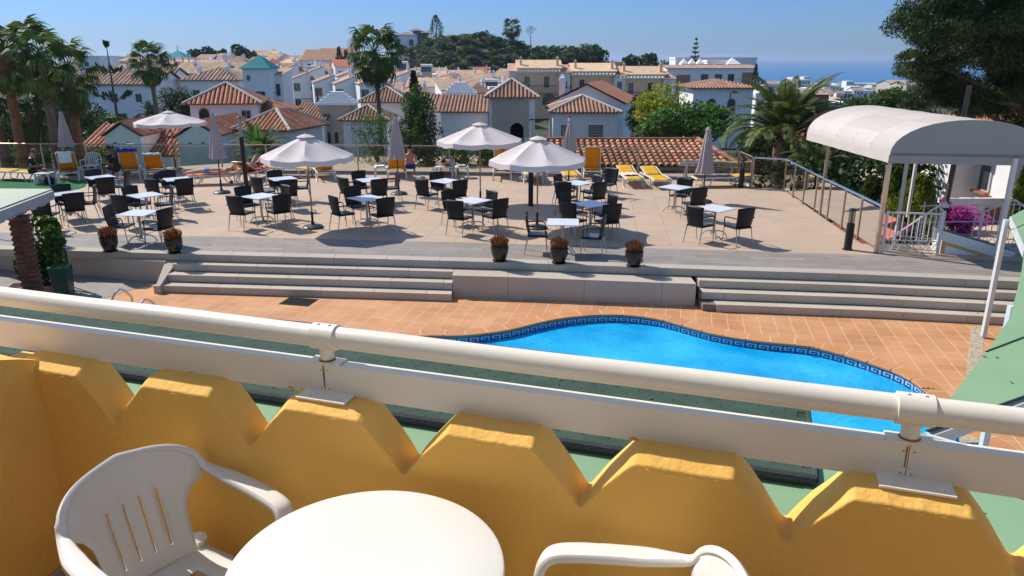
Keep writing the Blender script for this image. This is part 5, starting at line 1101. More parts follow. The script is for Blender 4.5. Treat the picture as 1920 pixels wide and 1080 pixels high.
for q, words, chs in TABS:
    P = [G(x,y,.735) for x,y in q]; c = sum(P, Vector())/4
    e1 = math.atan2((P[1]-P[0]).y,(P[1]-P[0]).x); e2 = math.atan2((P[2]-P[1]).y,(P[2]-P[1]).x)+math.pi/2; ya = math.atan2((math.sin(4*e1)+math.sin(4*e2)), (math.cos(4*e1)+math.cos(4*e2)))/4
    lab = 'square white topped bistro table ' + words; loc = (c.x, c.y, .001)
    if used['t'] == 0: TB.location = loc; TB.rotation_euler = (0,0,ya); TB['label'] = lab; TB['group'] = 'square bistro tables on the terrace'
    else: copy_tree(TB, loc, ya, lab, 'square bistro tables on the terrace')
    used['t'] += 1
    for (x,y,side) in chs:
        p = G(x,y,.912); d_ = Vector((c.x-p.x, c.y-p.y)); a = math.atan2(d_.y,d_.x) + random.uniform(-.10,.10)
        o_ = (p.x + .285*math.cos(a), p.y + .285*math.sin(a), .001)
        put_chair(o_, a - math.pi/2, f'black armchair, {side} side of the table '+SHORT.get(words, words))
p = G(1150,315,.912); put_chair((p.x-.2,p.y-.2,.001), R(230-90), 'lone black armchair standing right of the upright orange sunbed')

# ------------------------------------------------------------------ parasols
m_canv = mat('off_white_parasol_canvas', (.76,.69,.66), .85, .04, 2.5, trans=.22, bump=.08, bscale=25)
m_canvp = mat('pinkish_parasol_canvas', (.50,.42,.41), .9, .06, 3, trans=.15)
m_pole = mat('golden_wood_pole', (.36,.24,.11), .5, .15, 4)
m_base = mat('dark_green_plastic_base', (.025,.045,.04), .45, .1, 4)
def parasol_base(t, h=.10, r=.27):
    part('base', MB().lathe([(r,0),(r*1.02,.03),(r*.9,.06),(r*.35,.09),(.05,.10),(.045,.14)], 20), m_base, t, smooth=True)
    part('pole_sleeve', MB().tube([(0,0,.09),(0,0,.42)], .032, 10), m_iron, t)
def parasol(label, loc, R_, ztop, zrim, a0=0, tilt=0, seed=0):
    t = thing('parasol', label, 'parasol', loc, a0, 'open off-white parasols'); parasol_base(t)
    part('pole', MB().tube([(0,0,.12),(0,0,ztop-.01)], .021, 8), m_pole, t)
    rows = []; N = 8; sub = 6; g = random.Random(seed)
    sag = .10
    for j in range(9):
        f = j/8; r_ = R_*f; row = []
        for k in range(N*sub+1):
            a = 2*math.pi*k/(N*sub); q = abs(((k % sub)/sub)-.5)*2          # 1 at the rib, 0 mid panel
            q = 1-q if False else q
            rr = r_*(1-.075*(1-q*q)); z = ztop-.03 - (ztop-.03-zrim)*(f**1.08) - sag*(1-q*q)*math.sin(math.pi*min(1,f*.85))*f
            row.append((rr*math.cos(a), rr*math.sin(a), z))
        rows.append(row)
    can = part('canopy', MB().grid(rows), m_canv, t, smooth=True)
    vr = [rows[-1], [(x*1.012, y*1.012, z-.13-.014*math.sin(k*1.9)) for k,(x,y,z) in enumerate(rows[-1])]]
    part('valance', MB().grid(vr), m_canv, t, smooth=False)
    part('vent_cap', MB().lathe([(.24,ztop-.062),(.12,ztop-.015),(.001,ztop+.02)], 8, m=0), m_canv, t)
    part('finial', MB().lathe([(.02,ztop+.01),(.025,ztop+.035),(.001,ztop+.06)], 8), m_pole, t)
    for k in range(N):
        a = 2*math.pi*(k)/N
        rb = part('rib', MB().tube([(0,0,ztop-.07),(R_*.97*math.cos(a),R_*.97*math.sin(a),zrim-.0)], .010, 5), m_pole, t)
        part('strut', MB().tube([(.02*math.cos(a),.02*math.sin(a),zrim-.12),(R_*.48*math.cos(a),R_*.48*math.sin(a),(ztop-.07+zrim)/2+.0)], .008, 5), m_pole, rb)
    part('seam_ridges', MB().tube([(0,0,ztop),(0.01,0,ztop+.01)], .004, 4), m_canv, t)
    return t
def zat(x, y, P): return D(x, y, P.y).z
for (bx,by,tx,ty,rx0,rx1,ry,lab) in (
    (330,318,312,208,248,376,228,'open off-white parasol at the far left, nearest the village roofs'),
    (587,427,575,252,491,658,291,'open off-white parasol at front left with its shadow on the boards'),
    (901,384,900,230,822,980,262,'open off-white parasol behind the front centre one'),
    (1007,428,1015,256,925,1107,298,'open off-white parasol nearest the middle heather pots')):
    p = G(bx,by,0); d_ = p.y; r_ = (rx1-rx0)/2/FPX*(d_*math.cos(PITCH)+2.2*.3)*1.02
    parasol(lab, (p.x+ (tx-bx)*.0, p.y, .002), r_, zat(tx,ty,p), zat(tx,ry,p), R(11), seed=bx)
def closed(label, loc, ztop, zbot, seed=0, rr=.26):
    t = thing('closed_parasol', label, 'parasol', loc, seed*.7, 'closed pinkish parasols'); parasol_base(t, r=.27)
    part('pole', MB().tube([(0,0,.12),(0,0,ztop+.03)], .021, 8), m_base, t)
    part('canopy', MB().lathe([(.001,ztop+.02),(.045,ztop-.02),(.085,ztop-.10),(.06,ztop-.12),(.11,ztop-.35),(.17,(ztop*.45+zbot*.55)),(rr*.82,zbot+.22),(rr,zbot+.02),(rr*.86,zbot),(rr*.4,zbot+.06)][::-1], 40, wob=lambda k,z: 1+.13*math.cos(k*math.pi/2)+.05*math.sin(k*1.3+z*3)), m_canvp, t, smooth=True)
    part('finial', MB().lathe([(.02,ztop),(.022,ztop+.07),(.001,ztop+.10)], 8), m_base, t)
    return t
for i,(bx,by,tx,ty,cy,lab) in enumerate((
    (134,328,128,209,275,'closed pinkish parasol by the palm trunks at the far left'),
    (416,362,403,217,297,'closed pinkish parasol left of the black lamp post'),
    (748,364,742,219,298,'closed pinkish parasol before the raised orange sunbed'),
    (1066,352,1068,221,282,'closed pinkish parasol behind the front centre parasol'),
    (1318,379,1325,238,325,'closed pinkish parasol at the right in front of the loungers'))):
    p = G(bx,by,0); closed(lab, (p.x,p.y,.002), zat(tx,ty,p), zat(tx,cy,p), i)
# ------------------------------------------------------------------ lamp posts and bollards
m_silver = mat('lamp_silver', (.30,.30,.31), .35, .1, 5, metal=.8)
for (bx,by,ty,sy,lab) in ((462,348,219,257,'tall black lamp post with silver head at the left of the terrace'),(995,386,222,262,'tall black lamp post behind the front centre parasol')):
    p = G(bx,by,0); t = thing('lamp_post', lab, 'lamp post', (p.x,p.y,.001)); zt_, zs_ = zat(bx-4,ty,p), zat(bx-4,sy,p)
    part('post', MB().lathe([(.09,0),(.09,.02),(.075,.03),(.075,zs_)], 14), m_iron, t, smooth=True)
    part('lamp_head', MB().lathe([(.055,zs_),(.055,zt_-.05)], 14), m_silver, t, smooth=True)
    part('lamp_cap', MB().lathe([(.075,zt_-.05),(.08,zt_-.02),(.05,zt_)], 14), m_iron, t)
for (bx,by,ty,lab) in ((1589,468,383,'black bollard lamp with clear top beside the right glass fence'),(1389,352,297,'black bollard lamp in the far right corner of the terrace'),(217,322,283,'black bollard lamp near the blue towelled sunbed')):
    p = G(bx,by,0); t = thing('bollard_lamp', lab, 'bollard lamp', (p.x,p.y,.001)); h = 1.0
    part('post', MB().lathe([(.12,0),(.115,.02),(.088,.03),(.088,.62)], 16), m_iron, t, smooth=True)
    part('lamp_glass', MB().lathe([(.07,.62),(.07,.93)], 14), m_glr, t, smooth=True); part('lamp_core', MB().tube([(0,0,.62),(0,0,.92)], .03, 8), m_silver, t)
    part('lamp_cap', MB().lathe([(.08,.93),(.085,.95),(.05,.975)], 16), m_iron, t)
# ------------------------------------------------------------------ heather pots
m_pot = mat('black_glazed_pot', (.012,.010,.010), .25, .2, 5, spec=.5)
m_soil = mat('potting_soil', (.03,.02,.015), 1, .2, 20)
def pot(label, loc, s_=1.0, seed=0, tagged=False):
    t = thing('heather_pot', label, 'potted plant', loc, seed, 'heather pots along the wooden edge')
    part('saucer', MB().lathe([(.15*s_,0),(.165*s_,.02),(.15*s_,.022)], 20), m_pot, t, smooth=True)
    part('pot', MB().lathe([(.115*s_,.015),(.15*s_,.08),(.185*s_,.18),(.195*s_,.26),(.188*s_,.30),(.2*s_,.31),(.2*s_,.335),(.175*s_,.335),(.17*s_,.29),(.001,.285)], 24), m_pot, t, smooth=True)
    part('soil', MB().lathe([(.172*s_,.292),(.001,.30)], 16), m_soil, t)
    g = np.random.default_rng(seed+50); n = 1500; a = g.uniform(0,2*np.pi,n); r_ = .16*s_*np.sqrt(g.uniform(0,1,n)); h_ = g.uniform(0,1,n)
    C = np.stack([r_*(1+.35*h_)*np.cos(a), r_*(1+.35*h_)*np.sin(a), .31+.24*h_*(1.15-.5*(r_/.16)**2)],1); dirs = np.stack([np.cos(a)*r_*3, np.sin(a)*r_*3, np.ones(n)],1)
    link('heather', leaf_mesh('heather', C, .036, m_heather, .16, seed=seed, dirs=dirs, jitter=.17), t)
    if tagged: part('plant_tag', MB().extr([(-.22,-.17,.30),(-.12,-.21,.335),(-.115,-.205,.29),(-.215,-.165,.255)], (0,.002,.002)), m_plastic, t)
    return t
for i,(x,y,lab,tg) in enumerate(((207,471,'heather pot on the wooden edge at the left, below the front left table',0),(328,474,'heather pot second from the left on the wooden edge',0),(937,489,'heather pot just left of the one nearest the middle table',0),(1048,493,'heather pot in front of the squared bistro table',0),(1188,499,'heather pot with a white tag, rightmost on the wooden edge',1))):
    p = G(x,y,.008); pot(lab, (p.x,p.y,.0085), 1.0, i, tg)
p = G(104,462,.008); t = pot('heather pot behind the ivy, beside the left stair handrail', (p.x,p.y,.0085), 1.0, 9)
# ------------------------------------------------------------------ stair handrail, bin, ivy at the left
m_blue = mat('blue_handrail_paint', (.05,.09,.22), .35, .1, 5, spec=.5)
hr = thing('stair_handrail', 'dark blue metal handrail with brown posts beside the brick pillar', 'handrail', (0,0,0))
a_, b_ = G(-60,440,.25), G(127,466,.25)
part('handrail', MB().tube([a_, b_], .035, 8, flat=.5), m_blue, hr)
for f in (.6,.97): p = a_.lerp(b_, f); part('post', MB().tube([p, Vector((p.x,p.y,ZD))], .025, 6), m_iron, hr)
p = G(122,553,ZD); t = thing('litter_bin', 'dark green square litter bin standing beside the ivy', 'bin', (p.x,p.y,ZD+.008), R(10)); m_bin = mat('dark_green_bin', (.006,.045,.028), .4, .1, 4, spec=.5)
part('bin_body', MB().add([(-.15,-.15,0),(.15,-.15,0),(.15,.15,0),(-.15,.15,0),(-.18,-.18,.62),(.18,-.18,.62),(.18,.18,.62),(-.18,.18,.62)], [(3,2,1,0),(4,5,6,7),(0,1,5,4),(1,2,6,5),(2,3,7,6),(3,0,4,7)]), m_bin, t, bevel=.01)
part('bin_lid', MB().box(-.19,-.19,.622,.19,.19,.665), mat('green_bin_lid', (.01,.13,.07), .35, .1, 4, spec=.5), t, bevel=.012)
p = G(85,545,ZD); t = thing('climbing_ivy', 'leafy green climber growing beside the brick pillar', 'climber', (p.x,p.y,ZD))
C = np.concatenate([blob(2300,(0,0,.78),(.52,.34,.92),seed=3,lump=9), blob(1100,(.34,.1,1.30),(.36,.28,.38),seed=4,lump=5)])
link('leaves', leaf_mesh('leaves', C, .05, [m_leafmid, m_leafbright, m_leafdark], .6, seed=2, midx=np.where(C[:,0]>.2, rng.integers(0,2,len(C)), rng.choice([0,2,2],len(C)))), t)
mb = MB()
for k in range(5): mb.tube([(-.2+.1*k,0,0),(-.15+.09*k,.02,.5),(-.2+.12*k,0,1.1)], .012, 5)
part('stems', mb, m_bark, t)
t = thing('planter_box', 'low terracotta planter at the foot of the brick pillar', 'planter', (p.x-.1,p.y-.05,ZD+.008), R(15))
part('planter_wall', MB().box(-.6,-.25,0,.45,.25,.16), m_terra, t, bevel=.01); part('soil', MB().box(-.55,-.2,.16,.4,.2,.165), m_soil, t)

# ------------------------------------------------------------------ sun loungers, local +y = head end
m_lw = mat('white_lounger_plastic', (.66,.64,.58), .4, .06, 4, spec=.45)
m_or = mat('orange_lounger_fabric', (.72,.30,.008), .75, .06, 4, trans=.25)
m_ye = mat('yellow_lounger_fabric', (.78,.43,.015), .75, .06, 4, trans=.15)
def lounger(label, loc, rz, back=55, fab=None, seatfab=None):
    fab = fab or m_or; seatfab = seatfab or m_ye
    t = thing('sun_lounger', label, 'sun lounger', loc, rz, 'white sun loungers along the back fence')
    for s_ in (-1,1):
        part('side_rail', MB().tube([(s_*.31,-.95,.30),(s_*.31,-.5,.33),(s_*.31,.2,.33),(s_*.31,.9,.32)], .026, 6), m_lw, t, smooth=True)
        part('leg', MB().tube([(s_*.31,-.85,.31),(s_*.33,-.72,.15),(s_*.33,-.78,0),(s_*.33,-.55,.0),(s_*.31,-.38,.32)], .024, 6), m_lw, t, smooth=True)
        part('leg', MB().tube([(s_*.31,.80,.31),(s_*.33,.74,.15),(s_*.33,.80,0),(s_*.33,.5,.03),(s_*.31,.3,.32)], .024, 6), m_lw, t, smooth=True)
    part('cross_bar', MB().tube([(-.31,-.95,.30),(.31,-.95,.30)], .024, 6), m_lw, t); part('cross_bar', MB().tube([(-.31,.9,.32),(.31,.9,.32)], .024, 6), m_lw, t)
    part('seat_fabric', MB().grid([[(u*.285, y, .335-.02*math.cos(u*1.5)) for u in (-1,-.5,0,.5,1)] for y in np.linspace(-.95,.22,6)]), seatfab, t, smooth=True).modifiers.new('Solid','SOLIDIFY').thickness = .012
    a = R(back); L_ = .80
    rows = [[(u*(.285 - .02*f), .22+L_*f*math.cos(a)-.035*(1-u*u)*math.sin(a), .345+L_*f*math.sin(a) - .0*u) for u in np.linspace(-1,1,7)] for f in np.linspace(0,1,7)]
    b = part('backrest_fabric', MB().grid(rows), fab, t, smooth=True); b.modifiers.new('Solid','SOLIDIFY').thickness = .012
    P = [(-.30,.2,.34),(-.29,.22+L_*.97*math.cos(a),.34+L_*.97*math.sin(a)),(-.22,.22+L_*1.02*math.cos(a),.34+L_*1.02*math.sin(a)),(.22,.22+L_*1.02*math.cos(a),.34+L_*1.02*math.sin(a)),(.29,.22+L_*.97*math.cos(a),.34+L_*.97*math.sin(a)),(.30,.2,.34)]
    part('backrest_frame', MB().tube(P, .018, 6), m_lw, t, smooth=True)
    return t
def cloth(name, label, loc, rz, w_, l_, m_, drop=.12, cat='towel', zf=None, seed=0):
    t = MB(); rows = []; g = random.Random(seed); ph = g.uniform(0,6)
    for j in range(11):
        v = j/10; row = []
        for i in range(9):
            u = i/8; x = (u-.5)*w_; y = (v-.5)*l_; e = max(0, abs(u-.5)*2-.78)/.22; z = -drop*e*e + .012*math.sin(x*31+ph)*math.cos(y*17+ph)
            if zf: z += zf(y)
            row.append((x*(1-.05*e), y, z))
        rows.append(row)
    t.grid(rows); o = part(name, t, m_, smooth=True); o.location = loc; o.rotation_euler = (0,0,rz); o.modifiers.new('Solid','SOLIDIFY').thickness = .012; return tag(o, label, cat)
def towel_mat(name, c, c2=None, kind=None):
    m = mat(name, c, .95, .15, 9, col2=c2)
    if kind:
        n_ = m.node_tree; b = n_.nodes['Principled BSDF']; tc = n_.nodes.new('ShaderNodeTexCoord'); ck = n_.nodes.new('ShaderNodeTexChecker' if kind == 'check' else 'ShaderNodeTexVoronoi')
        n_.links.new(tc.outputs['Object'], ck.inputs['Vector']); ck.inputs['Scale'].default_value = 14 if kind == 'check' else 9
        if kind == 'check': ck.inputs['Color1'].default_value = c+(1,); ck.inputs['Color2'].default_value = c2+(1,); n_.links.new(ck.outputs['Color'], b.inputs['Base Color'])
        else:
            rp = n_.nodes.new('ShaderNodeValToRGB'); rp.color_ramp.elements[0].color = c+(1,); rp.color_ramp.elements[1].color = c2+(1,); rp.color_ramp.elements[0].position=.3; rp.color_ramp.elements[1].position=.45
            n_.links.new(ck.outputs['Distance'], rp.inputs[0]); n_.links.new(rp.outputs[0], b.inputs['Base Color'])
    return m
tw_blue = towel_mat('royal_blue_towel', (.012,.03,.30)); tw_turq = towel_mat('turquoise_towel', (.02,.35,.55), (.5,.75,.8), 'vor'); tw_red = towel_mat('red_white_checked_towel', (.45,.05,.07), (.75,.7,.7), 'check')
tw_white = towel_mat('white_towel', (.7,.7,.72)); tw_bluew = towel_mat('blue_white_towel', (.06,.22,.6), (.65,.72,.8), 'vor'); tw_navy = towel_mat('navy_towel', (.022,.018,.035)); tw_orange = towel_mat('orange_towel', (.62,.22,.10)); tw_red2 = towel_mat('red_towel', (.5,.04,.05)); tw_grey = towel_mat('grey_towel', (.4,.38,.36)); tw_pink = towel_mat('pink_towel', (.75,.35,.4),(.8,.7,.7),'vor')
LG = {}
def LP(x, y, z=0): p = G(x,y,z); return p
def put_l(key, x, y, deg, lab, back, fab=None, sf=None):
    p = G(x,y,0); LG[key] = (Vector((p.x,p.y,0)), R(deg)); return lounger(lab, (p.x,p.y,.001), R(deg), back, fab, sf)
# raised backs face the fence: head end towards the camera (rotation near 180)
put_l('man', 40,338, 78, 'sun lounger with yellow fabric on which the man in black sits', 2, m_ye)
put_l('wt', 134,335, 203, 'raised sun lounger with a grey-white towel over its back, on the turf', 60)
put_l('blue', 247,333, 203, 'raised orange sun lounger with a royal blue towel over its top', 70)
put_l('turq', 293,331, 201, 'half raised orange sun lounger with a turquoise towel', 48)
put_l('lie1', 405,345, -78, 'sun lounger on which the man in blue shorts lies', 8, m_or)
put_l('feet', 478,336, 165, 'sun lounger with red towel and raised feet by the lamp post', 30)
put_l('flat1', 545,330, 84, 'flat yellow sun lounger behind the front left parasol', 2, m_ye)
put_l('check', 607,334, 202, 'raised orange sun lounger with a red checked towel', 66)
put_l('or1', 745,332, 189, 'raised orange sun lounger behind the closed middle parasol', 74)
put_l('lie2', 838,328, 175, 'sun lounger carrying the sunbather with the white towel', 6, m_ye)
put_l('or2', 942,333, 180, 'upright orange sun lounger left of the rear lamp post', 76)
put_l('knees', 998,338, 182, 'flat sun lounger with blue and white towel and raised knees', 2, m_ye)
put_l('ye1', 1066,338, 4, 'flat bright yellow sun lounger behind the second bistro row', 42, m_ye)
put_l('or3', 1109,331, 178, 'upright orange sun lounger nearest the lone black armchair', 80)
put_l('ye2', 1180,345, 4, 'yellow sun lounger with a pink towel at the right of the row', 13, m_ye)
put_l('ye3', 1228,347, 6, 'yellow sun lounger second from the right of the row', 13, m_ye)
put_l('navy', 1350,349, -84, 'sun lounger draped in a dark navy towel by the right corner', 4, m_ye)
def on(key, dx, dy, z):       # a spot on a lounger in its own axes
    c, a = LG[key]; return Vector((c.x + dx*math.cos(a) - dy*math.sin(a), c.y + dx*math.sin(a) + dy*math.cos(a), z)), a
def over_back(key, back, label, m_, w_=.62, front=.28, rear=.22, name='towel'):
    c, a = LG[key]; A_ = R(back); L_ = .80*1.03; ty, tz = .22+L_*math.cos(A_), .345+L_*math.sin(A_); rows = []
    for j in range(13):
        f = j/12; s_ = -front + (front+rear)*f
        if s_ < 0: y = ty + s_*math.cos(A_) - .03*math.sin(A_)*1; z = tz + s_*math.sin(A_) + .025
        else: y = ty + .035 + .02*min(1, s_*8); z = tz + .02 - s_
        rows.append([(u*w_/2, y, z + .012*math.sin(u*9+s_*20)) for u in np.linspace(-1,1,9)])
    o = part(name, MB().grid(rows), m_, smooth=True); o.location = (c.x,c.y,.001); o.rotation_euler = (0,0,a); o.modifiers.new('Solid','SOLIDIFY').thickness = .014; return tag(o, label, 'towel')
over_back('wt', 60, 'grey-white towel over the raised lounger on the turf', tw_white, .42, .3, .42)
over_back('blue', 70, 'royal blue towel folded over the orange lounger top', tw_blue, .66, .3, .13)
over_back('turq', 48, 'turquoise patterned towel over the half raised lounger', tw_turq, .62, .4, .07)
over_back('check', 66, 'red and white checked towel over the raised orange lounger', tw_red, .64, .3, .16)
p, a = on('lie1', 0, -.1, .352); cloth('towel', 'orange towel under the man in blue shorts', p, a, .6, 1.6, tw_orange, .05)
p, a = on('knees', 0, -.1, .352); cloth('towel', 'blue and white towel on the flat lounger with raised knees', p, a, .74, 1.7, tw_bluew, .16)
p, a = on('navy', 0, -.25, .37); cloth('towel', 'dark navy towel draped over the right corner lounger', p, a, .60, 1.3, tw_navy, .05)
p, a = on('ye2', 0, .05, .37); cloth('towel', 'pink patterned towel on a yellow lounger', p, a, .62, .6, tw_pink, .06)
p, a = on('lie2', .1, -.1, .352); cloth('towel', 'white towel under the sunbather behind the tables', p, a, .8, 1.5, tw_bluew, .14)
p, a = on('flat1', 0, .1, .36); cloth('towel', 'small turquoise cloth lying on the flat yellow lounger', p, a, .3, .3, tw_turq, .03)
p, a = on('feet', 0, 0, .352); cloth('towel', 'red towel on the lounger by the lamp post', p, a, .6, 1.2, tw_red2, .06)
# extra items: rolled cream mattress, small white tables with things, monobloc chair
p = G(1338,336,0); t = thing('folded_sunbed', 'folded white sunbed with a rolled cream mattress on top, behind the right parasol', 'sunbed', (p.x,p.y,.001), R(-4))
part('rolled_mattress', MB().tube([(-1.25,0,.60),(-.6,0,.62),(.2,0,.61),(1.15,0,.55)], [.08,.09,.09,.085], 10, flat=.8), mat('cream_mattress', (.66,.58,.44), .9, .1, 6), t, smooth=True)
for x in (-1.1,-.7,.6,1.0): part('leg', MB().tube([(x,-.25,0),(x+.1,0,.52),(x,.25,0)], .024, 6), m_lw, t)
part('side_rail', MB().tube([(-1.25,0,.5),(1.15,0,.46)], .03, 6), m_lw, t)
def side_table(label, x, y, h=.42, w_=.5):
    p = G(x,y,0); t = thing('side_table', label, 'side table', (p.x,p.y,.001), R(6), 'small white plastic side tables')
    part('tabletop', MB().box(-w_/2,-w_/2,h-.035,w_/2,w_/2,h), m_lw, t, bevel=.01)
    for (i_,j_) in ((-1,-1),(1,-1),(1,1),(-1,1)): part('leg', MB().tube([(i_*w_*.43,j_*w_*.43,h-.03),(i_*w_*.46,j_*w_*.46,0)], [.035,.022], 6), m_lw, t)
    return p
p = side_table('white side table beside the seated man with bags under it', 87,346, .42)
t_ = [('black_bag','black bag under the side table on the turf',(.12,.02),(.17,.13,.14),tw_navy),('plastic_bag','translucent white plastic bag by the seated man',(-.28,-.06),(.12,.11,.15),tw_white)]
for nm,lb,(dx,dy),s_,m_ in t_:
    mb = MB(); mb.lathe([(s_[0]*.8,0),(s_[0],s_[2]*.5),(s_[0]*.8,s_[2]*1.4),(s_[0]*.35,s_[2]*1.9),(.001,s_[2]*1.95)], 12, wob=lambda k,z: 1+.16*math.sin(k*2.3+z*30)); o = part(nm, mb, m_, smooth=True); o.location = (p.x+dx,p.y+dy,.017); tag(o, lb, 'bag')
p = side_table('white side table with a white towel left of the closed middle parasol', 716,334, .42)
cloth('towel', 'crumpled white towel on the side table left of the middle parasol', (p.x-.05,p.y,.47), .3, .42, .36, tw_white, .09, seed=4)
p = side_table('white side table with clothes right of the sunbather', 866,333, .42)
cloth('clothes_pile', 'crumpled clothes on the side table right of the sunbather', (p.x,p.y,.47), .3, .4, .36, tw_grey, .06, 'clothes', seed=5)
p = side_table('white side table with a blue bundle right of the raised knees', 1035,341, .42)
cloth('towel', 'blue and white bundle on the side table right of the raised knees', (p.x,p.y,.47), .3, .42, .36, tw_bluew, .06, seed=6)
side_table('empty white side table left of the flat yellow lounger', 515,343, .42)
p = G(174,331,0); t = thing('plastic_chair', 'white plastic chair with arched slatted back facing the terrace at far left', 'chair', (p.x,p.y,.001), R(185))
part('seat', MB().prism([(-.24,-.22),(.24,-.22),(.25,.22),(-.25,.22)], .40, .43), m_lw, t, bevel=.01)
part('back_rim', MB().tube([(-.27,-.2,.42),(-.30,-.27,.62),(-.22,-.30,.82),(0,-.31,.88),(.22,-.30,.82),(.30,-.27,.62),(.27,-.2,.42)], .022, 6), m_lw, t, smooth=True)
for x in (-.15,-.075,0,.075,.15): part('back_slat', MB().box(x-.022,-.29,.42,x+.022,-.28,.85), m_lw, t)
for i_ in (-1,1):
    for j_ in (-1,1): part('leg', MB().tube([(i_*.24,j_*.2,.41),(i_*.27,j_*.25,0)], [.026,.018], 6), m_lw, t)
    part('armrest', MB().tube([(i_*.29,-.25,.62),(i_*.30,.15,.62),(i_*.27,.23,.40)], .022, 6), m_lw, t)
p = G(285,340,0); 
for nm,x,y,lb,s_ in (('backpack',297,341,'black backpack on the floor beside a terrace table',.16),('sandals',434,346,'pair of dark sandals under the tanned man lounger',.06)):
    p = G(x,y,0); mb = MB(); mb.lathe([(s_*.8,0),(s_,s_*.8),(s_*.85,s_*1.9),(s_*.3,s_*2.3),(.001,s_*2.35)], 12, wob=lambda k,z: 1+.14*math.sin(k*1.7+z*20)); o = part(nm, mb, tw_navy, smooth=True); o.location = (p.x,p.y,.001); tag(o, lb, 'bag' if nm == 'backpack' else 'sandals')
# ================================================================== PEOPLE (skinned skeletons)
m_skin = mat('tanned_skin', (.42,.20,.12), .55, .06, 6, spec=.35); m_skinl = mat('pale_skin', (.52,.30,.22), .55, .06, 6, spec=.35)
m_skind = mat('dark_tan_skin', (.22,.095,.06), .5, .06, 6, spec=.4)
m_hair = mat('dark_hair', (.02,.013,.01), .7, .2, 20)
m_tee = mat('black_tshirt', (.016,.017,.018), .9, .15, 8); m_short = mat('dark_shorts', (.03,.028,.03), .9, .15, 8); m_bshort = mat('blue_shorts', (.16,.24,.50), .9, .1, 8)
m_cap = mat('cream_cap', (.60,.53,.42), .9, .08, 8); m_capd = mat('brown_cap', (.16,.12,.07), .9, .1, 8)
def skin_mesh(name, J, E_, rad, m_, parent, root=0, sub=2):
    me = bpy.data.meshes.new(name); me.from_pydata([tuple(j) for j in J], E_, []); me.materials.append(m_)
    o = link(name, me, parent); s_ = o.modifiers.new('Skin','SKIN'); s_.use_smooth_shade = True
    for i, d_ in enumerate(me.skin_vertices[0].data): d_.radius = rad[i] if isinstance(rad[i], tuple) else (rad[i], rad[i]); d_.use_root = (i == root)
    b = o.modifiers.new('Sub','SUBSURF'); b.levels = sub; b.render_levels = sub; return o
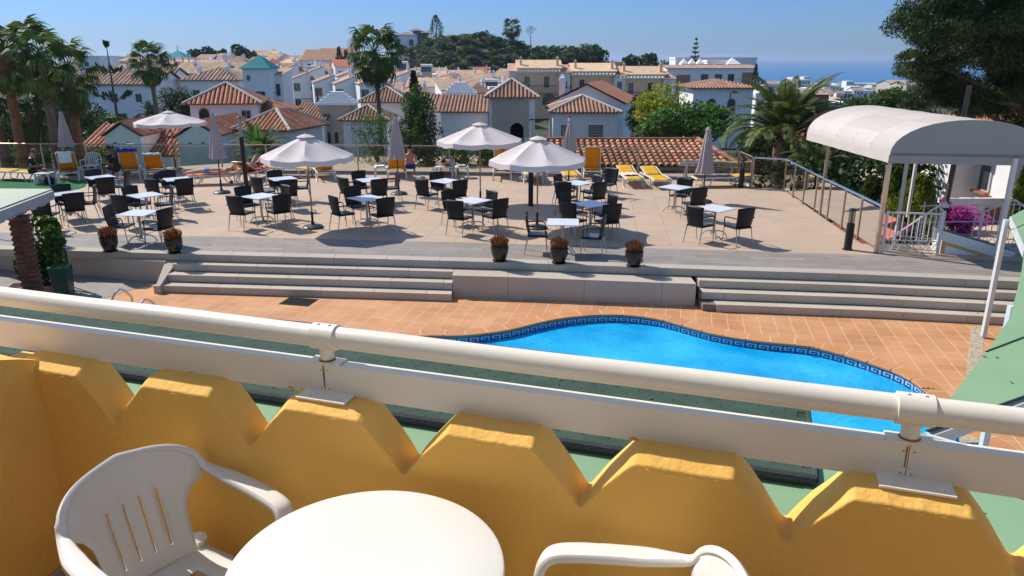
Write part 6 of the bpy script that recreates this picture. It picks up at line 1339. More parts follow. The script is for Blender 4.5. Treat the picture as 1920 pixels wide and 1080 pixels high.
def person(label, loc, rz, pose, skin, clothes, hat=None, hair=True):
    """pose: dict of joint -> (x,y,z) in local metres, y is where the person faces"""
    t = thing('person', label, 'person', loc, rz); P = {k: Vector(v) for k, v in pose.items()}
    names = ['pel','spn','cst','nek','hed']; J = [P['pel'], P['pel'].lerp(P['cst'],.5), P['cst'], P['nek'], P['hed']]; E_ = [(0,1),(1,2),(2,3),(3,4)]; rad = [(.15,.115),(.135,.10),(.155,.11),(.055,.055),(.078,.09)]
    up = (P['hed']-P['nek']).normalized(); J.append(P['hed']+up*.09); E_.append((4,5)); rad.append((.07,.085))
    def limb(a, pts, rs):
        prev = a
        for p, r_ in zip(pts, rs): J.append(Vector(p)); rad.append(r_); E_.append((prev, len(J)-1)); prev = len(J)-1
        return prev
    hands = []
    for s_ in ('l','r'):
        limb(2, [P['sh'+s_], P['el'+s_], P['wr'+s_]], [.058,.042,.028])
        wr = P['wr'+s_]; d_ = (wr - P['el'+s_]).normalized(); hd = wr + d_*.07; limb(len(J)-1, [wr+d_*.03, hd], [(.03,.018),(.036,.017)]); hands.append((wr, d_, hd))
        limb(0, [P['hp'+s_], P['kn'+s_], P['an'+s_]], [.088,.058,.038])
        an = P['an'+s_]; limb(len(J)-1, [P['to'+s_]], [.03])
    skin_mesh('body', J, E_, rad, skin, t)
    for wr, d_, hd in hands:                        # five fingers each
        side = d_.cross(Vector((0,0,1))); side = side.normalized() if side.length > .1 else Vector((1,0,0))
        mb = MB()
        for k in range(4):
            b0 = hd + side*(-.027+.018*k); ln = (.062,.075,.07,.055)[k]; mb.tube([b0, b0+d_*ln*.5+Vector((0,0,-.004)), b0+d_*ln*.85+Vector((0,0,-.022))], [.009,.008,.006], 5)
        mb.tube([wr+d_*.025+side*.025, wr+d_*.05+side*.052, wr+d_*.08+side*.055+Vector((0,0,-.012))], [.011,.009,.007], 5)
        part('fingers', mb, skin, t, smooth=True)
    # face
    f = (P['fac'] if 'fac' in P else Vector((0,1,0))).normalized(); sd_ = f.cross(up).normalized(); fu = sd_.cross(f).normalized(); hc = P['hed']+up*.05
    part('nose', MB().tube([hc+f*.082+fu*.015, hc+f*.108-fu*.015, hc+f*.09-fu*.022], [.008,.014,.010], 6), skin, t)
    for s2 in (-1,1):
        part('ear', MB().tube([hc+sd_*s2*.078-fu*.025, hc+sd_*s2*.092, hc+sd_*s2*.082+fu*.025], [.010,.014,.008], 6), skin, t)
        part('eye', MB().lathe([(.001,-.007),(.010,0),(.001,.007)], 8, hc+f*.084+sd_*s2*.032+fu*.015), m_hair, t)
    part('mouth', MB().tube([hc+f*.084-fu*.05-sd_*.024, hc+f*.090-fu*.052, hc+f*.084-fu*.05+sd_*.024], .006, 5), m_skind, t)
    if hair:
        mb = MB(); M = Matrix.Translation(hc - f*.012 + fu*.022); rows = []
        for j in range(7):
            ph = math.pi*.5*j/6*1.25; rows.append([M @ (fu*(math.cos(ph)*.108) + (f*math.cos(a)*(.095 if math.cos(a) < 0 else .078) + sd_*math.sin(a)*.088)*math.sin(ph)) for a in np.linspace(0,2*math.pi,15)])
        part('hair', mb.grid(rows), hair if hair is not True else m_hair, t, smooth=True)
    if hat:
        mb = MB(); M = hc - f*.005 + fu*.035; rows = []
        for j in range(6):
            ph = math.pi*.5*j/5; rows.append([M + fu*(math.cos(ph)*.10) + (f*math.cos(a) + sd_*math.sin(a)*.9)*math.sin(ph)*.112 for a in np.linspace(0,2*math.pi,15)])
        mb.grid(rows); mb.extr([M+f*.10-sd_*.07, M+f*.19-sd_*.045, M+f*.19+sd_*.045, M+f*.10+sd_*.07], fu*.012); part('cap', mb, hat, t, smooth=True)
    for c in clothes:
        if c[0] == 'shirt':
            J2 = [P['pel'].lerp(P['cst'],.06), P['pel'].lerp(P['cst'],.5), P['cst'], P['nek'].lerp(P['cst'],.30)]; E2 = [(0,1),(1,2),(2,3)]; r2 = [(.168,.132),(.152,.118),(.172,.127),(.09,.085)]
            for s_ in ('l','r'):
                J2 += [P['sh'+s_], P['sh'+s_].lerp(P['el'+s_],.62)]; r2 += [.074,.064]; k = len(J2); E2 += [(2,k-2),(k-2,k-1)]
            skin_mesh('tshirt', J2, E2, r2, c[1], t)
        if c[0] == 'shorts':
            J2 = [P['pel'], P['pel'].lerp(P['cst'],.22)]; E2 = [(0,1)]; r2 = [(.17,.132),(.152,.118)]
            for s_ in ('l','r'):
                J2 += [P['hp'+s_], P['hp'+s_].lerp(P['kn'+s_], c[2])]; r2 += [.104,.088]; k = len(J2); E2 += [(0,k-2),(k-2,k-1)]
            skin_mesh('shorts', J2, E2, r2, c[1], t)
    return t
def sit_pose(z=.40, lean=.05, knee=.45, arms='lap', look=-.5):
    p = dict(pel=(0,0,z+.10), cst=(0,lean,z+.44), nek=(0,lean+.03,z+.60), hed=(0,lean+.09,z+.70), fac=(0,1,look),
        shl=(-.19,lean+.01,z+.50), shr=(.19,lean+.01,z+.50), hpl=(-.11,.04,z+.08), hpr=(.11,.04,z+.08),
        knl=(-.17,.47,z+.10), knr=(.17,.47,z+.10), anl=(-.17,.50,.08), anr=(.17,.50,.08), tol=(-.18,.66,.035), tor=(.18,.66,.035))
    if arms == 'lap': p.update(ell=(-.24,.12,z+.26), elr=(.24,.12,z+.26), wrl=(-.08,.32,z+.27), wrr=(.08,.32,z+.27))
    if arms == 'face': p.update(ell=(-.24,.26,z+.30), elr=(.24,.26,z+.30), wrl=(-.05,.27,z+.52), wrr=(.05,.27,z+.52))
    return p
def lie_pose(z=.36, back=0.0, bent=0.0, prone=False):
    """head at +y, lying along y on a lounger; the person's face direction is up (supine)"""
    c, s_ = math.cos(back), math.sin(back); zz = z+.12
    p = dict(pel=(0,-.1,zz), cst=(0,-.1+.40*c,zz+.40*s_), nek=(0,-.1+.58*c,zz+.02+.58*s_), hed=(0,-.1+.68*c,zz+.05+.68*s_), fac=(0,-s_-.05,1) if not prone else (0,.3,-1),
        shl=(-.19,-.1+.50*c,zz+.50*s_), shr=(.19,-.1+.50*c,zz+.50*s_), hpl=(-.10,-.15,zz), hpr=(.10,-.15,zz),
        ell=(-.30,-.1+.25*c,zz-.03+.2*s_), elr=(.30,-.1+.25*c,zz-.03+.2*s_), wrl=(-.24,-.02,zz-.01), wrr=(.24,-.02,zz-.01))
    if bent: p.update(knl=(-.13,-.50,zz+.36*bent), knr=(.13,-.48,zz+.36*bent), anl=(-.12,-.66,z+.06), anr=(.12,-.66,z+.06), tol=(-.13,-.82,z+.05), tor=(.13,-.82,z+.05))
    else: p.update(knl=(-.12,-.57,zz+.0), knr=(.12,-.57,zz+.0), anl=(-.12,-.98,z+.07), anr=(.12,-.98,z+.07), tol=(-.15,-1.04,z+.20), tor=(.15,-1.04,z+.20))
    return p
c_, a_ = LG['man']; p = G(62,342,0)
person('man in black T-shirt and brown cap sitting bent over on a lounger', (p.x,p.y,0), R(-82), sit_pose(.33, .10, look=-.8), m_skin, [('shirt',m_tee),('shorts',m_short,.75)], m_capd)
p, a = on('blue', .55, .02, 0)
p = G(222,337,0)
person('tanned man in black top sitting sideways left of the royal blue towel', (p.x,p.y,0), R(62), sit_pose(.36, .14, look=-.6), m_skind, [('shirt',m_tee),('shorts',m_short,.6)])
p, a = on('lie1', 0, 0, 0); person('man in blue shorts and cream cap lying on a lounger', (p.x,p.y,0), a, lie_pose(.36), m_skinl, [('shorts',m_bshort,.55)], m_cap)
p, a = on('feet', 0, .1, 0); person('sunbather with bare feet up on the red towel by the lamp post', (p.x,p.y,0), a, lie_pose(.36, R(12), .9), m_skin, [('shorts',m_short,.4)])
p, a = on('check', .02, .18, 0); person('sunbather reading in the raised lounger with checked towel', (p.x,p.y,0), a, {**lie_pose(.36, R(50), 1.05), 'wrl':(-.1,-.12,.78),'wrr':(.1,-.12,.78),'ell':(-.25,.05,.62),'elr':(.25,.05,.62)}, m_skin, [('shorts',tw_red2,.3)])
p = G(770,333,0); person('sunbather sitting upright right of the raised middle orange lounger', (p.x,p.y,0), R(10), {**sit_pose(.33, -.02, look=0)}, m_skin, [('shorts',tw_blue,.45)])
p, a = on('lie2', 0, .05, 0); person('sunbather lying on the white towel behind the tables', (p.x,p.y,0), a, lie_pose(.36, R(8), .4), m_skinl, [('shorts',m_bshort,.35)])
p, a = on('knees', 0, .25, 0); person('sunbather with raised knees on the blue and white towel', (p.x,p.y,0), a+math.pi, lie_pose(.36, 0, 1.0), m_skin, [('shorts',m_short,.3)])
p, a = on('wt', 0, .12, 0); person('sunbather resting in the raised lounger on the turf', (p.x,p.y,0), a, lie_pose(.36, R(45), .6), m_skinl, [('shorts',tw_red2,.4)])
p, a = on('or2', .0, .15, 0); person('sunbather leaning back in the upright orange lounger', (p.x,p.y,0), a, lie_pose(.36, R(58), .7), m_skin, [('shorts',m_short,.4)])
p, a = on('check', .28, -.22, .80); o = part('book', MB().box(-.11,-.01,-.08,.11,.012,.08), tw_white, bevel=.003); o.location = (p.x,p.y,.86); o.rotation_euler = (.5,.3,a); tag(o, 'white and red magazine held up by the reading sunbather', 'magazine')
# ================================================================== BALCONY (foreground)
K = 1.25; bm_, bb_ = -.31993, 1.62903; hyp = math.hypot(bm_, 1)
BT = Vector((1/hyp, bm_/hyp, 0)); BN = Vector((-bm_/hyp, 1/hyp, 0)); BROT = math.atan2(BT.y, BT.x)
def B(t, o, z): return Vector((0,0,CAMZ)) + (BT*t + BN*(bb_/hyp + o) + Vector((0,0,z-1.7)))*K
FLZ = 2.36
m_yellow = mat('yellow_masonry_paint', (.84,.475,.10), .75, .05, 1.6, col2=(.87,.51,.13), bump=.22, bscale=45, dirt=.16, spec=.25)
m_yellowin = m_yellow
m_rail = mat('cream_gloss_paint', (.80,.735,.62), .40, .03, 3, dirt=.08, spec=.5, bump=.04, bscale=20)
m_rust = mat('rust_stain', (.30,.13,.04), .9, .3, 30)
m_floor = mat('balcony_floor_tile', (.50,.34,.22), .6, .1, 3)
m_skirt = mat('beige_skirting_tile', (.42,.33,.25), .5, .1, 4)
# floor
fl = MB(); q = [B(-2.0,-.05,0), B(2.0,-.05,0), B(2.0,-2.2,0), B(-2.0,-2.2,0)]
fl.prism([(p.x,p.y) for p in q], FLZ-.2, FLZ); part('balcony_floor', fl, m_floor, kind='structure')
# scalloped parapet
wall = thing('balcony_parapet', 'yellow rough plaster balcony parapet with a scalloped top of blunt merlons', 'parapet wall', (0,0,0))
prof = []; t0 = -1.95; V0 = -1.628; SP = .4415; zt, zv = .872, .722
prof.append((t0, zt)); g_ = random.Random(3)
for k in range(9):
    v = V0 + SP*k
    prof += [(v-.116, zt+g_.uniform(-.003,.003)), (v-.105, zt-.010), (v-.050, zt-.080), (v-.005, zv+.002), (v+.005, zv+.002), (v+.052, zt-.076), (v+.108, zt-.010), (v+.119, zt)]
    prof += [(v+.18, zt+.001), (v+.27, zt-.001)]
tend = V0+SP*8+.3; prof = [p for p in prof if p[0] <= tend]; prof += [(tend, zt)]
zb = (FLZ-CAMZ)/K + 1.7 - .05
NRW = 10
o_in, o_out = -.10, .004
rows = []
def wob(t,z): return .0035*math.sin(t*23+z*31)+.003*math.sin(t*9.1-z*17)+.002*math.sin(t*57+z*41)
def densify(P, step=.03):
    out = [P[0]]
    for a, b in zip(P, P[1:]):
        n_ = max(1, int(math.hypot(b[0]-a[0], b[1]-a[1])/step))
        for k in range(1, n_+1): out.append((a[0]+(b[0]-a[0])*k/n_ + g_.uniform(-.0012,.0012), a[1]+(b[1]-a[1])*k/n_ + g_.uniform(-.0012,.0012)))
    return out
pd = densify(prof); poly = [B(t, o_in, z) for t, z in pd] + [B(tend, o_in, zb), B(t0, o_in, zb)]
lo = lambda z: zv + (z-zv)*.865 if z > zv else z
n_ = len(pd); F0 = [B(t, o_in, lo(z)) for t, z in pd]; F1 = [B(t, o_in+.034, z) for t, z in pd]; F2 = [B(t, o_out+.006, z) for t, z in pd]
E0, E2 = [B(tend, o_in, zb), B(t0, o_in, zb)], [B(tend, o_out+.006, zb), B(t0, o_out+.006, zb)]
mb = MB(); mb.add(F0+F1+F2+E0+E2, [tuple(range(n_))[::-1]+(3*n_+1,3*n_)] + [(i,i+1,n_+i+1,n_+i) for i in range(n_-1)] + [(n_+i,n_+i+1,2*n_+i+1,2*n_+i) for i in range(n_-1)] + [tuple(range(2*n_,3*n_))+(3*n_+2,3*n_+3)])
pw = part('plaster_wall', mb, m_yellow, wall)
wd = pw.modifiers.new('Weld','WELD'); wd.merge_threshold = .0002
bv = pw.modifiers.new('Bevel','BEVEL'); bv.width = .006; bv.segments = 3; bv.limit_method = 'ANGLE'; bv.angle_limit = R(24)
# merlon lips: a raised trowelled band near the top of each
for k in range(-1, 8):
    c = V0+SP*k+SP/2
    if c > tend-.1: break
    a, b = c-.095, c+.095
    pts = [B(a+(b-a)*i/10, o_in+.004+.0012*math.sin(i*2.3+k), zt-.028+.002*math.sin(i*1.7+k*2)) for i in range(11)]
    part('trowelled_lip', MB().tube(pts, [.0008*K]+[.0048*K]*9+[.0008*K], 6), m_yellow, wall, smooth=True)
# side partition
sp_ = thing('side_partition', 'yellow plaster side partition at the left end of the balcony', 'wall', (0,0,0))
mb = MB(); rows = []
prf = [(-.06,.86),(-.13,.90),(-.22,.93),(-.4,.99),(-.8,1.10),(-1.3,1.22),(-1.9,1.3)]
for f in (0,.3,.6,.85,.97,1.0): rows.append([B(-1.885+wob(o,z*f)+(-.012 if f == 1 else 0), o, zb+(z-zb)*f + .006*math.sin(o*60)*(f > .9)) for o, z in prf])
rows.append([B(-2.02, o, z+.004*math.sin(o*40)) for o, z in prf]); rows.append([B(-2.05, o, z-.02) for o, z in prf]); rows.append([B(-2.05, o, zb) for o, z in prf])
mb.grid([r_[::-1] for r_ in rows]); mb.extr([B(-1.9,-.06,zb),B(-2.05,-.06,zb),B(-2.05,-.06,.85),B(-1.9,-.06,.85)], BN*K*.06)
part('plaster_wall', mb, m_yellow, sp_, smooth=True)
mb = MB(); mb.extr([B(-1.885,-.10,zb+.04),B(-1.885,-.10,zb+.13),B(-1.87,-.10,zb+.13),B(-1.87,-.10,zb+.04)], -BN*1.6); part('skirting_tile', mb, m_skirt, sp_, bevel=.004)
for a in np.arange(-1.86,1.9,.3):
    mb = MB(); mb.extr([B(a+.002,-.102,zb+.04),B(a+.298,-.102,zb+.04),B(a+.298,-.102,zb+.13),B(a+.002,-.102,zb+.13)], -BN*.014); part('skirting_tile', mb, m_skirt, wall, bevel=.003)
# railing
rl = thing('balcony_railing', 'cream painted steel balcony rail with round handrail and flat lower band', 'railing', (0,0,0))
m_zh = 1.02; POSTS = (-.995, .357, 1.71)
segs = [(-2.3,-1.035),(-.975,.317),(.377,1.67),(1.73,2.3)]
for a, b in ((-2.3,-.995),(-.995,.357),(.357,2.3)):
    pts = [B(a+(b-a)*i/12, 0, m_zh+.0008*math.sin(i)) for i in range(13)]; part('handrail', MB().tube(pts, .0285*K, 24), m_rail, rl, smooth=True)
for p in POSTS:
    cl = part('collar', MB().tube([B(p-.034,0,m_zh),B(p-.0335,0,m_zh),B(p+.0335,0,m_zh),B(p+.034,0,m_zh)], [.029*K,.0335*K,.0335*K,.029*K], 24), m_rail, rl, smooth=True)
    for d_ in (-.016,.016): part('rivet', MB().lathe([(.004*K,0),(.0035*K,.003*K),(0.0001,.004*K)], 8, B(p+d_,-.004,m_zh+.0325)), m_rail, cl)
    part('post', MB().tube([B(p,0,.945),B(p,0,m_zh-.02)], .0185*K, 16), m_rail, rl, smooth=True)
    part('post_flange', MB().extr([B(p-.045,-.024,.952),B(p+.045,-.024,.952),B(p+.045,.02,.952),B(p-.045,.02,.952)], (0,0,.005*K)), m_rail, rl, bevel=.002)
    part('rust_ring', MB().lathe([(.0215*K,0),(.0195*K,.004*K)], 14, B(p,0,.957)), m_rust, rl)
    bp_ = part('base_plate', MB().extr([B(p-.055,-.074,.8725),B(p+.085,-.074,.8725),B(p+.085,-.018,.8725),B(p-.055,-.018,.8725)][::-1], (0,0,.006*K)), m_rail, rl, bevel=.002)
    for d_ in (-.045,.045): part('bolt_head', MB().lathe([(.0085*K,0),(.0075*K,.003*K),(.0001,.006*K)], 8, B(p+.015+d_,-.056,.878)), m_rail, bp_)
    part('plate_joint', MB().extr([B(p-.0008,-.0192,.869),B(p+.0008,-.0192,.869),B(p+.0008,-.0192,.95),B(p-.0008,-.0192,.95)], BN*.001), m_rust, rl)
    for d_ in (.885,.935):
        for e_ in (-.010,.010): part('screw', MB().lathe([(.0028*K,-.001),(.0001,.001)], 6, B(p+e_,-.0195,d_)), m_rust, rl)
gd = random.Random(8)
for p in POSTS[:2]:
    for q_ in range(1):
        t_ = p + gd.uniform(-.006,.008); L_ = gd.uniform(.02,.06); part('rust_streak', MB().extr([B(t_-.0012,-.0194,.945-L_),B(t_+.0012,-.0194,.945-L_),B(t_+.002,-.0194,.945),B(t_-.002,-.0194,.945)], BN*.0004), m_rust, rl)
m_chip = mat('yellow_paint_smear', (.70,.38,.06), .8, .1, 8)
for t_ in (-1.42,-1.10,-.2,.62): part('paint_smear', MB().extr([B(t_-.012,-.0194,.868),B(t_+.014,-.0194,.868),B(t_+.008,-.0194,.874),B(t_-.004,-.0194,.876)], BN*.0004), m_chip, rl)
a0 = -2.3
for b0 in (-.995,.357,2.3):
    mb = MB(); mb.extr([B(a0+.0006,-.019,.866),B(b0-.0006,-.019,.866),B(b0-.0006,-.019,.9515),B(a0+.0006,-.019,.9515)][::-1], BN*K*.006)
    mb.extr([B(a0+.0006,-.0135,.9455),B(b0-.0006,-.0135,.9455),B(b0-.0006,-.0135,.951),B(a0+.0006,-.0135,.951)][::-1], BN*K*.032)
    part('lower_band', mb, m_rail, rl); a0 = b0
# the hotel front behind the balcony, with its sliding glass door
hf = thing('hotel_front', 'cream hotel wall with a sliding glass door behind the balcony', 'building', (0,0,0))
m_hotel = mat('hotel_cream_wall', (.80,.70,.52), .85, .04, 2)
for a, b, z0, z1 in ((-2.6,-.9,-6,2.9),(1.3,3.6,-6,2.9),(-.9,1.3,1.75,2.9),(-.9,1.3,-6,.148)):
    q0, q1 = B(a,-1.55,z0), B(b,-1.55,z0); part('wall', MB().extr([q0,q1,q1+Vector((0,0,(z1-z0)*K)),q0+Vector((0,0,(z1-z0)*K))], -BN*.3), m_hotel, hf)
for a, b in ((-.9,.2),(.2,1.3)):
    q0, q1 = B(a+.003,-1.66,.15), B(b-.003,-1.66,.15); H_ = Vector((0,0,1.59*K)); dr = part('sliding_door', MB().extr([q0,q1,q1+H_,q0+H_], -BN*.03), m_frame, hf)
    q0, q1 = B(a+.06,-1.652,.2), B(b-.06,-1.652,.2); H_ = Vector((0,0,1.48*K)); part('door_glass', MB().extr([q0,q1,q1+H_,q0+H_], -BN*.004), m_pane, dr)
# ------------------------------------------------------------------ round plastic table
tb = thing('round_table', 'white round plastic balcony table between the two white garden chairs', 'table', (-.365,1.583,FLZ))
part('tabletop', MB().lathe([(.30,.69),(.338,.692),(.345,.697),(.347,.71),(.344,.719),(.335,.7225),(.18,.7235),(.0001,.7238)], 96), m_plastic, tb, smooth=True)
part('skirt_ring', MB().lathe([(.31,.64),(.325,.64),(.33,.692),(.315,.692)], 64), m_plastic, tb, smooth=True)
for k in range(4):
    a = k*math.pi/2+.6; part('leg', MB().tube([(math.cos(a)*.25,math.sin(a)*.25,.69),(math.cos(a)*.27,math.sin(a)*.27,.3),(math.cos(a)*.31,math.sin(a)*.31,0)], [.035,.03,.022], 10), m_plastic, tb, smooth=True)
# ------------------------------------------------------------------ moulded garden chair, front = +y
def garden_chair(name, label, loc, rz):
    t = thing(name, label, 'garden chair', loc, rz, 'white plastic garden chairs on the balcony')
    TH = .008
    def ystop(z): return -.19 - .30*max(0, z-.43)            # back plane leaning away
    def wid(z):                                               # half width of the back shell by height
        Z = [.38,.47,.53,.58,.62,.655,.69,.72,.75,.775,.79,.80]; Wd = [.160,.160,.163,.172,.195,.238,.252,.246,.224,.180,.118,.03]
        return float(np.interp(z, Z, Wd))
    zs = [.38,.41,.45,.46,.50,.54,.58,.62,.655,.69,.705,.72,.735,.75,.763,.775,.784,.792,.798,.80]
    us = sorted(set([round(x,4) for x in np.linspace(-1,1,17)] + [round(sgn*a+e,4) for a in (.16,.50) for sgn in (-1,1) for e in (-.022,.022)]))
    rows = []
    for z in zs: 
        def xu(u): a_ = abs(u); w_ = wid(z); k_ = min(.125, w_*.75); return math.copysign(a_/.7*k_ if a_ <= .7 else k_ + (w_-k_)*(a_-.7)/.3, u)
        rows.append([(xu(u), ystop(z) + .075*(abs(xu(u))/.25)**2.2, z) for u in us])
    slot = lambda i, j: 2 < i < 8 and any(abs((us[j]+us[j+1])/2 - s_) < .02 for s_ in (-.50,-.16,.16,.50)) and zs[i] < (.70 if True else 1)
    back = part('backrest', MB().grid(rows, skip=slot), m_plastic, t, smooth=True)
    so = back.modifiers.new('Solid','SOLIDIFY'); so.thickness = .006; so.offset = 0
    # rolled rim over the crown, running into the arms and front legs, one band
    path = []
    for z in (.69,.72,.75,.775,.79,.80):
        path.append(Vector((wid(z)+.004, ystop(z)+.075*(wid(z)/.25)**2.2, z)))
    path.append(Vector((0, ystop(.805), .806)))
    right = [Vector((.266,-.150,.680)), Vector((.279,-.095,.670)), Vector((.287,-.03,.662)), Vector((.290,.04,.656)), Vector((.291,.10,.650)), Vector((.286,.17,.644)), Vector((.280,.205,.625)), Vector((.272,.225,.58)), Vector((.262,.235,.48)), Vector((.255,.245,.3)), Vector((.25,.26,0))]
    full = right[::-1] + path[:-1]; left = [Vector((-p.x,p.y,p.z)) for p in full[::-1]]
    pts = full + [path[-1]] + left
    # smooth the path
    P = pts
    for _ in range(2):
        Q = [P[0]]
        for a, b in zip(P, P[1:]): Q += [a.lerp(b,.25), a.lerp(b,.75)]
        Q.append(P[-1]); P = Q
    mb = MB(); rows = []
    for i, p in enumerate(P):
        tn = (P[min(i+1,len(P)-1)] - P[max(i-1,0)]).normalized()
        armf = 1 if p.z < .70 and p.z > .60 and p.y > -.24 else 0
        # across direction: horizontal outward on arms, back/up on the crown
        outw = Vector((p.x, min(0, p.y+.05)*1.2, .0)); outw = (outw - tn*outw.dot(tn)); 
        if outw.length < 1e-4: outw = Vector((0,-1,0))
        outw.normalize(); upn = tn.cross(outw); 
        if upn.z < 0 and p.z > .6: upn = -upn
        if p.z <= .6: upn = Vector((0,1,.2)).normalized() if upn.y < 0 else upn
        z = p.z; y = p.y
        wa = float(np.interp(y, [-.27,-.19,-.08,.1,.2,.27], [.006,.010,.026,.028,.026,.024])) if z < .72 else .006
        if z < .6: wa = .024
        fl_ = float(np.interp(y, [-.3,-.2,0,.2], [.008,.016,.02,.02]))
        cs = [(-wa-.004,-fl_),(-wa-.003,-.006),(-wa+.002,0),(wa*.5,.0025),(wa,0),(wa+.007,-.006),(wa+.009,-fl_-.004)]
        rows.append([p + outw*a + upn*b for a, b in cs])
    rim = part('armrest_rim', MB().grid(rows), m_plastic, t, smooth=True)
    so = rim.modifiers.new('Solid','SOLIDIFY'); so.thickness = .005; so.offset = 0
    rows = []
    for j in range(13):
        f = j/12; y = -.20+.45*f; w2 = .19+.045*math.sin(min(1,f*1.2)*math.pi/2); dip = -.018*math.sin(f*math.pi)
        zz = .40+dip+(0 if f < .85 else -(f-.85)*.18)
        rows.append([(u*w2, y, zz + .012*abs(u)**3) for u in np.linspace(-1,1,13)])
    seat = part('seat', MB().grid(rows, skip=lambda i,j: 3 <= i <= 8 and j in (3,8) ), m_plastic, t, smooth=True); so = seat.modifiers.new('Solid','SOLIDIFY'); so.thickness = .007
    for sgn in (-1,1):
        part('rear_leg', MB().tube([(sgn*.19,-.19,.43),(sgn*.215,-.25,.2),(sgn*.235,-.30,0)], [.028,.024,.018], 8), m_plastic, t, smooth=True)
        part('seat_bracket', MB().tube([(sgn*.21,.21,.42),(sgn*.262,.235,.45)], .016, 6), m_plastic, t)
    return t
garden_chair('garden_chair', 'white moulded plastic chair with slotted back at the left of the round table', (-.995,1.90,FLZ), R(-33-90)).scale = (.9,.9,.95)
garden_chair('garden_chair', 'white moulded plastic chair of which only one arm shows, right of the round table', (.235,1.44,FLZ), R(169-90))

# ================================================================== GREEN PORCH ROOFS BELOW
m_shing = mat('green_felt_shingle', (.05,.088,.060), .95, .16, 7, isl=.07, dirt=.25, bump=.5, bscale=260, world=True)
m_shlip = mat('black_roof_roll', (.035,.037,.038), .85, .2, 10, bump=.4, bscale=60)
m_green = mat('pale_green_roof_sheet', (.235,.375,.205), .72, .05, 1.2, dirt=.06, world=True)
m_seam = mat('dark_roof_seam', (.012,.02,.015), .8, .1)
m_trim = mat('white_metal_trim', (.62,.62,.60), .45, .05, 3, dirt=.1)
ZR = 1.65
nearL = [G(x,y,ZR) for x,y in ((-260,628),(213,698),(743,781),(1157,845),(1530,900))]
farL = [G(x,y,ZR) for x,y in ((-160,528),(0,549),(560,603),(720,623),(1510,717))]
rf = thing('shingled_porch_roof', 'dark green hexagonal felt shingle roof between the balcony and the pool', 'porch roof', (0,0,0))
nl = Vector((nearL[1].x,nearL[1].y)); nr = Vector((nearL[4].x,nearL[4].y)); su = (nr-nl).normalized(); svv = Vector((-su.y,su.x))
rpoly = poly = [(p.x,p.y) for p in nearL] + [(p.x,p.y) for p in farL[::-1]]
part('roof_deck', MB().prism(poly, ZR-.10, ZR-.012), m_shlip, rf)
TW, TE = .19, .098
tab = MB(); c = .05
def tabmesh():
    P = [(-TW/2,TE),(-TW/2,TE*.45),(-TW/2+.0055,0),(TW/2-.0055,0),(TW/2,TE*.45),(TW/2,TE)]
    m_ = MB(); v = [(x, y, .0) for x,y in P] + [(x, y, -.005) for x,y in P]
    n = len(P); m_.add(v, [tuple(range(n))[::-1], tuple(range(n,2*n))] + [(i,(i+1)%n,n+(i+1)%n,n+i)[::-1] for i in range(n)][:]); return m_
tm = tabmesh(); tme = tm.mesh('shingle', m_shing); SA = math.atan2(su.y, su.x)
cand = []
for r_ in range(0, 24):
    for k in range(-40, 60):
        c = nl + su*(k*TW + (TW/2 if r_ % 2 else 0)) + svv*(.05 + r_*TE)
        if not inside((c.x,c.y), poly) or not inside((c.x+svv.x*TE, c.y+svv.y*TE), poly): continue
        px, py = proj((c.x,c.y,ZR))
        yb_ = 592 + px*(852-592)/1920; yt_ = 572 + px*(830-572)/1920
        vis = -20 < px < 1600 and (py < yb_ + 4 or py > yb_ + 45)
        cand.append(((0 if vis else 100) + c.length, c))
cand.sort(key=lambda q: q[0]); rest = MB()
for k, (d_, c) in enumerate(cand):
    if k < 300:
        o = link('shingle', tme, rf, (c.x, c.y, ZR-.006)); o.rotation_euler = (0,0,SA+math.pi if False else SA)
    else:
        M = Matrix.Translation((c.x,c.y,ZR-.006)) @ Matrix.Rotation(SA,4,'Z'); rest.add([M @ Vector(v) for v in tm.v], tm.f)
part('shingle_field', rest, m_shing, rf, kind='stuff')
part('roof_edge_roll', MB().tube([(p.x,p.y,ZR-.005) for p in nearL], .04, 8), m_shlip, rf, smooth=True)
part('roof_edge_strip', MB().tube([nearL[4]+Vector((0,0,-.01)), farL[4]+Vector((0,0,-.01))], .02, 6), m_shing, rf)
part('eaves_edge', MB().tube([(p.x,p.y,ZR-.02) for p in farL], .022, 6), m_shlip, rf)
# pale green flat sheets
gf = thing('pale_green_roof', 'pale green flat porch roof sheets wrapping round the pool below the balcony', 'porch roof', (0,0,0))
ZG = 1.60
def Gp(L, z): return [(G(x,y,z).x, G(x,y,z).y) for x,y in L]
def gband(name, L, z=ZG, th=.05, m_=None): return part(name, MB().prism(Gp(L,z), z-th, z), m_ or m_green, gf)
gband('roof_sheet', [(-260,628),(213,698),(743,781),(1157,845),(1530,900),(1560,1300),(-260,1300)])
gband('roof_sheet', z=ZG+.005, L=[(1505,899),(1505,812),(1627,813),(1700,812),(1738,813),(1846,842),(2000,885),(2000,1300),(1563,1300)])
B1 = [(1740,808),(1777,753),(1850,660)]; 
gband('roof_sheet', [(1740,806),(1777,753),(1850,658),(2150,545),(2150,660)])
gband('roof_sheet', [(1852,656),(1893,597),(1907,545),(1917,500),(1921,468),(1894,406),(1960,372),(2150,372),(2150,543)])
for (a,b,w_) in (((1848,660),(2150,547),.008),((1738,809),(2150,662),.012),((1894,432),(1960,405),.006),((1800,905),(2100,985),.012),((1815,955),(1850,965),.006)):
    p, q = G(*a,ZG), G(*b,ZG); d_ = (q-p).normalized(); n_ = Vector((-d_.y,d_.x,0))*w_
    part('roof_seam', MB().extr([p-n_,q-n_,q+n_,p+n_], (0,0,.006)), m_seam, gf)
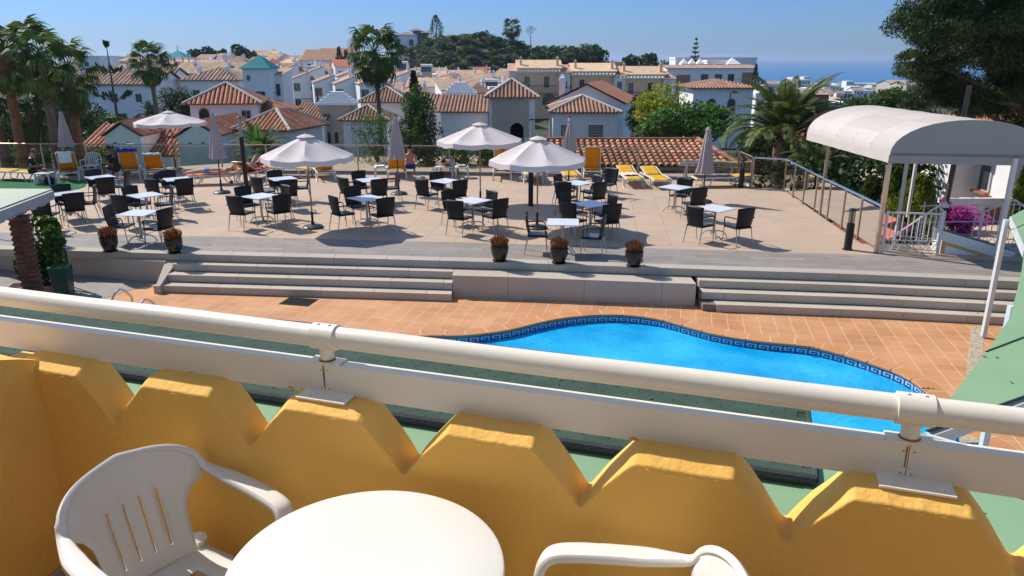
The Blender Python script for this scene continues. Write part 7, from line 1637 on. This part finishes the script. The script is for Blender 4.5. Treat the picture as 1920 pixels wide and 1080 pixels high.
def beam(a, b, w_, h_, z, name='white_edge_beam', m_=None, par=None):
    p, q = G(*a,z), G(*b,z); d_ = (q-p).normalized(); n_ = Vector((-d_.y,d_.x,0))*w_/2
    return part(name, MB().extr([p-n_,q-n_,q+n_,p+n_], (0,0,-h_)), m_ or m_trim, par or gf)
beam((1737,816),(2150,670),.06,.10,ZG-.02); beam((1738,814),(2000,890),.04,.08,ZG+.01)
beam((1895,406),(1922,468),.03,.12,ZG+.008)
beam((1480,815),(1740,815),.03,.10,ZG-.02)
for (x,y,tp) in ((1843,633,(1903,424)),(1832,893,None)):
    p = G(x,y,ZD); part('support_post', MB().cbox(p.x,p.y,(ZD+ZG)/2,.075,.075,ZG-ZD-.06), m_trim, gf)
# left porch canopy and its serrated brick pillar
m_trimg = mat('grey_canopy_fascia', (.36,.36,.35), .6, .08, 3, dirt=.1)
lc = thing('left_porch_canopy', 'pale green porch canopy corner with white scalloped fascia at the left edge', 'porch roof', (0,0,0))
zc = 1.62
part('roof_sheet', MB().prism(Gp([(98,354),(0,390),(-420,545),(-420,353),(-200,352)],zc), zc-.04, zc), mat('weathered_green_sheet', (.42,.47,.36), .75, .06, 1.5, dirt=.1), lc)
p, q = G(95,358,zc), G(-420,552,zc); d_ = (q-p).normalized(); L_ = (q-p).length; n_ = Vector((-d_.y,d_.x,0))
if n_.y > 0: n_ = -n_
part('fascia_board', MB().extr([p+n_*.0,q+n_*.0,q+n_*.0+Vector((0,0,-.17)),p+n_*.0+Vector((0,0,-.17))], -n_*.06), m_trimg, lc)
part('gutter_edge', MB().tube([p+n_*.012+Vector((0,0,-.015)), q+n_*.012+Vector((0,0,-.015))], .014, 6), m_seam, lc)
for k in range(int(L_/.42)):
    a = p + d_*(.15+k*.42) + n_*.0; part('corbel', MB().extr([a+Vector((0,0,-.05)), a+d_*.09+Vector((0,0,-.05)), a+d_*.09+Vector((0,0,-.22)), a+Vector((0,0,-.22))], n_*.06), m_trimg, lc, bevel=.01)
    part('soffit_panel', MB().extr([a+d_*.1+Vector((0,0,-.17)), a+d_*.41+Vector((0,0,-.17)), a+d_*.37+Vector((0,0,-.24)), a+d_*.14+Vector((0,0,-.24))], n_*.02), m_trimg, lc)
pc = G(38,398,1.42); cx_, cy_ = pc.x+.02, pc.y-.1
pl_ = thing('brick_pillar', 'brown brick pillar with serrated corners carrying the left porch canopy', 'pillar', (cx_,cy_,ZD), R(20))
mbk = mat('brown_brick', (.15,.062,.036), .9, .2, 9, isl=.2, bump=.3)
mbk2 = mat('brown_brick_mortar', (.10,.06,.045), .95, .2, 9)
part('pillar_core', MB().box(-.125,-.125,0,.125,.125,2.02), mbk2, pl_)
for k in range(40):
    s_ = .158 if k % 2 else .138; z = k*.0505
    for (a,b) in ((-1,-1),(1,-1),(-1,1),(1,1)):
        part('brick', MB().box(min(a*.003,a*s_), min(b*.003,b*s_), z+.003, max(a*.003,a*s_), max(b*.003,b*s_), z+.047), mbk, pl_)
# dry leaves lying on the green roofs
gl_ = random.Random(31); LV = MB().add([(-.025,0,0),(0,-.012,.004),(.028,0,.002),(0,.012,.006)], [(0,1,2,3)]).mesh('dry_leaf', mat('dry_leaf', (.20,.12,.05), .9, .2, 8))
for q_ in range(26):
    px, py = gl_.choice(((gl_.uniform(1640,1900),gl_.uniform(900,1050)),(gl_.uniform(1800,1915),gl_.uniform(560,720)),(gl_.uniform(250,1500),gl_.uniform(820,900)),(gl_.uniform(100,1400),gl_.uniform(600,760))))
    p = G(px, py, ZG)
    on_ = inside((p.x,p.y), rpoly); o = link('dry_leaf', LV, rf if on_ else gf, (p.x,p.y,(ZR if on_ else ZG)+.004)); o.rotation_euler = (0,0,gl_.uniform(0,6))
